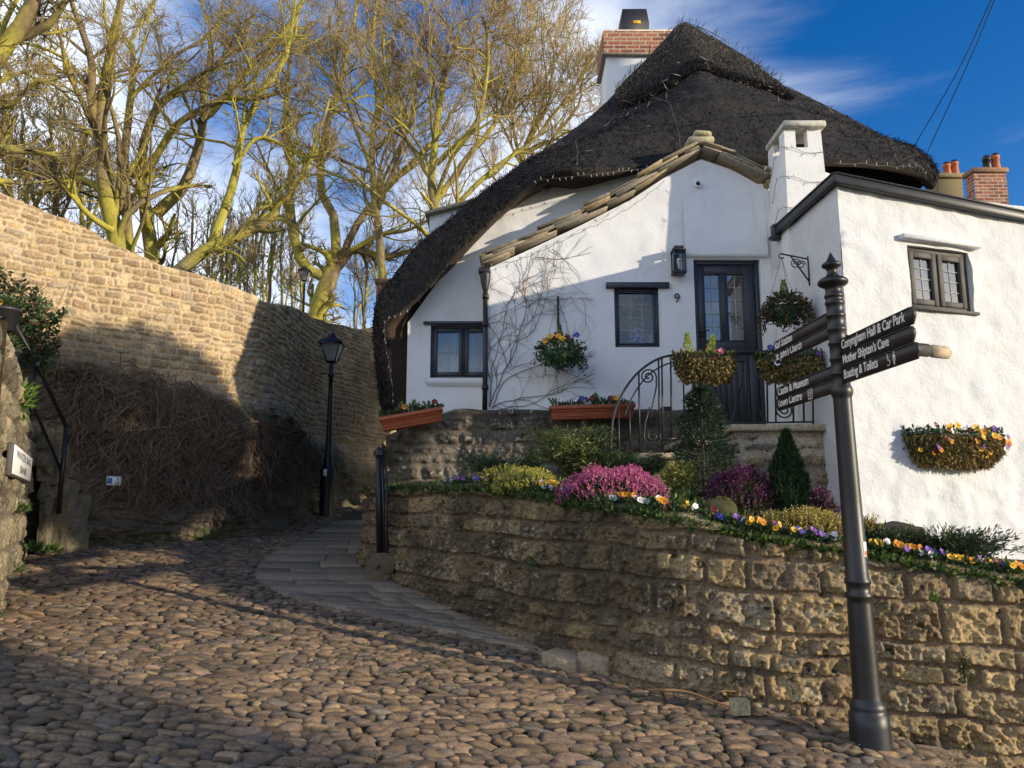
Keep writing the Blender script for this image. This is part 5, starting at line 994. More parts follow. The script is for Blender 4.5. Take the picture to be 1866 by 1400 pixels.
b.grid(np.stack([np.stack([L_[:, 0] - .3, L_[:, 1] + .3, zt - .02], 1), np.stack([L_[:, 0] * 0 - 8.6, L_[:, 1] + .3, zt - .02], 1)], 1)[::6], (.12, .10, .06), flip=True)
tag(b.build('stair_wall', m_gold, smooth=True), 'weathered stone side wall of the stairs at the far left', 'wall')
bk = thing('stair_stones', 'rough stacked stones ending the stair wall at the lane', 'stones', P(105, 1005, 9.3))
for i, (x0_, x1_, y0_, y1_, yy) in enumerate(((84, 131, 930, 1018, 9.35), (92, 128, 902, 934, 9.35), (72, 112, 874, 908, 9.3), (66, 100, 845, 878, 9.28), (60, 92, 812, 848, 9.25), (52, 84, 770, 815, 9.2), (64, 92, 905, 1015, 9.25))):
    p, q = P(x0_, y1_, yy), P(x1_, y0_, yy); b = MB(); rock(b, ((p[0] + q[0]) / 2, yy + .2, (p[2] + q[2]) / 2), ((q[0] - p[0]) / 2, .22, (q[2] - p[2]) / 2), 5 + i, (.20, .165, .105), amp=.06, n=14, sq=.9); b.build('stone', m_gold, bk, True)
b = MB(); yy = 9.6; p = P(60, 760, yy); b.grid(np.array([[(-9, 8.6, 1.0), (-6.0, 9.5, 1.0), (-5.65, 9.75, 1.0)], [(-9, 8.6, 2.9), (-6.0, 9.5, 2.7), (-5.65, 9.75, 2.0)], [(-9, 9.8, 2.9), (-6.3, 10.3, 2.7), (-5.9, 10.2, 2.0)]]), (.16, .13, .09), flip=True); tag(b.build('stairs', m_gold), kind='structure')
hr = thing('handrail', 'black iron handrail climbing the stairs at the far left', 'handrail', P(110, 915, 9.3))
tp1, bt1 = P(121, 778, 9.3), P(108, 917, 9.3); tp2, bt2 = P(64, 657, 8.95), P(50, 770, 9.0); e3 = P(-20, 508, 8.5); e4 = P(-20, 612, 8.55); lo1 = P(113, 862, 9.3); lo2 = P(56, 728, 8.98)
for (p, q) in ((bt1, tp1), (bt2, tp2)): b = MB(); b.tube([p - (0, 0, .12), q], .028, 8); b.build('post', m_black, hr)
b = MB(); b.tube([tp1, tp2, e3], .024, 8); b.build('top_rail', m_black, hr); b = MB(); b.tube([lo1, lo2, e4], .018, 8); b.build('lower_rail', m_black, hr)
# street name plate on the stair wall
nO = np.array([lw_xy(8)[0], 8.0, 2.0]); tD = nrm(np.array([-.52, 1, 0])); nL = np.array([tD[1], -tD[0], 0])
c4 = [PL(x, y, nO + nL * .06, nL) for x, y in ((23, 858), (54, 882), (60, 836), (26, 810))]; ctr = np.mean(c4, 0); Ls = abs(np.dot(c4[1] - c4[0], tD)); Hs = np.mean([c4[3][2] - c4[0][2], c4[2][2] - c4[1][2]])
ns_ = thing('street_sign', 'white street name plate reading Water Bag Bank on the stair wall', 'street sign', ctr); Ls = max(Ls, .95)
b = MB(); b.rbox(ctr - nL * .03, tD * (Ls / 2 + .02), (0, 0, Hs / 2 + .015), nL * .022, .006); b.build('backboard', m_greyw, ns_)
b = MB(); b.rbox(ctr - nL * .002, tD * Ls / 2, (0, 0, Hs / 2), nL * .006, .003); pt = b.build('plate', m_white, ns_)
text_mesh('WATER BAG', Hs * .40, ctr + nL * .0045 + np.array([0, 0, Hs * .10]), tD, (0, 0, 1), nL, m_blackletter, 'lettering', pt, sx=Ls / (Hs * .40) / 6.9, align='CENTER', ext=.001)
text_mesh('BANK', Hs * .40, ctr + nL * .0045 - np.array([0, 0, Hs * .36]), tD, (0, 0, 1), nL, m_blackletter, 'lettering', pt, sx=Ls / (Hs * .40) / 6.9, align='CENTER', ext=.001)
# small notice on the rock
p, dd_, zz_ = hw_px(203, 877, .12); i_ = int(np.searchsorted(hs_, dd_)); nr_ = np.array([*nr[i_], 0]) if False else np.array([*hw_nrm(np.array([dd_]))[0], 0]); tr_ = np.array([-nr_[1], nr_[0], 0]) 
sg = thing('small_sign', 'tiny white and blue notice fixed low on the rock face', 'notice', p); b = MB(); b.rbox(p + nr_ * .02, tr_ * .085, (0, 0, .055), nr_ * .012, .004); pl_ = b.build('plate', m_white, sg); b = MB(); b.rbox(p + nr_ * .034 - tr_ * .045 + np.array([0, 0, .0]), tr_ * .024, (0, 0, .035), nr_ * .003, .001); b.build('badge', m_blue, sg)
# stones, offcut and twig at the foot of the retaining wall
b = MB(); q = P(1348, 1276, 5.50); q[2] = zg(q[0], q[1]) + .07; rock(b, q, (.055, .05, .045), 41, (.42, .36, .22), 6, .008, .95); tag(b.build('stone_block', m_stone), 'small sawn pale stone block at the foot of the retaining wall', 'stone')
b = MB(); tw = [G(1178, 1262), G(1240, 1268), G(1320, 1288), G(1400, 1308), G(1450, 1328)]; tw = smooth_poly([t - np.array([0, .08, 0]) + np.array([0, 0, .035 + .015 * math.sin(i * 2)]) for i, t in enumerate(tw)], 24); b.tube(tw, np.linspace(.010, .005, 24), 6, (.30, .17, .07)); b.tube([tw[9], tw[9] + (.1, -.03, .06), tw[9] + (.22, -.02, .05)], [.006, .004, .003], 5, (.30, .17, .07)); tag(b.build('fallen_twig', m_twig), 'long brown twig lying at the foot of the retaining wall', 'twig')
# ------------------------------------------------------------------ plants
rng = np.random.default_rng(201)
def rnd_dir(n, up=0.0): return nrm(rng.normal(size=(n, 3)) + np.array([0, 0, up]))
GREENS = [(.035, .075, .018), (.05, .10, .02), (.028, .055, .016), (.07, .12, .03), (.045, .085, .03)]
def shell_pts(n, c, r, lo=.55, half=False):
    d = rnd_dir(n); d[:, 2] = np.abs(d[:, 2]) if half else d[:, 2]; return np.asarray(c) + d * np.asarray(r) * (rng.uniform(lo, 1, (n, 1)) * (.82 + .3 * vn(d * 2.6 + np.asarray(c) * 3, 7)[:, None])), d
def leaves(b, n, c, r, l, wd, cols, lo=.5, up=.3, half=False, j=.7):
    p, d = shell_pts(n, c, r, lo, half); b.blades(p, d * .8 + rng.normal(size=(n, 3)) * j + np.array([0, 0, up]), rng.uniform(*l, n), rng.uniform(*wd, n), pick(cols, rng.random(n)) * rng.uniform(.6, 1.35, (n, 1)), rng)
PC = {'yellow': [(.75, .40, .01), (.85, .52, .02)], 'orange': [(.75, .26, .01), (.8, .34, .02)], 'white': [(.75, .72, .74), (.8, .8, .78)], 'purple': [(.16, .05, .40), (.24, .08, .48)], 'blue': [(.05, .05, .36), (.10, .10, .48)], 'maroon': [(.13, .008, .02), (.20, .012, .03)], 'lilac': [(.55, .48, .72), (.65, .58, .8)], 'pink': [(.55, .10, .22), (.6, .15, .3)]}
def bloom(b, c, face, size, cn):
    cols = PC[cn]; f = nrm(face); u = nrm(np.cross(f, (0.1, .2, 1.0))); v = np.cross(f, u); n = 5; an = np.arange(n) * 2 * math.pi / n + rng.uniform(0, 6)
    d = np.outer(np.cos(an), u) + np.outer(np.sin(an), v) + f * .22; s_ = np.cross(np.broadcast_to(f, d.shape), d)
    for k in range(n): p = np.asarray(c); b.add([p, p + d[k] * size * .42 + s_[k] * size * .36, p + d[k] * size * .62 + f * size * .08, p + d[k] * size * .42 - s_[k] * size * .36], [[0, 1, 2, 3]], np.array(cols[k % 2]) * rng.uniform(.8, 1.2))
    q = np.asarray(c) + f * size * .10; dk = (.06, .01, .05) if cn in ('yellow', 'white', 'lilac', 'orange') else (.7, .45, .03); e = size * .12; b.add([q - u * e, q - v * e, q + u * e, q + v * e], [[0, 1, 2, 3]], dk)
PROTO = {}
def pansy(cn, loc, label, group='pansies along the top of the garden wall', scale=1.0):
    if cn not in PROTO: PROTO[cn] = []
    if len(PROTO[cn]) < 3:
        t = thing('pansy', label, 'flower', loc, group); c = np.asarray(loc, float); b = MB(); leaves(b, 46, c + (0, 0, .025), (.075, .075, .055), (.03, .055), (.018, .03), GREENS, .3, .5, True); b.build('leaves', m_leaf, t)
        for k in range(int(rng.integers(2, 4))):
            b = MB(); p = c + np.array([rng.uniform(-.055, .055), rng.uniform(-.06, .02), rng.uniform(.06, .105)]); b.tube([c + (0, 0, .02), p], .0025, 3, (.06, .12, .03)); bloom(b, p, np.array([rng.normal() * .4, -1, rng.uniform(0, .7)]), rng.uniform(.034, .046), cn); b.build('flower', m_petal, t)
        PROTO[cn].append(t); return t
    o = copy_tree(PROTO[cn][int(rng.integers(0, 3))], loc=loc, rz=rng.uniform(-.5, .5), scale=scale); o['label'] = label; return o
def edge_xy(px, k=.16):
    a = ray(px, 930)[0] / ray(px, 930)[1]; i = int(np.argmin(np.abs(RWL[30:, 0] / RWL[30:, 1] - a))) + 30; t = RWL[min(i + 3, len(RWL) - 1), :2] - RWL[i - 3, :2]; t = t / np.linalg.norm(t); n_ = np.array([-t[1], t[0]]); p = RWL[i, :2] + n_ * k; return p[0], p[1], RWL[i, 2]
def regions(px):
    for lim, nm in ((835, 'at the far left wall end'), (960, 'before the yellow heather on the left'), (1065, 'between the yellow heather and the pink heather'), (1215, 'before the pink heather'), (1300, 'left of the mossy stone'), (1385, 'right of the mossy stone'), (1540, 'before the golden heather by the signpost'), (1700, 'right of the signpost before the dark rock'), (9999, 'at the foot of the white wing wall')):
        if px < lim: return nm
plist = [(789, 'white', .16), (806, 'purple', .2), (822, 'lilac', .22), (836, 'yellow', .2), (849, 'blue', .24), (846, 'blue', .16), (860, 'blue', .26), (876, 'orange', .18), (886, 'yellow', .26), (897, 'yellow', .3), (905, 'maroon', .22), (922, 'lilac', .2), (932, 'white', .24), (944, 'lilac', .2), (962, 'yellow', .18), (981, 'yellow', .24), (990, 'orange', .28), (1006, 'blue', .22), (1001, 'white', .16), (1046, 'white', .16), (1066, 'white', .26), (1082, 'yellow', .24), (1101, 'yellow', .24), (1114, 'orange', .2), (1127, 'white', .22), (1139, 'white', .18), (1146, 'maroon', .22), (1156, 'white', .24), (1169, 'white', .26), (1192, 'orange', .14), (1212, 'maroon', .15), (1262, 'maroon', .26), (1283, 'maroon', .24), (1287, 'maroon', .16), (1306, 'purple', .28), (1318, 'blue', .16), (1336, 'purple', .16), (1357, 'maroon', .18), (1366, 'yellow', .18), (1377, 'yellow', .24), (1388, 'yellow', .2), (1380, 'orange', .1), (1426, 'purple', .18), (1484, 'purple', .16), (1504, 'purple', .12), (1520, 'white', .1), (1527, 'lilac', .14), (1592, 'yellow', .12), (1613, 'white', .2), (1626, 'yellow', .22), (1642, 'yellow', .18), (1652, 'yellow', .18), (1640, 'orange', .14), (1681, 'orange', .2), (1663, 'purple', .14), (1704, 'purple', .2), (1713, 'purple', .16), (1725, 'purple', .18), (1758, 'yellow', .2), (1774, 'orange', .12), (1805, 'yellow', .2), (1828, 'blue', .24), (1838, 'purple', .2), (1861, 'orange', .2), (1866, 'yellow', .26)] + [(798, 'white', .3), (815, 'yellow', .34), (830, 'blue', .32), (842, 'white', .34), (868, 'yellow', .34), (892, 'white', .14), (913, 'yellow', .34), (952, 'yellow', .32), (972, 'white', .14), (995, 'lilac', .16), (1030, 'yellow', .15), (1056, 'maroon', .17), (1092, 'white', .16), (1181, 'yellow', .26), (1203, 'white', .22), (1228, 'yellow', .22), (1246, 'white', .18), (1298, 'yellow', .2), (1348, 'white', .28), (1402, 'maroon', .16), (1412, 'yellow', .12), (1448, 'yellow', .14), (1466, 'blue', .14), (1604, 'white', .12), (1672, 'yellow', .24), (1693, 'white', .12), (1742, 'yellow', .14), (1766, 'white', .24), (1790, 'purple', .14), (1818, 'maroon', .16), (1850, 'yellow', .14)]
cnt = {}
for px, cn, k in plist: cnt[(cn, regions(px))] = cnt.get((cn, regions(px)), 0) + 1
seen = {}; ORD = ['first', 'second', 'third', 'fourth', 'fifth', 'sixth', 'seventh', 'eighth', 'ninth', 'tenth', 'eleventh', 'twelfth']
for px, cn, k in sorted(plist):
    x_, y_, z_ = edge_xy(px, k + .02); key = (cn, regions(px)); seen[key] = seen.get(key, 0) + 1
    lab = '%s flowered pansy %s' % (cn, key[1]) if cnt[key] == 1 else '%s from the left of the %s pansies %s' % (ORD[seen[key] - 1], cn, key[1])
    pansy(cn, (x_, y_, z_ - .005 + .06 * (k - .1)), lab)
# low leafy ground cover on the bed, uncountable
b = MB(); n = 26000; i = rng.integers(60, 985, n); k = np.where(rng.random(n) < .6, rng.uniform(.05, .3, n), rng.uniform(.06, 1.05, n)); t_ = np.gradient(RWL[:, :2], axis=0); t_ = t_ / np.linalg.norm(t_, axis=1, keepdims=True)
gx_ = RWL[i, 0] - t_[i, 1] * k; gy_ = RWL[i, 1] + t_[i, 0] * k; gz_ = RWL[i, 2] - .05 + .15 * k; b.blades(np.stack([gx_, gy_, gz_], -1), rnd_dir(n, 1.0) + np.array([0, -.4, 0]), rng.uniform(.035, .085, n), rng.uniform(.015, .032, n), pick(GREENS + [(.12, .18, .03), (.18, .22, .04)], rng.random(n)) * rng.uniform(.7, 1.5, (n, 1)), rng)
tag(b.build('ground_cover', m_leaf), 'low green leaves spreading along the top of the garden wall', 'plants', kind='stuff')
def heather(name, label, px0, px1, pyb, Y, rx, ry, h, flower, stem, n, seed_col):
    p = P((px0 + px1) / 2, pyb, Y); x_, y_ = p[0], p[1]; z_ = min(p[2], bed_z(x_, y_)) ; t = thing('heather', label, 'heather', (x_, y_, z_), 'heathers in the flower bed'); c = np.array([x_, y_, z_])
    q = rng.uniform(-1, 1, (int(n * 1.6), 2)); q = q[(q ** 2).sum(1) < 1][:n]; m = len(q); dome = (1 - (q ** 2).sum(1)) ** .55 * (.75 + .4 * vn(np.stack([q[:, 0] * 3, q[:, 1] * 3, q[:, 0] * 0 + x_], -1), 5)); ptx = c + np.stack([q[:, 0] * rx, q[:, 1] * ry, dome * h * .86], -1); up = nrm(np.stack([q[:, 0] * .7, q[:, 1] * .5 - .1, np.full(m, 1.0)], -1) + rng.normal(size=(m, 3)) * .22)
    b = MB(); kk = 3; pf = np.repeat(ptx - up * .07, kk, 0); b.blades(pf + rng.normal(size=pf.shape) * .012, np.repeat(up, kk, 0) + rng.normal(size=pf.shape) * .35, rng.uniform(.04, .09, len(pf)), .008, pick(stem, rng.random(len(pf))) * rng.uniform(.6, 1.3, (len(pf), 1)), rng); d_ = shell_pts(900, c + (0, 0, h * .35), (rx * .92, ry * .9, h * .5), .5)[0]; b.blades(d_, rnd_dir(900, .6), .08, .014, pick(stem, rng.random(900)) * .7, rng); b.build('foliage', m_leaf, t)
    b = MB(); kk = 9; f = np.repeat(rng.uniform(0, 1, (m, 1)), 1, 1); base = np.repeat(ptx, kk, 0); u2 = np.repeat(up, kk, 0); tt_ = np.tile(np.linspace(0, 1, kk), m)[:, None]; Ls = np.repeat(rng.uniform(.045, .085, m), kk)[:, None]; b.blades(base + u2 * tt_ * Ls, nrm(rng.normal(size=base.shape)) + u2 * .6, rng.uniform(.012, .02, len(base)), rng.uniform(.008, .013, len(base)), pick(flower, rng.random(len(base))) * rng.uniform(.7, 1.25, (len(base), 1)), rng); b.build('flower_spikes', m_petal, t); return t
PINK = [(.50, .08, .24), (.58, .14, .30), (.42, .055, .19), (.64, .24, .38)]; PURP = [(.12, .014, .085), (.15, .02, .10), (.085, .010, .06)]; YEL = [(.50, .44, .07), (.60, .54, .14), (.36, .36, .05)]; GOLD_ = [(.42, .34, .07), (.50, .43, .13), (.34, .25, .06)]
HST = [(.06, .09, .03), (.09, .11, .04), (.10, .07, .03)]
heather('heather', 'large mound of bright pink heather in the middle of the bed', 1012, 1218, 925, 6.75, .47, .42, .33, PINK, HST, 1000, 1)
heather('heather', 'pale yellow heather beside the pink heather on its left', 905, 1010, 905, 7.35, .30, .3, .23, YEL, [(.12, .14, .03), (.20, .2, .05)], 420, 2)
heather('heather', 'yellow green heather patch behind the left pansies', 880, 960, 885, 7.9, .28, .25, .2, YEL, [(.12, .16, .03), (.08, .12, .03)], 240, 2)
heather('heather', 'deep purple heather left of the dark green cone conifer', 1292, 1412, 930, 6.75, .29, .26, .36, PURP, HST, 620, 3)
heather('heather', 'small deep purple heather right of the dark green cone conifer', 1462, 1518, 930, 6.75, .14, .18, .28, PURP, HST, 200, 4)
heather('heather', 'golden bronze heather at the wall edge left of the signpost', 1372, 1550, 985, 5.98, .36, .22, .21, GOLD_, [(.13, .12, .03), (.17, .11, .03)], 700, 5)
heather('heather', 'golden heather peeping out right of the signpost', 1560, 1600, 985, 6.05, .10, .14, .2, GOLD_, [(.13, .12, .03), (.17, .11, .03)], 120, 5)
def cone_conifer(px, pyt, pyb, Y, r, name, label, cols, tiers=0, n=5200, bw=.010):
    p = P(px, pyb, Y); tp = P(px, pyt, Y); z0 = min(p[2], bed_z(p[0], p[1])); H = tp[2] - z0; t = thing(name, label, 'conifer', (p[0], p[1], z0)); c = np.array([p[0], p[1], z0]); h = rng.uniform(0, 1, n) ** 1.25; a = rng.uniform(0, 2 * math.pi, n)
    if tiers: prof_ = (1 - h) ** .55 * (.5 + .85 * np.abs(np.sin(h * math.pi * tiers + .9 * np.sin(a * 2) + .5 * np.sin(a * 3 + 1)))) * (h > .02)
    else: prof_ = np.where(h < .28, .62 + 1.35 * h, 1.0 * (1 - ((h - .28) / .72) ** 1.6))
    lump = .78 + .4 * vn(np.stack([np.cos(a) * 2.2, np.sin(a) * 2.2, h * (7 if tiers else 9)], -1), 3); rr_ = r * prof_ * lump * rng.uniform(.62, 1.02, n); q = c + np.stack([rr_ * np.cos(a), rr_ * np.sin(a), h * H * .97], -1); d = np.stack([np.cos(a) * (.9 if tiers else .32), np.sin(a) * (.9 if tiers else .32), np.full(n, .25 if tiers else 1.0)], -1) + rng.normal(size=(n, 3)) * .28
    b = MB(); b.blades(q, d, rng.uniform(.035, .075, n), rng.uniform(bw * .8, bw * 1.6, n), pick(cols, rng.random(n)) * rng.uniform(.6, 1.4, (n, 1)), rng); b.build('crown', m_leaf, t); b = MB(); b.tube([c - (0, 0, .05), c + (0, 0, H * .9)], [.02, .005], 6, (.10, .07, .05)); b.build('trunk', m_bark, t); return t
cone_conifer(1440, 786, 935, 6.65, .165, 'cone_conifer', 'small dark green cone shaped conifer between purple heathers', [(.018, .05, .014), (.026, .07, .018), (.014, .035, .012)], 0, 7000)
cone_conifer(1284, 698, 905, 7.5, .29, 'dwarf_spruce', 'taller dark dwarf spruce with tiered branches before the railing', [(.035, .062, .04), (.05, .085, .05), (.026, .045, .03), (.08, .11, .055)], 4, 9000, .011)
def juniper(px, pyb, Y, spread, h, label, cols, n=60, droop=.6, lean=(0, 0), name='juniper', z=None):
    p = P(px, pyb, Y); z0 = z if z is not None else bed_z(p[0], p[1]); t = thing(name, label, 'juniper', (p[0], p[1], z0)); c = np.array([p[0], p[1], z0 - .02]); a = rng.uniform(0, 2 * math.pi, n); L = spread * rng.uniform(.5, 1.05, n); s_ = np.linspace(0, 1, 9)[None, :]
    X_ = c[0] + (np.cos(a)[:, None] + lean[0]) * L[:, None] * s_; Y_ = c[1] + (np.sin(a)[:, None] * .8 + lean[1]) * L[:, None] * s_; hp_ = h * rng.uniform(.5, 1.1, n)[:, None]; Z_ = c[2] + hp_ * (1.6 * s_ - droop * 1.2 * s_ ** 2) + .01; pts = np.stack([X_, Y_, Z_], -1); pts = pts + rng.normal(size=pts.shape) * .012 * s_[..., None]
    V_, F_ = tube_batch(pts, np.broadcast_to(np.linspace(.006, .002, 9), (n, 9)), 3); b = MB(); b.add(V_, F_, (.12, .08, .05)); b.build('branches', m_twig, t); kk = 11; ta = nrm(np.gradient(pts, axis=1)); q = np.repeat(pts[:, 1:].reshape(-1, 3), kk, 0); d = np.repeat(ta[:, 1:].reshape(-1, 3), kk, 0); q = q + rng.normal(size=q.shape) * .022; b = MB(); b.blades(q, d + rng.normal(size=q.shape) * .55 + (0, 0, .1), rng.uniform(.03, .07, len(q)), rng.uniform(.007, .013, len(q)), pick(cols, rng.random(len(q))) * rng.uniform(.55, 1.4, (len(q), 1)), rng); b.build('foliage', m_leaf, t)
JG = [(.06, .11, .05), (.08, .14, .06), (.04, .07, .03), (.15, .19, .07)]; JY = [(.14, .19, .05), (.20, .25, .07), (.08, .12, .035), (.26, .28, .09)]
juniper(1040, 872, 8.0, .42, .62, 'feathery light green juniper arching behind the pink heather', JY, 90, .75)
juniper(1095, 880, 7.9, .30, .36, 'drooping light green juniper below the railing end', JY, 55, .9)
juniper(930, 868, 8.5, .48, .26, 'low spreading blue green juniper against the plinth wall', JG, 80, .55, (-.25, 0))
juniper(1160, 868, 7.9, .34, .16, 'flat dark green juniper before the stone steps', JG, 60, .5)
juniper(1725, 1035, 5.95, .40, .17, 'dark spreading juniper at the foot of the white wing wall', [(.028, .055, .02), (.04, .07, .022), (.06, .07, .025)], 70, .35, (.3, .1))
juniper(1615, 1000, 5.95, .22, .14, 'low dark juniper left of the dark rock', [(.035, .06, .02), (.05, .08, .025)], 45, .5)
def shrub(px, pyb, pyt, Y, rx, label, cols, n, name='shrub', l=(.03, .06), wd=(.016, .03), z=None, cat='shrub'):
    p = P(px, pyb, Y); tp = P(px, pyt, Y); z0 = bed_z(p[0], p[1]) if z is None else z; h = tp[2] - z0; t = thing(name, label, cat, (p[0], p[1], z0)); c = np.array([p[0], p[1], z0 + h * .5]); b = MB(); leaves(b, n, c, (rx, rx * .8, h * .52), l, wd, cols, .45, .5); b.build('foliage', m_leaf, t); b = MB(); 
    for k in range(6): d = rnd_dir(1, 1.2)[0]; b.tube([(p[0], p[1], z0 - .03), c + d * np.array([rx, rx, h]) * .4], [.008, .004], 5, (.10, .07, .05))
    b.build('stems', m_twig, t)
shrub(1243, 915, 845, 6.95, .16, 'small yellow green euonymus shrub right of the pink heather', [(.26, .27, .03), (.34, .33, .06), (.14, .18, .03), (.10, .12, .025)], 520)
shrub(1100, 935, 905, 6.3, .10, 'tuft of plain green leaves before the pink heather', GREENS, 160)
# mossy stone and dark rock
p = P(1312, 930, 6.45); b = MB(); rock(b, (p[0], p[1], bed_z(p[0], p[1]) + .03), (.115, .11, .08), 51, (.075, .07, .022), 12, .02, .3); tag(b.build('mossy_stone', m_moss, smooth=True), 'rounded mossy stone between the spruce and the pansies', 'stone')
q, d = shell_pts(1500, (p[0], p[1], bed_z(p[0], p[1]) + .03), (.115, .11, .095), .92, True); b = MB(); b.blades(q, d + rng.normal(size=d.shape) * .6, .022, .010, pick([(.16, .15, .03), (.10, .11, .02), (.22, .19, .05), (.09, .07, .03)], rng.random(1500)), rng); [o for o in C.objects if o.name == 'mossy_stone'][0]; b.build('moss_tufts', m_moss, [o for o in C.objects if o.name == 'mossy_stone'][0])
p = P(1638, 990, 6.15); b = MB(); rock(b, (p[0], p[1], bed_z(p[0], p[1]) + .06), (.16, .13, .13), 53, (.055, .05, .035), 12, .05, .5); tag(b.build('dark_rock', m_stone, smooth=True), 'dark rugged rock before the white wing wall', 'rock')
# ivy and moss tufts on the walls
def wall_tuft(px, py, Y, r, n, name, label, cols, cat='plant', l=(.015, .035), drop=.0):
    p = P(px, py, Y); t = thing(name, label, cat, p); b = MB(); q, d = shell_pts(n, p, r, .2); b.blades(q, d * .5 + rng.normal(size=(n, 3)) * .5 + (0, -.3, .1 - drop), rng.uniform(*l, n), rng.uniform(.008, .018, n), pick(cols, rng.random(n)) * rng.uniform(.6, 1.3, (n, 1)), rng); b.build('foliage', m_leaf, t)
DRY = [(.20, .13, .05), (.30, .20, .08), (.11, .09, .03), (.38, .26, .11), (.14, .14, .035)]
wall_tuft(1756, 1215, 5.36, (.035, .03, .10), 260, 'hanging_moss', 'brown green moss hanging from a joint of the retaining wall', [(.10, .09, .03), (.06, .07, .02), (.14, .11, .05)], 'moss', drop=.8)
wall_tuft(1703, 1092, 5.35, (.04, .03, .05), 90, 'wall_fern', 'bright green seedling growing in the retaining wall right of the signpost', [(.12, .20, .03), (.08, .14, .03)])
wall_tuft(966, 1024, 6.78, (.05, .04, .06), 120, 'wall_fern', 'green seedling growing in the middle of the retaining wall', [(.06, .11, .02), (.08, .13, .03)])
# --- hanging baskets
def chain(b, p, q, n=22, sag=.0):
    for k in range(n): a = p + (q - p) * k / n; c = p + (q - p) * (k + .75) / n; b.tube([a, c], .0035, 3, cap=False)
def basket(c, r, label, fol, flow, hook, spire=True, droop=60):
    t = thing('hanging_basket', label, 'hanging basket', c, 'hanging baskets on the white wall'); c = np.asarray(c, float)
    b = MB(); b.lathe([(.005, -r * .80), (r * .40, -r * .70), (r * .66, -r * .4), (r * .88, 0), (r * .84, 0), (r * .7, -r * .35)], c, 20); b.build('bowl', m_bowl, t, True)
    b = MB(); b.tube([c + r * .9 * np.array([math.cos(a), math.sin(a), 0]) for a in np.linspace(0, 2 * math.pi, 22)], .005, 5); b.build('rim', m_iron, t)
    b = MB()
    for a in (.5, 2.6, 4.7): chain(b, np.asarray(hook, float), c + r * .9 * np.array([math.cos(a), math.sin(a), 0]))
    b.build('chain', m_iron, t)
    b = MB(); leaves(b, 1500, c + (0, 0, r * .0), (r * 1.25, r * 1.2, r * .85), (.025, .055), (.02, .035), fol, .6, .1)
    for k in range(droop // 4): a = rng.uniform(0, 6.3); q0_ = c + r * 1.05 * np.array([math.cos(a), math.sin(a), -.1]); m_ = 22; s_ = np.linspace(0, 1, m_)[:, None]; q = q0_ + np.array([math.cos(a) * .06, math.sin(a) * .06, -rng.uniform(.08, .24)]) * s_ + rng.normal(size=(m_, 3)) * .012; b.blades(q, rnd_dir(m_, -.4), rng.uniform(.02, .045, m_), rng.uniform(.016, .028, m_), pick(fol, rng.random(m_)) * rng.uniform(.6, 1.2, (m_, 1)), rng)
    b.build('foliage', m_leaf, t)
    if spire: b = MB(); m_ = 420; h = rng.uniform(0, 1, m_); a = rng.uniform(0, 6.3, m_); rr_ = .055 * (1 - h) + .004; b.blades(c + np.stack([rr_ * np.cos(a), rr_ * np.sin(a), r * .3 + h * .24], -1), np.stack([np.cos(a) * .6, np.sin(a) * .6, np.full(m_, 1.0)], -1) + rng.normal(size=(m_, 3)) * .2, rng.uniform(.02, .045, m_), .009, pick([(.16, .24, .03), (.24, .30, .04), (.10, .18, .03)], rng.random(m_)), rng); b.build('dwarf_cypress', m_leaf, t)
    for (cn, dx, dz) in flow: b = MB(); p = c + np.array([dx * r, -r * rng.uniform(.6, 1.0), dz * r]); bloom(b, p, np.array([rng.normal() * .3, -1, .3]), .06, cn); b.build('flower', m_petal, t)
    return t
hk = P(1017, 545, 9.52); b1 = basket(P(1020, 642, 9.42), .25, 'green hanging basket of yellow and blue pansies on the gable', GREENS + [(.10, .12, .03), (.16, .15, .07)], [('yellow', -.5, .55), ('orange', -.1, .6), ('yellow', .05, .45), ('blue', .75, .62), ('orange', -.75, .35), ('maroon', .35, .5)], hk)
s_ = 9.77; br = thing('basket_bracket', 'flat black iron bracket holding the basket on the gable', 'bracket', P(1017, 560, 9.75)); b = MB(); q0, q1 = P(1017, 540, 9.775), P(1017, 600, 9.775); b.rbox((q0 + q1) / 2, (.014, 0, 0), (0, .006, 0), (0, 0, (q0 - q1)[2] / 2), .003); b.build('back_plate', m_iron, br); b = MB(); b.tube([q0 + (0, 0, -.05), hk + (0, .02, .02), hk], .009, 6); b.tube([q1 + (0, 0, .05), hk + (0, .04, .015)], .007, 6); b.build('arm', m_iron, br)
def FSP(px, py): return PL(px, py, (3.30, 9.86, 0), nS)
pw0, pw1 = FSP(1474, 474), FSP(1476, 513); tip_ = pw0 + nS * .0 + np.array([-.42, -.05, 0]); tz = P(1424, 466, tip_[1]); tip_ = np.array([tz[0], tip_[1], tz[2]])
br = thing('basket_bracket', 'scrolled black iron bracket on the side wall of the wing', 'bracket', pw1); b = MB(); b.rbox((pw0 + pw1) / 2 + nS * .008, nS * .006, nrm(US) * .014, (0, 0, (pw0 - pw1)[2] / 2 + .05), .003); b.build('back_plate', m_iron, br)
b = MB(); b.tube([pw0 + nS * .01 + (0, 0, .01), tip_ + (0, 0, .02)], .009, 6); b.tube([pw1 + nS * .01, tip_ + (.10, 0, .0)], .009, 6); cpt_ = tip_ + np.array([-.0, 0, -.005]); b.tube([cpt_ + .03 * np.array([math.cos(a), 0, math.sin(a)]) for a in np.linspace(1.2, 5.8, 14)], .007, 5); b.build('arm', m_iron, br)
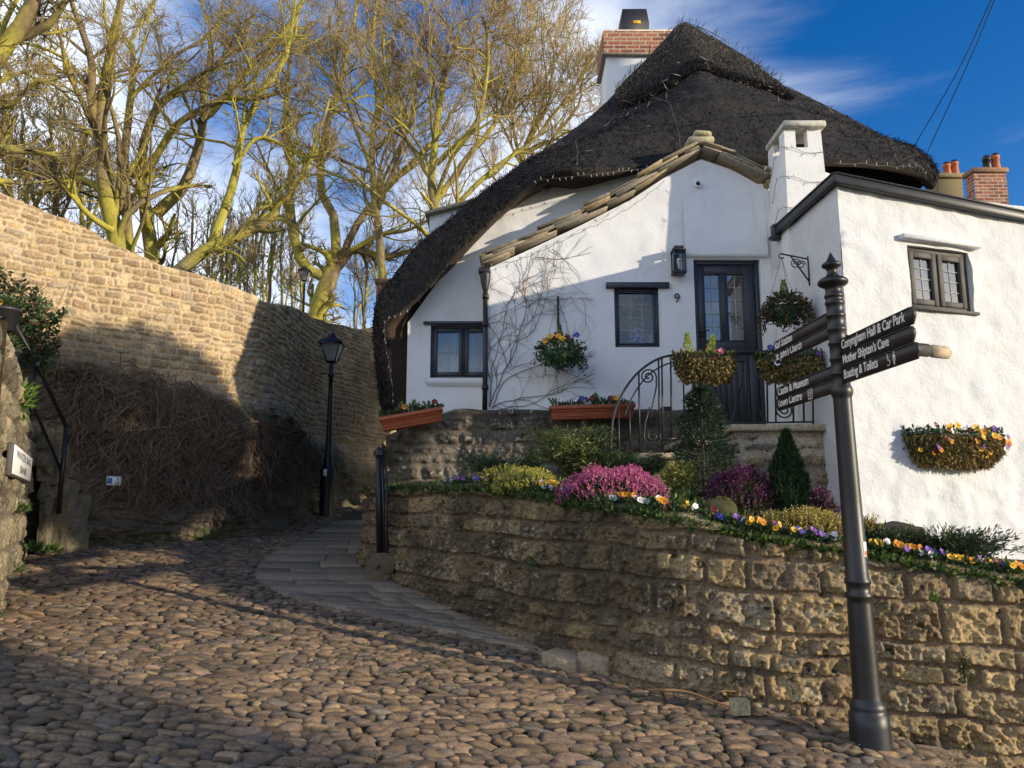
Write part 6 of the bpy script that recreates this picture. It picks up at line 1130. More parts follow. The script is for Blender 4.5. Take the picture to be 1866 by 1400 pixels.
for (f1, f2) in ((.3, .05), (.5, .06)):
    b = MB(); c0 = pw0 + (tip_ - pw0) * f1 + np.array([0, 0, -.07]); b.tube([c0 + f2 * (1 - a / 14) * np.array([math.cos(a), 0, math.sin(a)]) for a in np.linspace(0, 10, 26)], .006, 5); b.build('scroll', m_iron, br)
bc = np.array([P(1430, 562, tip_[1])[0], tip_[1], P(1430, 562, tip_[1])[2]]); basket(bc, .225, 'brown leaved hanging basket with green liner beside the door', [(.09, .06, .025), (.13, .09, .035), (.05, .055, .02), (.03, .06, .025), (.17, .12, .06)], [], tip_ + (0, 0, -.02), True, 120)
# --- moss lined hay rack baskets on the railing, and the window box on the wing
def rack(c, u, n, hw, hgt, dep, label, fol, flow, spires=0, group='moss lined baskets', n_m=2600, shag=.05):
    c = np.asarray(c, float); u = nrm(u); n = nrm(n); z = np.array([0, 0, 1.0]); t = thing('moss_basket', label, 'flower basket', c, group)
    b = MB()
    for f in (1.0, .8, .5): 
        prof_ = [c + u * hw * f * s + n * dep * math.sqrt(max(0, 1 - s ** 4)) * f - z * hgt * (1 - f) * 1.6 for s in np.linspace(-1, 1, 18)]; b.tube(prof_, .006, 5)
    for s in np.linspace(-.85, .85, 9): b.tube([c + u * hw * s + n * dep * math.sqrt(1 - s ** 4), c + u * hw * s * .85 + n * dep * .75 - z * hgt * .6, c + u * hw * s * .6 + n * dep * .1 - z * hgt], .005, 4)
    b.build('wire_frame', m_iron, t)
    m_ = n_m; s = rng.uniform(-1, 1, m_); v = rng.uniform(0, 1, m_); f = 1 - v ** 2.2 * .30; wn_ = np.sqrt(np.maximum(0, 1 - s ** 4)); q = c + np.outer(s * hw * f, u) + np.outer(dep * wn_ * (1 - v ** 3 * .6) * rng.uniform(.75, 1.05, m_), n) - np.outer(v * hgt, z); tone = (.75 + .6 * vn(q * 16, 3))[:, None]
    b = MB(); b.blades(q, np.outer(rng.normal(size=m_) * .6, u) + np.outer(np.abs(rng.normal(size=m_)) * .5, n) - np.outer(rng.uniform(.1, 1.1, m_), z), rng.uniform(shag * .5, shag * 1.3, m_), rng.uniform(.012, .03, m_), pick(DRY, rng.random(m_)) * tone, rng)
    ss, vv_ = np.meshgrid(np.linspace(-1, 1, 18), np.linspace(0, 1, 8), indexing='ij'); Q_ = c + (ss * hw * (1 - vv_ ** 2.2 * .30))[..., None] * u + (dep * np.sqrt(np.maximum(0, 1 - ss ** 4)) * (1 - vv_ ** 3 * .6) * .85)[..., None] * n - (vv_ * hgt)[..., None] * z; b.grid(Q_, (.06, .045, .02)); b.build('moss_lining', m_moss, t)
    b = MB(); k = 900; s = rng.uniform(-1.05, 1.05, k); q = c + np.outer(s * hw, u) + np.outer(rng.uniform(-.1, 1.05, k) * dep * np.sqrt(np.maximum(.05, 1 - np.minimum(np.abs(s), 1) ** 4)), n) + np.outer(rng.uniform(-.03, .06, k) - (rng.random(k) < .35) * rng.uniform(0, .6, k) * hgt, z); b.blades(q, rnd_dir(k, .8) + n * .4, rng.uniform(.03, .07, k), rng.uniform(.018, .032, k), pick(fol, rng.random(k)) * rng.uniform(.6, 1.3, (k, 1)), rng); b.build('foliage', m_leaf, t)
    for k in range(spires):
        b = MB(); m_ = 300; h = rng.uniform(0, 1, m_); a = rng.uniform(0, 6.3, m_); o__ = c + u * (-.11 + .19 * k) * 1.0 * (hw / .28) + n * dep * .4 + u * -.06; rr_ = (.05 - .01 * k) * (1 - h) + .006; b.blades(o__ + np.stack([rr_ * np.cos(a) + h * .06 * k, rr_ * np.sin(a), h * (.26 - .02 * k)], -1), np.stack([np.cos(a) * .5 + .3 * k, np.sin(a) * .5, np.full(m_, 1.0)], -1) + rng.normal(size=(m_, 3)) * .2, rng.uniform(.03, .055, m_), .010, pick([(.34, .40, .04), (.42, .46, .06), (.24, .32, .04)], rng.random(m_)), rng); b.build('dwarf_cypress', m_leaf, t)
    for (cn, s, v, sz_) in flow: b = MB(); p = c + u * hw * s + n * dep * (1.02 * math.sqrt(max(.05, 1 - min(abs(s), 1) ** 4)) * (1 - max(v, 0) ** 2 * .7) if v > -.1 else .5) - z * v * hgt; bloom(b, p + n * .07, n + np.array([rng.normal() * .3, 0, .3]), sz_, cn); b.build('flower', m_petal, t)
    return t
pr1 = P(1282, 657, 8.52); rack(pr1, (1, 0, 0), (0, -1, 0), .325, .26, .22, 'brown moss basket with two bright cypress tufts on the railing', GREENS + DRY, [('pink', .45, -.25, .06), ('maroon', .3, -.2, .05)], 2)
pr2 = P(1438, 655, 8.52); rack(pr2, (1, 0, 0), (0, -1, 0), .36, .26, .22, 'leafy moss basket on the railing behind the signpost', GREENS + [(.13, .17, .04), (.18, .2, .06)], [('yellow', -.42, -.35, .07), ('blue', -.72, -.35, .06), ('orange', -.5, -.3, .06), ('purple', .7, -.1, .06), ('white', -.62, .35, .06), ('blue', .45, -.2, .05)], 0)
pe = FE[1](FE[0](1728, 796)[0], FE[0](1728, 796)[1], .0); rack(pe, UE, FE[4], .60, .30, .27, 'long moss window box of pansies on the white wing wall', GREENS + [(.06, .09, .03)], [('orange', -.35, -.2, .07), ('yellow', -.3, -.25, .065), ('yellow', .25, -.25, .07), ('orange', .32, -.1, .065), ('yellow', .38, .05, .06), ('maroon', -.62, -.3, .055), ('purple', .05, -.25, .055), ('yellow', .12, .1, .06), ('orange', -.02, .25, .055), ('yellow', .15, .5, .05), ('yellow', .55, -.2, .06), ('orange', .9, .25, .065), ('yellow', .8, .1, .06), ('purple', -.72, .45, .055), ('maroon', .45, -.25, .06), ('purple', .65, -.25, .06), ('orange', .5, .1, .055), ('yellow', -.15, -.3, .06), ('yellow', .95, .35, .06)] + [(['yellow', 'orange', 'purple', 'maroon', 'yellow', 'white'][k_ % 6], rng.uniform(-.95, .95), rng.uniform(-.3, .75), rng.uniform(.04, .055)) for k_ in range(16)], 0, n_m=4600, shag=.07)
# plants in the troughs
for (T_, lab, fl) in ((TR1, 'left', [('orange', .42), ('maroon', .9)]), (TR2, 'right', [('white', .3), ('white', .12), ('blue', .38), ('yellow', .78), ('maroon', .72), ('maroon', .5)])):
    t, a, c, nn_, up, dep, hz = T_
    ctr = (a + c) / 2 + nn_ * dep * .5 + up * hz; pt_ = thing('trough_plants', 'mixed green plants and pansies filling the %s terracotta trough' % lab, 'plants', ctr, 'plants in the terracotta troughs'); k = 700; s = rng.uniform(.01, .99, k); hb = .05 + .07 * vn(np.stack([s * 9, s * 0, s * 0], -1), 9); q = a + np.outer(s, c - a) + np.outer(rng.uniform(.1, .95, k) * dep, nn_) + np.outer(hz - .02 + rng.uniform(0, 1, k) * hb, up); b = MB(); b.blades(q, rnd_dir(k, .9), rng.uniform(.03, .07, k), rng.uniform(.014, .03, k), pick(GREENS + [(.10, .15, .03), (.12, .06, .04)], rng.random(k)) * rng.uniform(.6, 1.3, (k, 1)), rng); b.build('foliage', m_leaf, pt_)
    for f_ in ((.35, .55) if lab == 'left' else (.55,)):
        b = MB(); m_ = 160; h = rng.uniform(0, 1, m_); an_ = rng.uniform(0, 6.3, m_); o__ = a + (c - a) * f_ + nn_ * dep * .5 + up * hz; b.blades(o__ + np.stack([.045 * (1 - h) * np.cos(an_), .045 * (1 - h) * np.sin(an_), h * .13], -1), np.stack([np.cos(an_) * .5, np.sin(an_) * .5, np.ones(m_)], -1), rng.uniform(.03, .05, m_), .010, pick([(.16, .24, .04), (.22, .30, .05)], rng.random(m_)), rng); b.build('dwarf_cypress', m_leaf, pt_)
    for (cn, f_) in fl: b = MB(); p = a + (c - a) * f_ + nn_ * dep * .9 + up * (hz + .07); bloom(b, p, np.array([0, -1, .4]), .06, cn); b.build('flower', m_petal, pt_)
# --- bare climber on the gable
def climber():
    t = thing('bare_climber', 'leafless climbing vine spreading over the white gable', 'climber', P(895, 745, YG - .02)); r = random.Random(5); segs = []
    def lineg(x, z, ang, L, rad, lev):
        n = max(4, int(L / .05)); pts = [(x, z)]; curl = r.uniform(-.06, .06)
        for k in range(n):
            ang += r.gauss(0, .16) + curl; x += .05 * math.cos(ang); z += .05 * math.sin(ang)
            if x < gx0 + .01: x = gx0 + .01; ang = math.pi - ang
            if x > 1.05 or z > gtop(x) - .05: break
            pts.append((x, z))
            if lev < 3 and r.random() < (.16, .20, .10)[lev]: lineg(x, z, ang + r.choice([-1, 1]) * r.uniform(.35, 1.0), L * r.uniform(.3, .65), rad * .65, lev + 1)
        if len(pts) > 2: segs.append((pts, rad))
    W = FG[1]
    for (px, py, an_, L, rd) in ((893, 742, 1.45, 2.4, .007), (897, 745, 1.1, 1.9, .006), (896, 745, .5, 1.5, .0055), (905, 748, .25, 1.2, .005), (892, 740, 1.6, 1.8, .0055)): s_, z_ = FG[0](px, py); lineg(s_, z_, an_, L, rd, 0)
    s_, z_ = FG[0](975, 470); lineg(s_, z_, -.2, .9, .005, 1); s_, z_ = FG[0](1005, 455); lineg(s_, z_, -.6, .7, .0045, 1)
    b1_, b2_ = MB(), MB()
    for pts, rd in segs: (b1_ if rd > .004 else b2_).tube([W(x, z, .02 + .008 * math.sin(i)) for i, (x, z) in enumerate(pts)], np.linspace(rd, rd * .45, len(pts)), 4, (.20, .145, .105))
    b1_.build('stems', m_twig, t); b2_.build('shoots', m_twig, t)
climber()
# --- far left: ivy, laurel, pots
iv = thing('ivy', 'dark glossy ivy clump climbing the rubble wall at the far left', 'ivy', P(45, 600, 9.3)); b = MB(); n = 2600; ok_ = []
nq_ = 7000; px__ = rng.uniform(-40, 118, 7000); py__ = rng.uniform(484, 690, 7000); qn = np.stack([px__ / 22, py__ / 22, px__ * 0], -1); kk = inpoly(px__ + 46 * (fbm(qn, 3, 91) - .5), py__ + 46 * (fbm(qn + 7, 3, 92) - .5), [(-40, 480), (10, 488), (50, 525), (88, 548), (106, 575), (108, 605), (104, 640), (88, 676), (60, 668), (-40, 670)]); px__, py__ = px__[kk][:n], py__[kk][:n]; n = len(px__); q = np.array([P(a, c, 9.15 + d) for a, c, d in zip(px__, py__, rng.uniform(-.3, .35, n))]); b.blades(q, rnd_dir(n, -.2) + (.4, -.6, 0), rng.uniform(.04, .08, n), rng.uniform(.035, .06, n), pick([(.02, .055, .015), (.03, .075, .02), (.05, .09, .03), (.10, .11, .04), (.09, .06, .03)], rng.random(n)) * rng.uniform(.6, 1.4, (n, 1)), rng); b.build('foliage', m_leaf, iv)
b = MB(); 
for k in range(26): a = P(rng.uniform(-20, 90), rng.uniform(600, 650), 9.3); b.tube([a, a + rng.normal(size=3) * .12 + (0, 0, .25), a + rng.normal(size=3) * .2 + (0, 0, .5)], [.008, .006, .003], 4, (.16, .12, .07))
b.build('stems', m_twig, iv)
p = P(12, 745, 7.6); shrub(12, 768, 690, 7.6, .22, 'bright green laurel bush on top of the stair wall', [(.10, .19, .02), (.14, .24, .03), (.07, .14, .02)], 420, 'laurel', (.07, .13), (.025, .04), z=P(12, 765, 7.6)[2])
for (px, py, Y, lab, fl) in ((8, 575, 8.0, 'upper dark grey flower pot hung on the handrail', ['white', 'yellow']), (6, 650, 7.7, 'lower dark grey flower pot of yellow pansies on the handrail', ['yellow', 'yellow', 'orange', 'maroon', 'yellow', 'orange', 'maroon', 'yellow'])):
    c = P(px, py, Y); t = thing('flower_pot', lab, 'flower pot', c, 'grey pots on the handrail'); b = MB(); b.lathe([(.0, -.16), (.10, -.16), (.145, .04), (.155, .04), (.155, .07), (.135, .07), (.12, .0)], c, 18); b.build('pot', mat('grey_plastic', (.035, .036, .042), .45, .1, 8), t, True); b = MB(); leaves(b, 260, c + (0, 0, .1), (.17, .16, .11), (.03, .06), (.018, .03), GREENS + [(.12, .13, .05)], .3, .5, True); b.build('foliage', m_leaf, t)
    for cn in fl: b = MB(); q = c + np.array([rng.uniform(-.12, .16), -.1 + rng.uniform(-.06, .04), rng.uniform(.10, .22)]); bloom(b, q, np.array([.2, -1, .3]), .06, cn); b.build('flower', m_petal, t)
for (px, py, Y, r, n, lab) in ((20, 935, 7.6, .16, 240, 'fern tuft hanging on the stair wall below the name plate'), (60, 1005, 8.7, .12, 160, 'green weeds at the foot of the stair wall'), (95, 1008, 9.1, .10, 120, 'green weeds before the stacked stair stones'), (5, 1045, 7.6, .18, 200, 'weeds growing at the bottom left edge of the lane')):
    p = P(px, py, Y); p[2] = max(p[2], zg(p[0], p[1]) + .02); t = thing('wall_weeds', lab, 'plant', p); b = MB(); q, d = shell_pts(n, p, (r, r, r * .7), .2, True); b.blades(q, d + (0.3, -.2, .3) + rng.normal(size=(n, 3)) * .4, rng.uniform(.04, .10, n), rng.uniform(.012, .025, n), pick([(.06, .12, .02), (.09, .16, .03), (.04, .08, .02)], rng.random(n)) * rng.uniform(.6, 1.3, (n, 1)), rng); b.build('foliage', m_leaf, t)
# ------------------------------------------------------------------ bare winter trees behind the rubble wall
rng = np.random.default_rng(301)
def resample(p, r, K):
    p = np.asarray(p, float); q = smooth_poly(p, K) if len(p) > 2 else p[0] + (p[1] - p[0]) * np.linspace(0, 1, K)[:, None]; return q, np.interp(np.linspace(0, 1, K), np.linspace(0, 1, len(r)), r)
def grow(pp, pr_, n, lf, ang, up, tmin, K, curl, rmin, rf=(.4, .62), taper=.35, lmax=9):
    N_ = len(pp); idx = np.repeat(np.arange(N_), n); m = len(idx); Kp = pp.shape[1]; t = rng.uniform(tmin, 1, m) * (Kp - 1.001); i = t.astype(int); f = (t - i)[:, None]; a = pp[idx, i]; c = pp[idx, i + 1]; pos = a * (1 - f) + c * f; tan = nrm(c - a); rad = pr_[idx, i] * (1 - f[:, 0]) + pr_[idx, i + 1] * f[:, 0]
    Lp = np.linalg.norm(np.diff(pp, axis=1), axis=2).sum(1)[idx]; per = nrm(np.cross(tan, rng.normal(size=(m, 3)))); an = rng.uniform(ang[0], ang[1], m)[:, None]; d = tan * np.cos(an) + per * np.sin(an); L = np.minimum(Lp * rng.uniform(lf[0], lf[1], m) * (1 - .45 * t / (Kp - 1)), lmax)
    P_ = np.zeros((m, K, 3)); P_[:, 0] = pos; bend = rng.normal(size=(m, 3)) * curl
    for k in range(1, K): d = nrm(d + bend + rng.normal(size=(m, 3)) * curl * .8 + np.array([0, 0, up])); P_[:, k] = P_[:, k - 1] + d * (L / (K - 1))[:, None]
    r0 = np.maximum(rad * rng.uniform(rf[0], rf[1], m), rmin); return P_, r0[:, None] * np.linspace(1, taper, K)[None] + 0
MOSS = np.array((.36, .32, .05)); BARK = np.array((.19, .145, .078))
def bark_cols(V, moss):
    k = sst(.53 - moss * .36, .76 - moss * .36, fbm(V * np.array((2.2, 2.2, .9)), 3, 305))[:, None]; c = BARK * (1 - k) + MOSS * k; return c * (.65 + .7 * fbm(V * 9, 2, 309)[:, None])
def tree(label, limbs, n1=7, n2=6, n3=6, n4=4, moss=.5, tw=((.30, .215, .09), (.36, .29, .06), (.15, .10, .055)), rmin=.006, up=.05, group='bare trees behind the rubble wall', lf1=(.28, .55), curl=.13, trunk_n=1, base=None):
    K = 14; lp, lr = zip(*[resample(p, r, K) for p, r in limbs]); lp = np.array(lp); lr = np.array(lr) * .82
    wob = (fbm(lp.reshape(-1, 3) * 1.2, 2, 311) - .5).reshape(len(lp), K, 1); lp[:, 1:-1] += (np.stack([vn(lp * 1.1, 313), vn(lp * 1.1, 317), vn(lp * 1.1, 319)], -1)[:, 1:-1] - .5) * .22
    t = thing('bare_tree', label, 'tree', limbs[0][0][0] if base is None else base, group)
    V_, F_ = tube_batch(lp[:trunk_n], lr[:trunk_n], 10); b = MB(); b.add(V_, F_, bark_cols(V_, moss)); b.build('trunk', m_bark, t, True)
    b = MB()
    if len(lp) > trunk_n: V_, F_ = tube_batch(lp[trunk_n:], lr[trunk_n:], 9); b.add(V_, F_, bark_cols(V_, moss))
    p1, r1 = grow(lp, lr, n1, lf1, (.4, 1.1), up, .26, 8, curl, rmin * 2, lmax=3.8); V_, F_ = tube_batch(p1, r1, 5); b.add(V_, F_, bark_cols(V_, moss * 1.1))
    p2, r2 = grow(np.concatenate([p1]), r1, n2, (.35, .7), (.4, 1.15), up, .2, 6, curl * 1.2, rmin * 1.4); V_, F_ = tube_batch(p2, r2, 4); b.add(V_, F_, bark_cols(V_, moss)); b.build('branches', m_bark, t, True)
    b = MB(); p3, r3 = grow(p2, r2, n3, (.5, 1.05), (.3, .9), up * 1.6, .25, 5, curl * .9, rmin * 1.0); V_, F_ = tube_batch(p3, np.maximum(r3, rmin * .6), 3); cl = pick(tw, rng.random(len(p3))) * rng.uniform(.7, 1.3, (len(p3), 1)); b.add(V_, F_, np.repeat(cl, 15, 0))
    if n4: p4, r4 = grow(p3, r3, n4, (.45, .95), (.25, .8), up * 2, .3, 4, curl * .8, rmin * .72); V_, F_ = tube_batch(p4, np.maximum(r4, rmin * .55), 3); cl = pick(tw, rng.random(len(p4))) * rng.uniform(.7, 1.3, (len(p4), 1)); b.add(V_, F_, np.repeat(cl, 12, 0))
    b.build('twigs', m_twig, t)['kind'] = 'stuff'; return t
def L(pix, Y, r, dy=0.0, ground=None):
    n = len(pix); p = [P(a, c, Y + dy * k / max(1, n - 1)) for k, (a, c) in enumerate(pix)]
    if ground is not None: p = [np.array([p[0][0], p[0][1], ground])] + p; r = [r[0] * 1.25] + list(r)
    return p, r
tree('mossy multi stemmed bare tree, thick trunk forking left above the wall', [L([(212, 470), (203, 400), (192, 320), (186, 230), (190, 140), (204, 60), (230, -40)], 16.5, [.26, .22, .19, .16, .13, .10, .06], -1.0, 5.0), L([(190, 300), (172, 190), (158, 110), (130, 20), (118, -40)], 16.2, [.15, .12, .10, .07, .05], -1.5), L([(182, 205), (140, 140), (90, 92), (30, 80)], 16.0, [.08, .06, .04, .03], -1.2), L([(205, 420), (170, 400), (120, 330), (60, 290), (0, 280)], 16.2, [.09, .07, .05, .04, .03], -1.5)], 11, 6, 6, 4, .40)
tree('slender upright bare tree just right of the thick forked trunk', [L([(232, 480), (230, 400), (226, 300), (236, 220), (242, 130), (240, 80)], 17.0, [.15, .13, .12, .11, .09, .07], .4, 5.0), L([(240, 180), (300, 110), (380, 60), (430, 10)], 17.0, [.06, .05, .04, .03], .8), L([(238, 90), (262, 40), (285, 0)], 17.4, [.05, .04, .03], .4)], 10, 6, 5, 3, .25)
tree('broad bare tree with several stems fanning out to the right', [L([(275, 480), (270, 420), (262, 360), (252, 310)], 17.5, [.24, .2, .17, .13], 0, 5.0), L([(255, 320), (262, 250), (290, 190), (330, 155), (372, 135), (420, 100), (500, 60)], 17.5, [.13, .12, .11, .10, .08, .06, .04], -.8), L([(262, 320), (285, 270), (330, 215), (400, 180), (470, 175), (540, 155)], 17.5, [.11, .10, .09, .08, .06, .04], -1.2), L([(285, 390), (330, 345), (352, 290), (368, 210), (372, 150), (380, 60)], 17.6, [.18, .15, .13, .11, .08, .05], .5), L([(365, 220), (420, 160), (480, 100), (540, 20), (560, -40)], 17.8, [.10, .09, .08, .06, .04], .6)], 10, 6, 6, 4, .35)
tree('bare tree leaning far out to the right with a yellow green mossy trunk', [L([(310, 520), (340, 480), (390, 455), (440, 428), (480, 400), (508, 368)], 16.0, [.20, .19, .17, .16, .13, .09], .6, 5.0), L([(385, 455), (400, 410), (418, 350), (428, 290), (440, 240), (470, 180), (520, 90), (540, 0)], 16.3, [.13, .12, .11, .10, .09, .08, .06, .04], 1.0), L([(505, 372), (540, 330), (575, 260), (600, 180)], 16.6, [.07, .06, .05, .03], .3), L([(425, 300), (470, 250), (530, 270), (600, 310), (650, 330)], 16.4, [.06, .05, .045, .04, .03], .5)], 10, 6, 6, 4, .8)
tree('stout bare tree forking low behind the far lamp', [L([(575, 600), (588, 540), (606, 490)], 29.0, [0.45, 0.41, 0.38], 0, 5.2), L([(600, 510), (560, 490), (538, 450), (528, 390), (532, 300), (520, 200), (530, 100)], 29.0, [0.25, 0.24, 0.21, 0.19, 0.16, 0.12, 0.07], -1), L([(606, 495), (622, 470), (640, 455), (700, 470), (760, 455)], 29.0, [0.25, 0.21, 0.19, 0.14, 0.07], .5), L([(612, 480), (615, 410), (590, 360), (585, 280), (620, 160), (640, 60), (660, -40)], 29.0, [0.25, 0.21, 0.19, 0.16, 0.12, 0.09, 0.06], 1.2), L([(625, 468), (665, 390), (720, 330), (790, 260), (850, 160)], 29.2, [0.19, 0.16, 0.14, 0.10, 0.06], 1.0), L([(640, 455), (690, 430), (750, 420), (820, 370)], 28.5, [0.12, 0.10, 0.07, 0.05], -1)], 11, 6, 6, 4, .45)
RT_ = ((.42, .31, .13), (.46, .37, .09), (.24, .16, .085), (.40, .26, .15))
tree('dense twiggy bare tree whose crown rises behind the thatch', [L([(790, 470), (792, 380), (790, 290), (800, 210), (820, 120), (840, 40)], 24, [.24, .21, .18, .14, .10, .06], 0, 5.4), L([(792, 370), (850, 290), (910, 210), (950, 130), (975, 50)], 24, [.13, .11, .09, .07, .04], .5), L([(790, 330), (740, 250), (710, 160), (700, 60)], 24, [.12, .10, .08, .05], -.5), L([(795, 300), (870, 220), (890, 120), (880, 30)], 23.5, [.11, .09, .07, .04], -1), L([(800, 400), (880, 330), (960, 260), (1030, 190), (1060, 130)], 24.3, [.11, .10, .08, .06, .03], .6)], 16, 7, 6, 4, .45, RT_, .008, .08, lf1=(.3, .6))
tree('second twiggy bare tree with straight stems between the stout tree and the thatch', [L([(700, 520), (690, 400), (680, 290), (690, 180), (680, 60), (690, -20)], 26, [.2, .18, .15, .12, .09, .06], 0, 5.5), L([(690, 380), (730, 280), (760, 180), (770, 60)], 26, [.11, .09, .07, .04], .5), L([(685, 330), (650, 230), (610, 130), (600, 30)], 26, [.10, .09, .07, .04], -.5)], 15, 7, 6, 3, .4, RT_, .008, .08, lf1=(.3, .6))
tree('bare tree furthest right, its twigs meeting the rear chimney', [L([(960, 420), (950, 330), (960, 260), (990, 190)], 27, [.18, .15, .12, .08], 0, 5.5), L([(955, 330), (1010, 250), (1050, 190), (1070, 120)], 27, [.09, .07, .06, .03], .4), L([(955, 300), (930, 220), (940, 130), (920, 60)], 27, [.09, .07, .05, .03], -.4), L([(960, 270), (1000, 170), (1010, 90), (990, 30)], 27, [.08, .06, .05, .03], .8)], 15, 7, 6, 3, .35, RT_, .008, .08, lf1=(.3, .6))
tree('bare tree at the far left whose thick bough crosses the top corner', [L([(-90, 420), (-70, 260), (-40, 160), (5, 90), (45, 30), (80, -40)], 13.5, [.28, .25, .22, .19, .16, .12], -.6, 5.2), L([(0, 90), (60, 60), (100, 30), (130, -20)], 13.4, [.12, .10, .08, .06], -.4), L([(-60, 230), (0, 150), (60, 130), (110, 140)], 13.6, [.08, .06, .04, .03], .6), L([(-40, 170), (20, 195), (80, 150), (150, 190)], 13.2, [.06, .05, .04, .02], -.4)], 11, 6, 5, 3, .4)
small = [(40, 470, 180, 19), (95, 470, 210, 20), (140, 480, 250, 21), (10, 450, 200, 18)]
for k, (px, pb, pt_, Y) in enumerate(small):
    nm = ['first', 'second', 'third', 'fourth'][sorted(small).index(small[k])]
    tree('%s from the left of the small dark twiggy trees above the wall' % nm, [L([(px, pb), (px + 6, (pb + pt_) / 2), (px - 4, pt_)], Y, [.09, .07, .03], 0, 5.2), L([(px, pb - 40), (px + 40, (pb + pt_) / 2), (px + 60, pt_ + 40)], Y, [.06, .04, .02], .5), L([(px, pb - 50), (px - 40, (pb + pt_) / 2), (px - 55, pt_ + 30)], Y, [.06, .04, .02], -.5)], 11, 6, 5, 3, .3, ((.17, .135, .08), (.22, .18, .08), (.15, .12, .075)), .007, .12, 'small twiggy trees above the wall')
sap = None; spos = [(372, 33), (385, 30), (398, 36), (408, 31), (420, 35), (433, 30), (446, 34), (462, 32), (478, 36), (492, 31), (510, 34), (530, 33), (548, 37), (645, 34), (668, 31), (340, 35), (310, 33), (150, 30)]
for k, (px, Y) in enumerate(spos):
    p = P(px, 560, Y); z0 = 6.1
    if sap is None: sap = tree('thin straight sapling in the row seen above the rubble wall', [([np.array([p[0], Y, z0]), np.array([p[0] + .1, Y, z0 + 4]), np.array([p[0] - .1, Y, z0 + 8.5])], [.10, .08, .03]), ([np.array([p[0], Y, z0 + 3]), np.array([p[0] + .5, Y, z0 + 5.5]), np.array([p[0] + .8, Y, z0 + 8])], [.05, .04, .02])], 10, 5, 4, 0, .25, ((.22, .17, .10), (.27, .21, .12)), .010, .2, 'thin saplings far behind the rubble wall', lf1=(.2, .35))
    else: o = copy_tree(sap, loc=(p[0], Y, z0), rz=rng.uniform(0, 6.28), scale=rng.uniform(.8, 1.2))
# evergreen added out of view, its crown shaped to shade the rubble wall's foot
def sunpos(s, u): ca, sa_ = math.sin(SUN_AZ), math.cos(SUN_AZ); return sa_ * s - ca * u, ca * s + sa_ * u
ex, ey = sunpos(6.85, -6.2); zb = float(zg(ex, ey)); et = thing('added_shade_tree', 'clipped evergreen tree added out of view to shade the rubble wall foot', 'tree', (ex, ey, zb)); b = MB(); b.tube([(ex, ey, zb - .1), (ex + .1, ey, zb + 3.2), (ex, ey + .1, zb + 5.5)], [.16, .13, .05], 9, (.1, .08, .05)); b.build('trunk', m_bark, et, True)
b = MB(); cu_ = np.array([sunpos(1, 0)[0], sunpos(1, 0)[1], 0]); cw_ = np.array([cu_[1], -cu_[0], 0])
n = 9000; d = rnd_dir(n); q = np.array([ex, ey, 5.88]) + np.outer(d[:, 0] * 1.4, cu_) + np.outer(d[:, 1] * .8, cw_) + np.outer(d[:, 2] * 1.2, (0, 0, 1.0)); q = q * 1 + d * (.25 * (vn(d * 3.1, 5) - .5))[:, None] + rng.normal(size=(n, 3)) * .08; b.blades(q, d + rng.normal(size=(n, 3)) * .6, rng.uniform(.14, .24, n), rng.uniform(.08, .14, n), pick([(.02, .05, .016), (.03, .07, .02)], rng.random(n)), rng); b.build('crown', m_leaf, et)
# ------------------------------------------------------------------ neighbours seen over the roofs
def stack(px0, px1, pyt, pyb, Y, pots, label, brick=True):
    p, q = P(px0, pyb, Y), P(px1, pyt, Y); x0, x1, z1 = p[0], q[0], q[2]; t = thing('chimney_stack', label, 'chimney', (x0, Y, zg(8, 20))); b = MB(); dpt = .34
    if brick: brick_face(b, (x0, Y, 0), (1, 0, 0), (0, -1, 0), x1 - x0, p[2] - 1, z1 - .1, 7); brick_face(b, (x0, Y + dpt, 0), (0, -1, 0), (-1, 0, 0), dpt, p[2] - 1, z1 - .1, 8); brick_face(b, (x1, Y, 0), (0, 1, 0), (1, 0, 0), dpt, p[2] - 1, z1 - .1, 9); b.box(x0 + .02, x1 - .02, Y + .02, Y + dpt, zg(8, 20), p[2] - .99, (.3, .11, .06))
    else: b.rbox(((x0 + x1) / 2, Y + .3, (z1 + zg(8, 20)) / 2), ((x1 - x0) / 2, 0, 0), (0, .3, 0), (0, 0, (z1 - zg(8, 20)) / 2), .02, (.20, .16, .08))
    b.build('stack', m_brick if brick else m_stone, t); b = MB(); b.rbox(((x0 + x1) / 2, Y + .17, z1 - .04), ((x1 - x0) / 2 + .05, 0, 0), (0, .23, 0), (0, 0, .06), .015, (.28, .16, .09) if brick else (.26, .2, .1)); b.build('cap', m_slab, t)
    for (px, pt_, dark) in pots:
        c = P(px, pyt, Y + .3); h = P(px, pt_, Y + .3)[2] - c[2]; b = MB(); b.lathe([(.105, -.02), (.10, h * .2), (.085, h * .8), (.10, h * .82), (.10, h), (.08, h), (.075, h * .7)], (c[0], Y + .17, z1), 14); b.build('chimney_pot', m_iron if dark else m_pot, t)
        b = MB(); b.lathe([(.078, 0), (.078, .06), (0, .065)], (c[0], Y + .17, z1 + h), 10); b.build('pot_cowl', m_iron, t)
stack(1710, 1753, 318, 345, 19, [(1721, 296, False), (1735, 292, False)], 'stone chimney stack with two orange pots beyond the flat roof', False)
stack(1778, 1832, 308, 360, 18, [(1793, 284, True), (1809, 280, False)], 'red brick chimney stack with one black and one orange pot')
stack(683, 712, 510, 640, 19.5, [], 'old brick chimney stack half hidden by the left edge of the thatch')
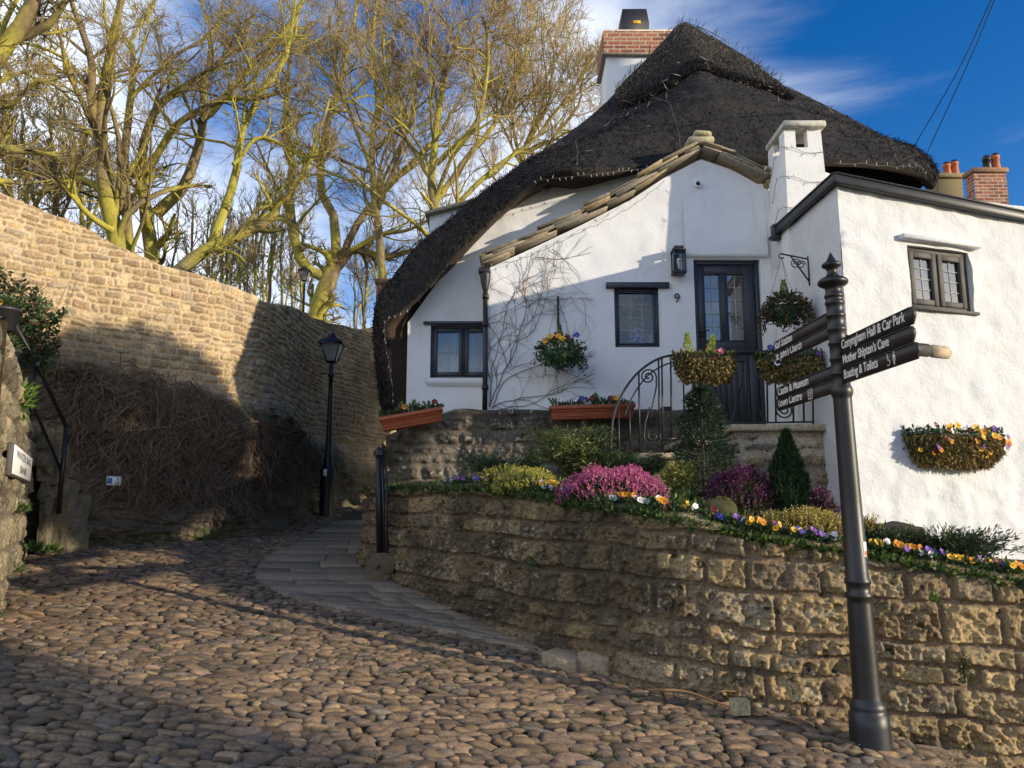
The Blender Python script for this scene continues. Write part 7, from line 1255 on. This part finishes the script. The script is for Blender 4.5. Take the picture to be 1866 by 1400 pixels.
nb = thing('neighbouring_house', 'white rear house glimpsed behind the left slope of the thatch', 'house', P(815, 460, 14.6)); b = MB(); q = [P(783, 395, 14.6), P(858, 374, 14.6)]; x0, x1 = q[0][0], q[1][0] + .5; b.add([(x0, 14.6, 4.5), (x1, 14.6, 4.5), (x1, 14.6, q[1][2] + .12), (x0, 14.6, q[0][2])], [[0, 1, 2, 3]]); b.add([(x0, 14.6, 4.5), (x0, 14.6, q[0][2]), (x0, 18, q[0][2]), (x0, 18, 4.5)], [[0, 1, 2, 3]]); b.build('wall', m_lime, nb)
b = MB(); a, c = np.array([x0 - .08, 14.55, q[0][2] + .02]), np.array([x1, 14.55, q[1][2] + .16]); b.rbox((a + c) / 2 + (0, 1.7, 0), (c - a) / 2, (0, 1.8, 0), (0, 0, .035), .01, (.30, .26, .18)); b.build('coping', m_slab, nb)
nb = thing('far_roof', 'low brown slate roof beyond the end of the rubble wall', 'house', P(660, 612, 24)); b = MB(); a, c = P(596, 608, 24), P(700, 594, 24); b.add([a, c, c + (0, 3, .0), a + (0, 3, 0), a + (0, 0, -1.2), c + (0, 0, -1.2)], [[0, 1, 2, 3], [4, 5, 1, 0]], (.16, .11, .07)); b.build('roof', m_slab, nb)
# unseen house added behind the viewer on the right to darken the near cobbles
hx, hy = sunpos(3.4, -24); ds_ = np.array([sunpos(1, 0)[0], sunpos(1, 0)[1], 0]); du_ = np.array([ds_[1], -ds_[0], 0]); hb = thing('added_shade_house', 'plain rendered house added unseen behind the viewer to shade the cobbles', 'house', (hx, hy, float(zg(8, -12)))); z0 = float(zg(8, -12)) - 1; c_ = np.array([hx, hy, 0]); b = MB(); q = [c_, c_ - ds_ * 9, c_ - ds_ * 9 + du_ * 6, c_ + du_ * 6]; zz = np.array([0, 0, 1.0])
b.add([p + zz * z0 for p in q] + [p + zz * 7.2 for p in q], [[0, 1, 5, 4], [1, 2, 6, 5], [2, 3, 7, 6], [3, 0, 4, 7]]); b.add([q[0] + zz * 7.2, q[3] + zz * 7.2, (q[0] + q[3]) / 2 + zz * 9.6, q[1] + zz * 7.2, q[2] + zz * 7.2, (q[1] + q[2]) / 2 + zz * 9.6], [[0, 1, 2], [3, 5, 4]]); b.build('wall', m_lime, hb)
b = MB(); r0_, r1_ = (q[0] + q[3]) / 2 + zz * 9.7 + ds_ * .3, (q[1] + q[2]) / 2 + zz * 9.7 - ds_ * .3
for (a, e) in ((q[0], q[1]), (q[3], q[2])): o2 = nrm(a - (q[0] + q[3]) / 2) * .3; b.add([a + ds_ * .3 + o2 + zz * 7.0, e - ds_ * .3 + o2 + zz * 7.0, r1_, r0_], [[0, 1, 2, 3]], (.12, .08, .06))
b.build('roof', m_slab, hb)
for k in range(3):
    b = MB(); wc = c_ - ds_ * (1.8 + 2.6 * k) - du_ * .03 + zz * 5.2; b.rbox(wc, ds_ * .5, du_ * .05, zz * .65, .01); wn_ = b.build('window', m_slate, hb); b = MB(); b.rbox(wc - du_ * .05, ds_ * .42, du_ * .01, zz * .57, .004); b.build('pane', m_dark, wn_)
# overhead cables
for k, (pts) in enumerate((((1806, 0), (1745, 130), (1665, 268)), ((1812, 0), (1762, 120), (1688, 282)))):
    a, m_, c = P(*pts[0], 9.0), P(*pts[1], 10.6), P(*pts[2], 12.2); ex_ = a + (a - m_) * 1.6; b = MB(); b.tube(smooth_poly([ex_, a, m_, c], 24), .007, 5); tag(b.build('overhead_cable', m_iron), '%s of the two black cables running up from the thatch' % ('left' if k == 0 else 'right'), 'cable', 'overhead cables')
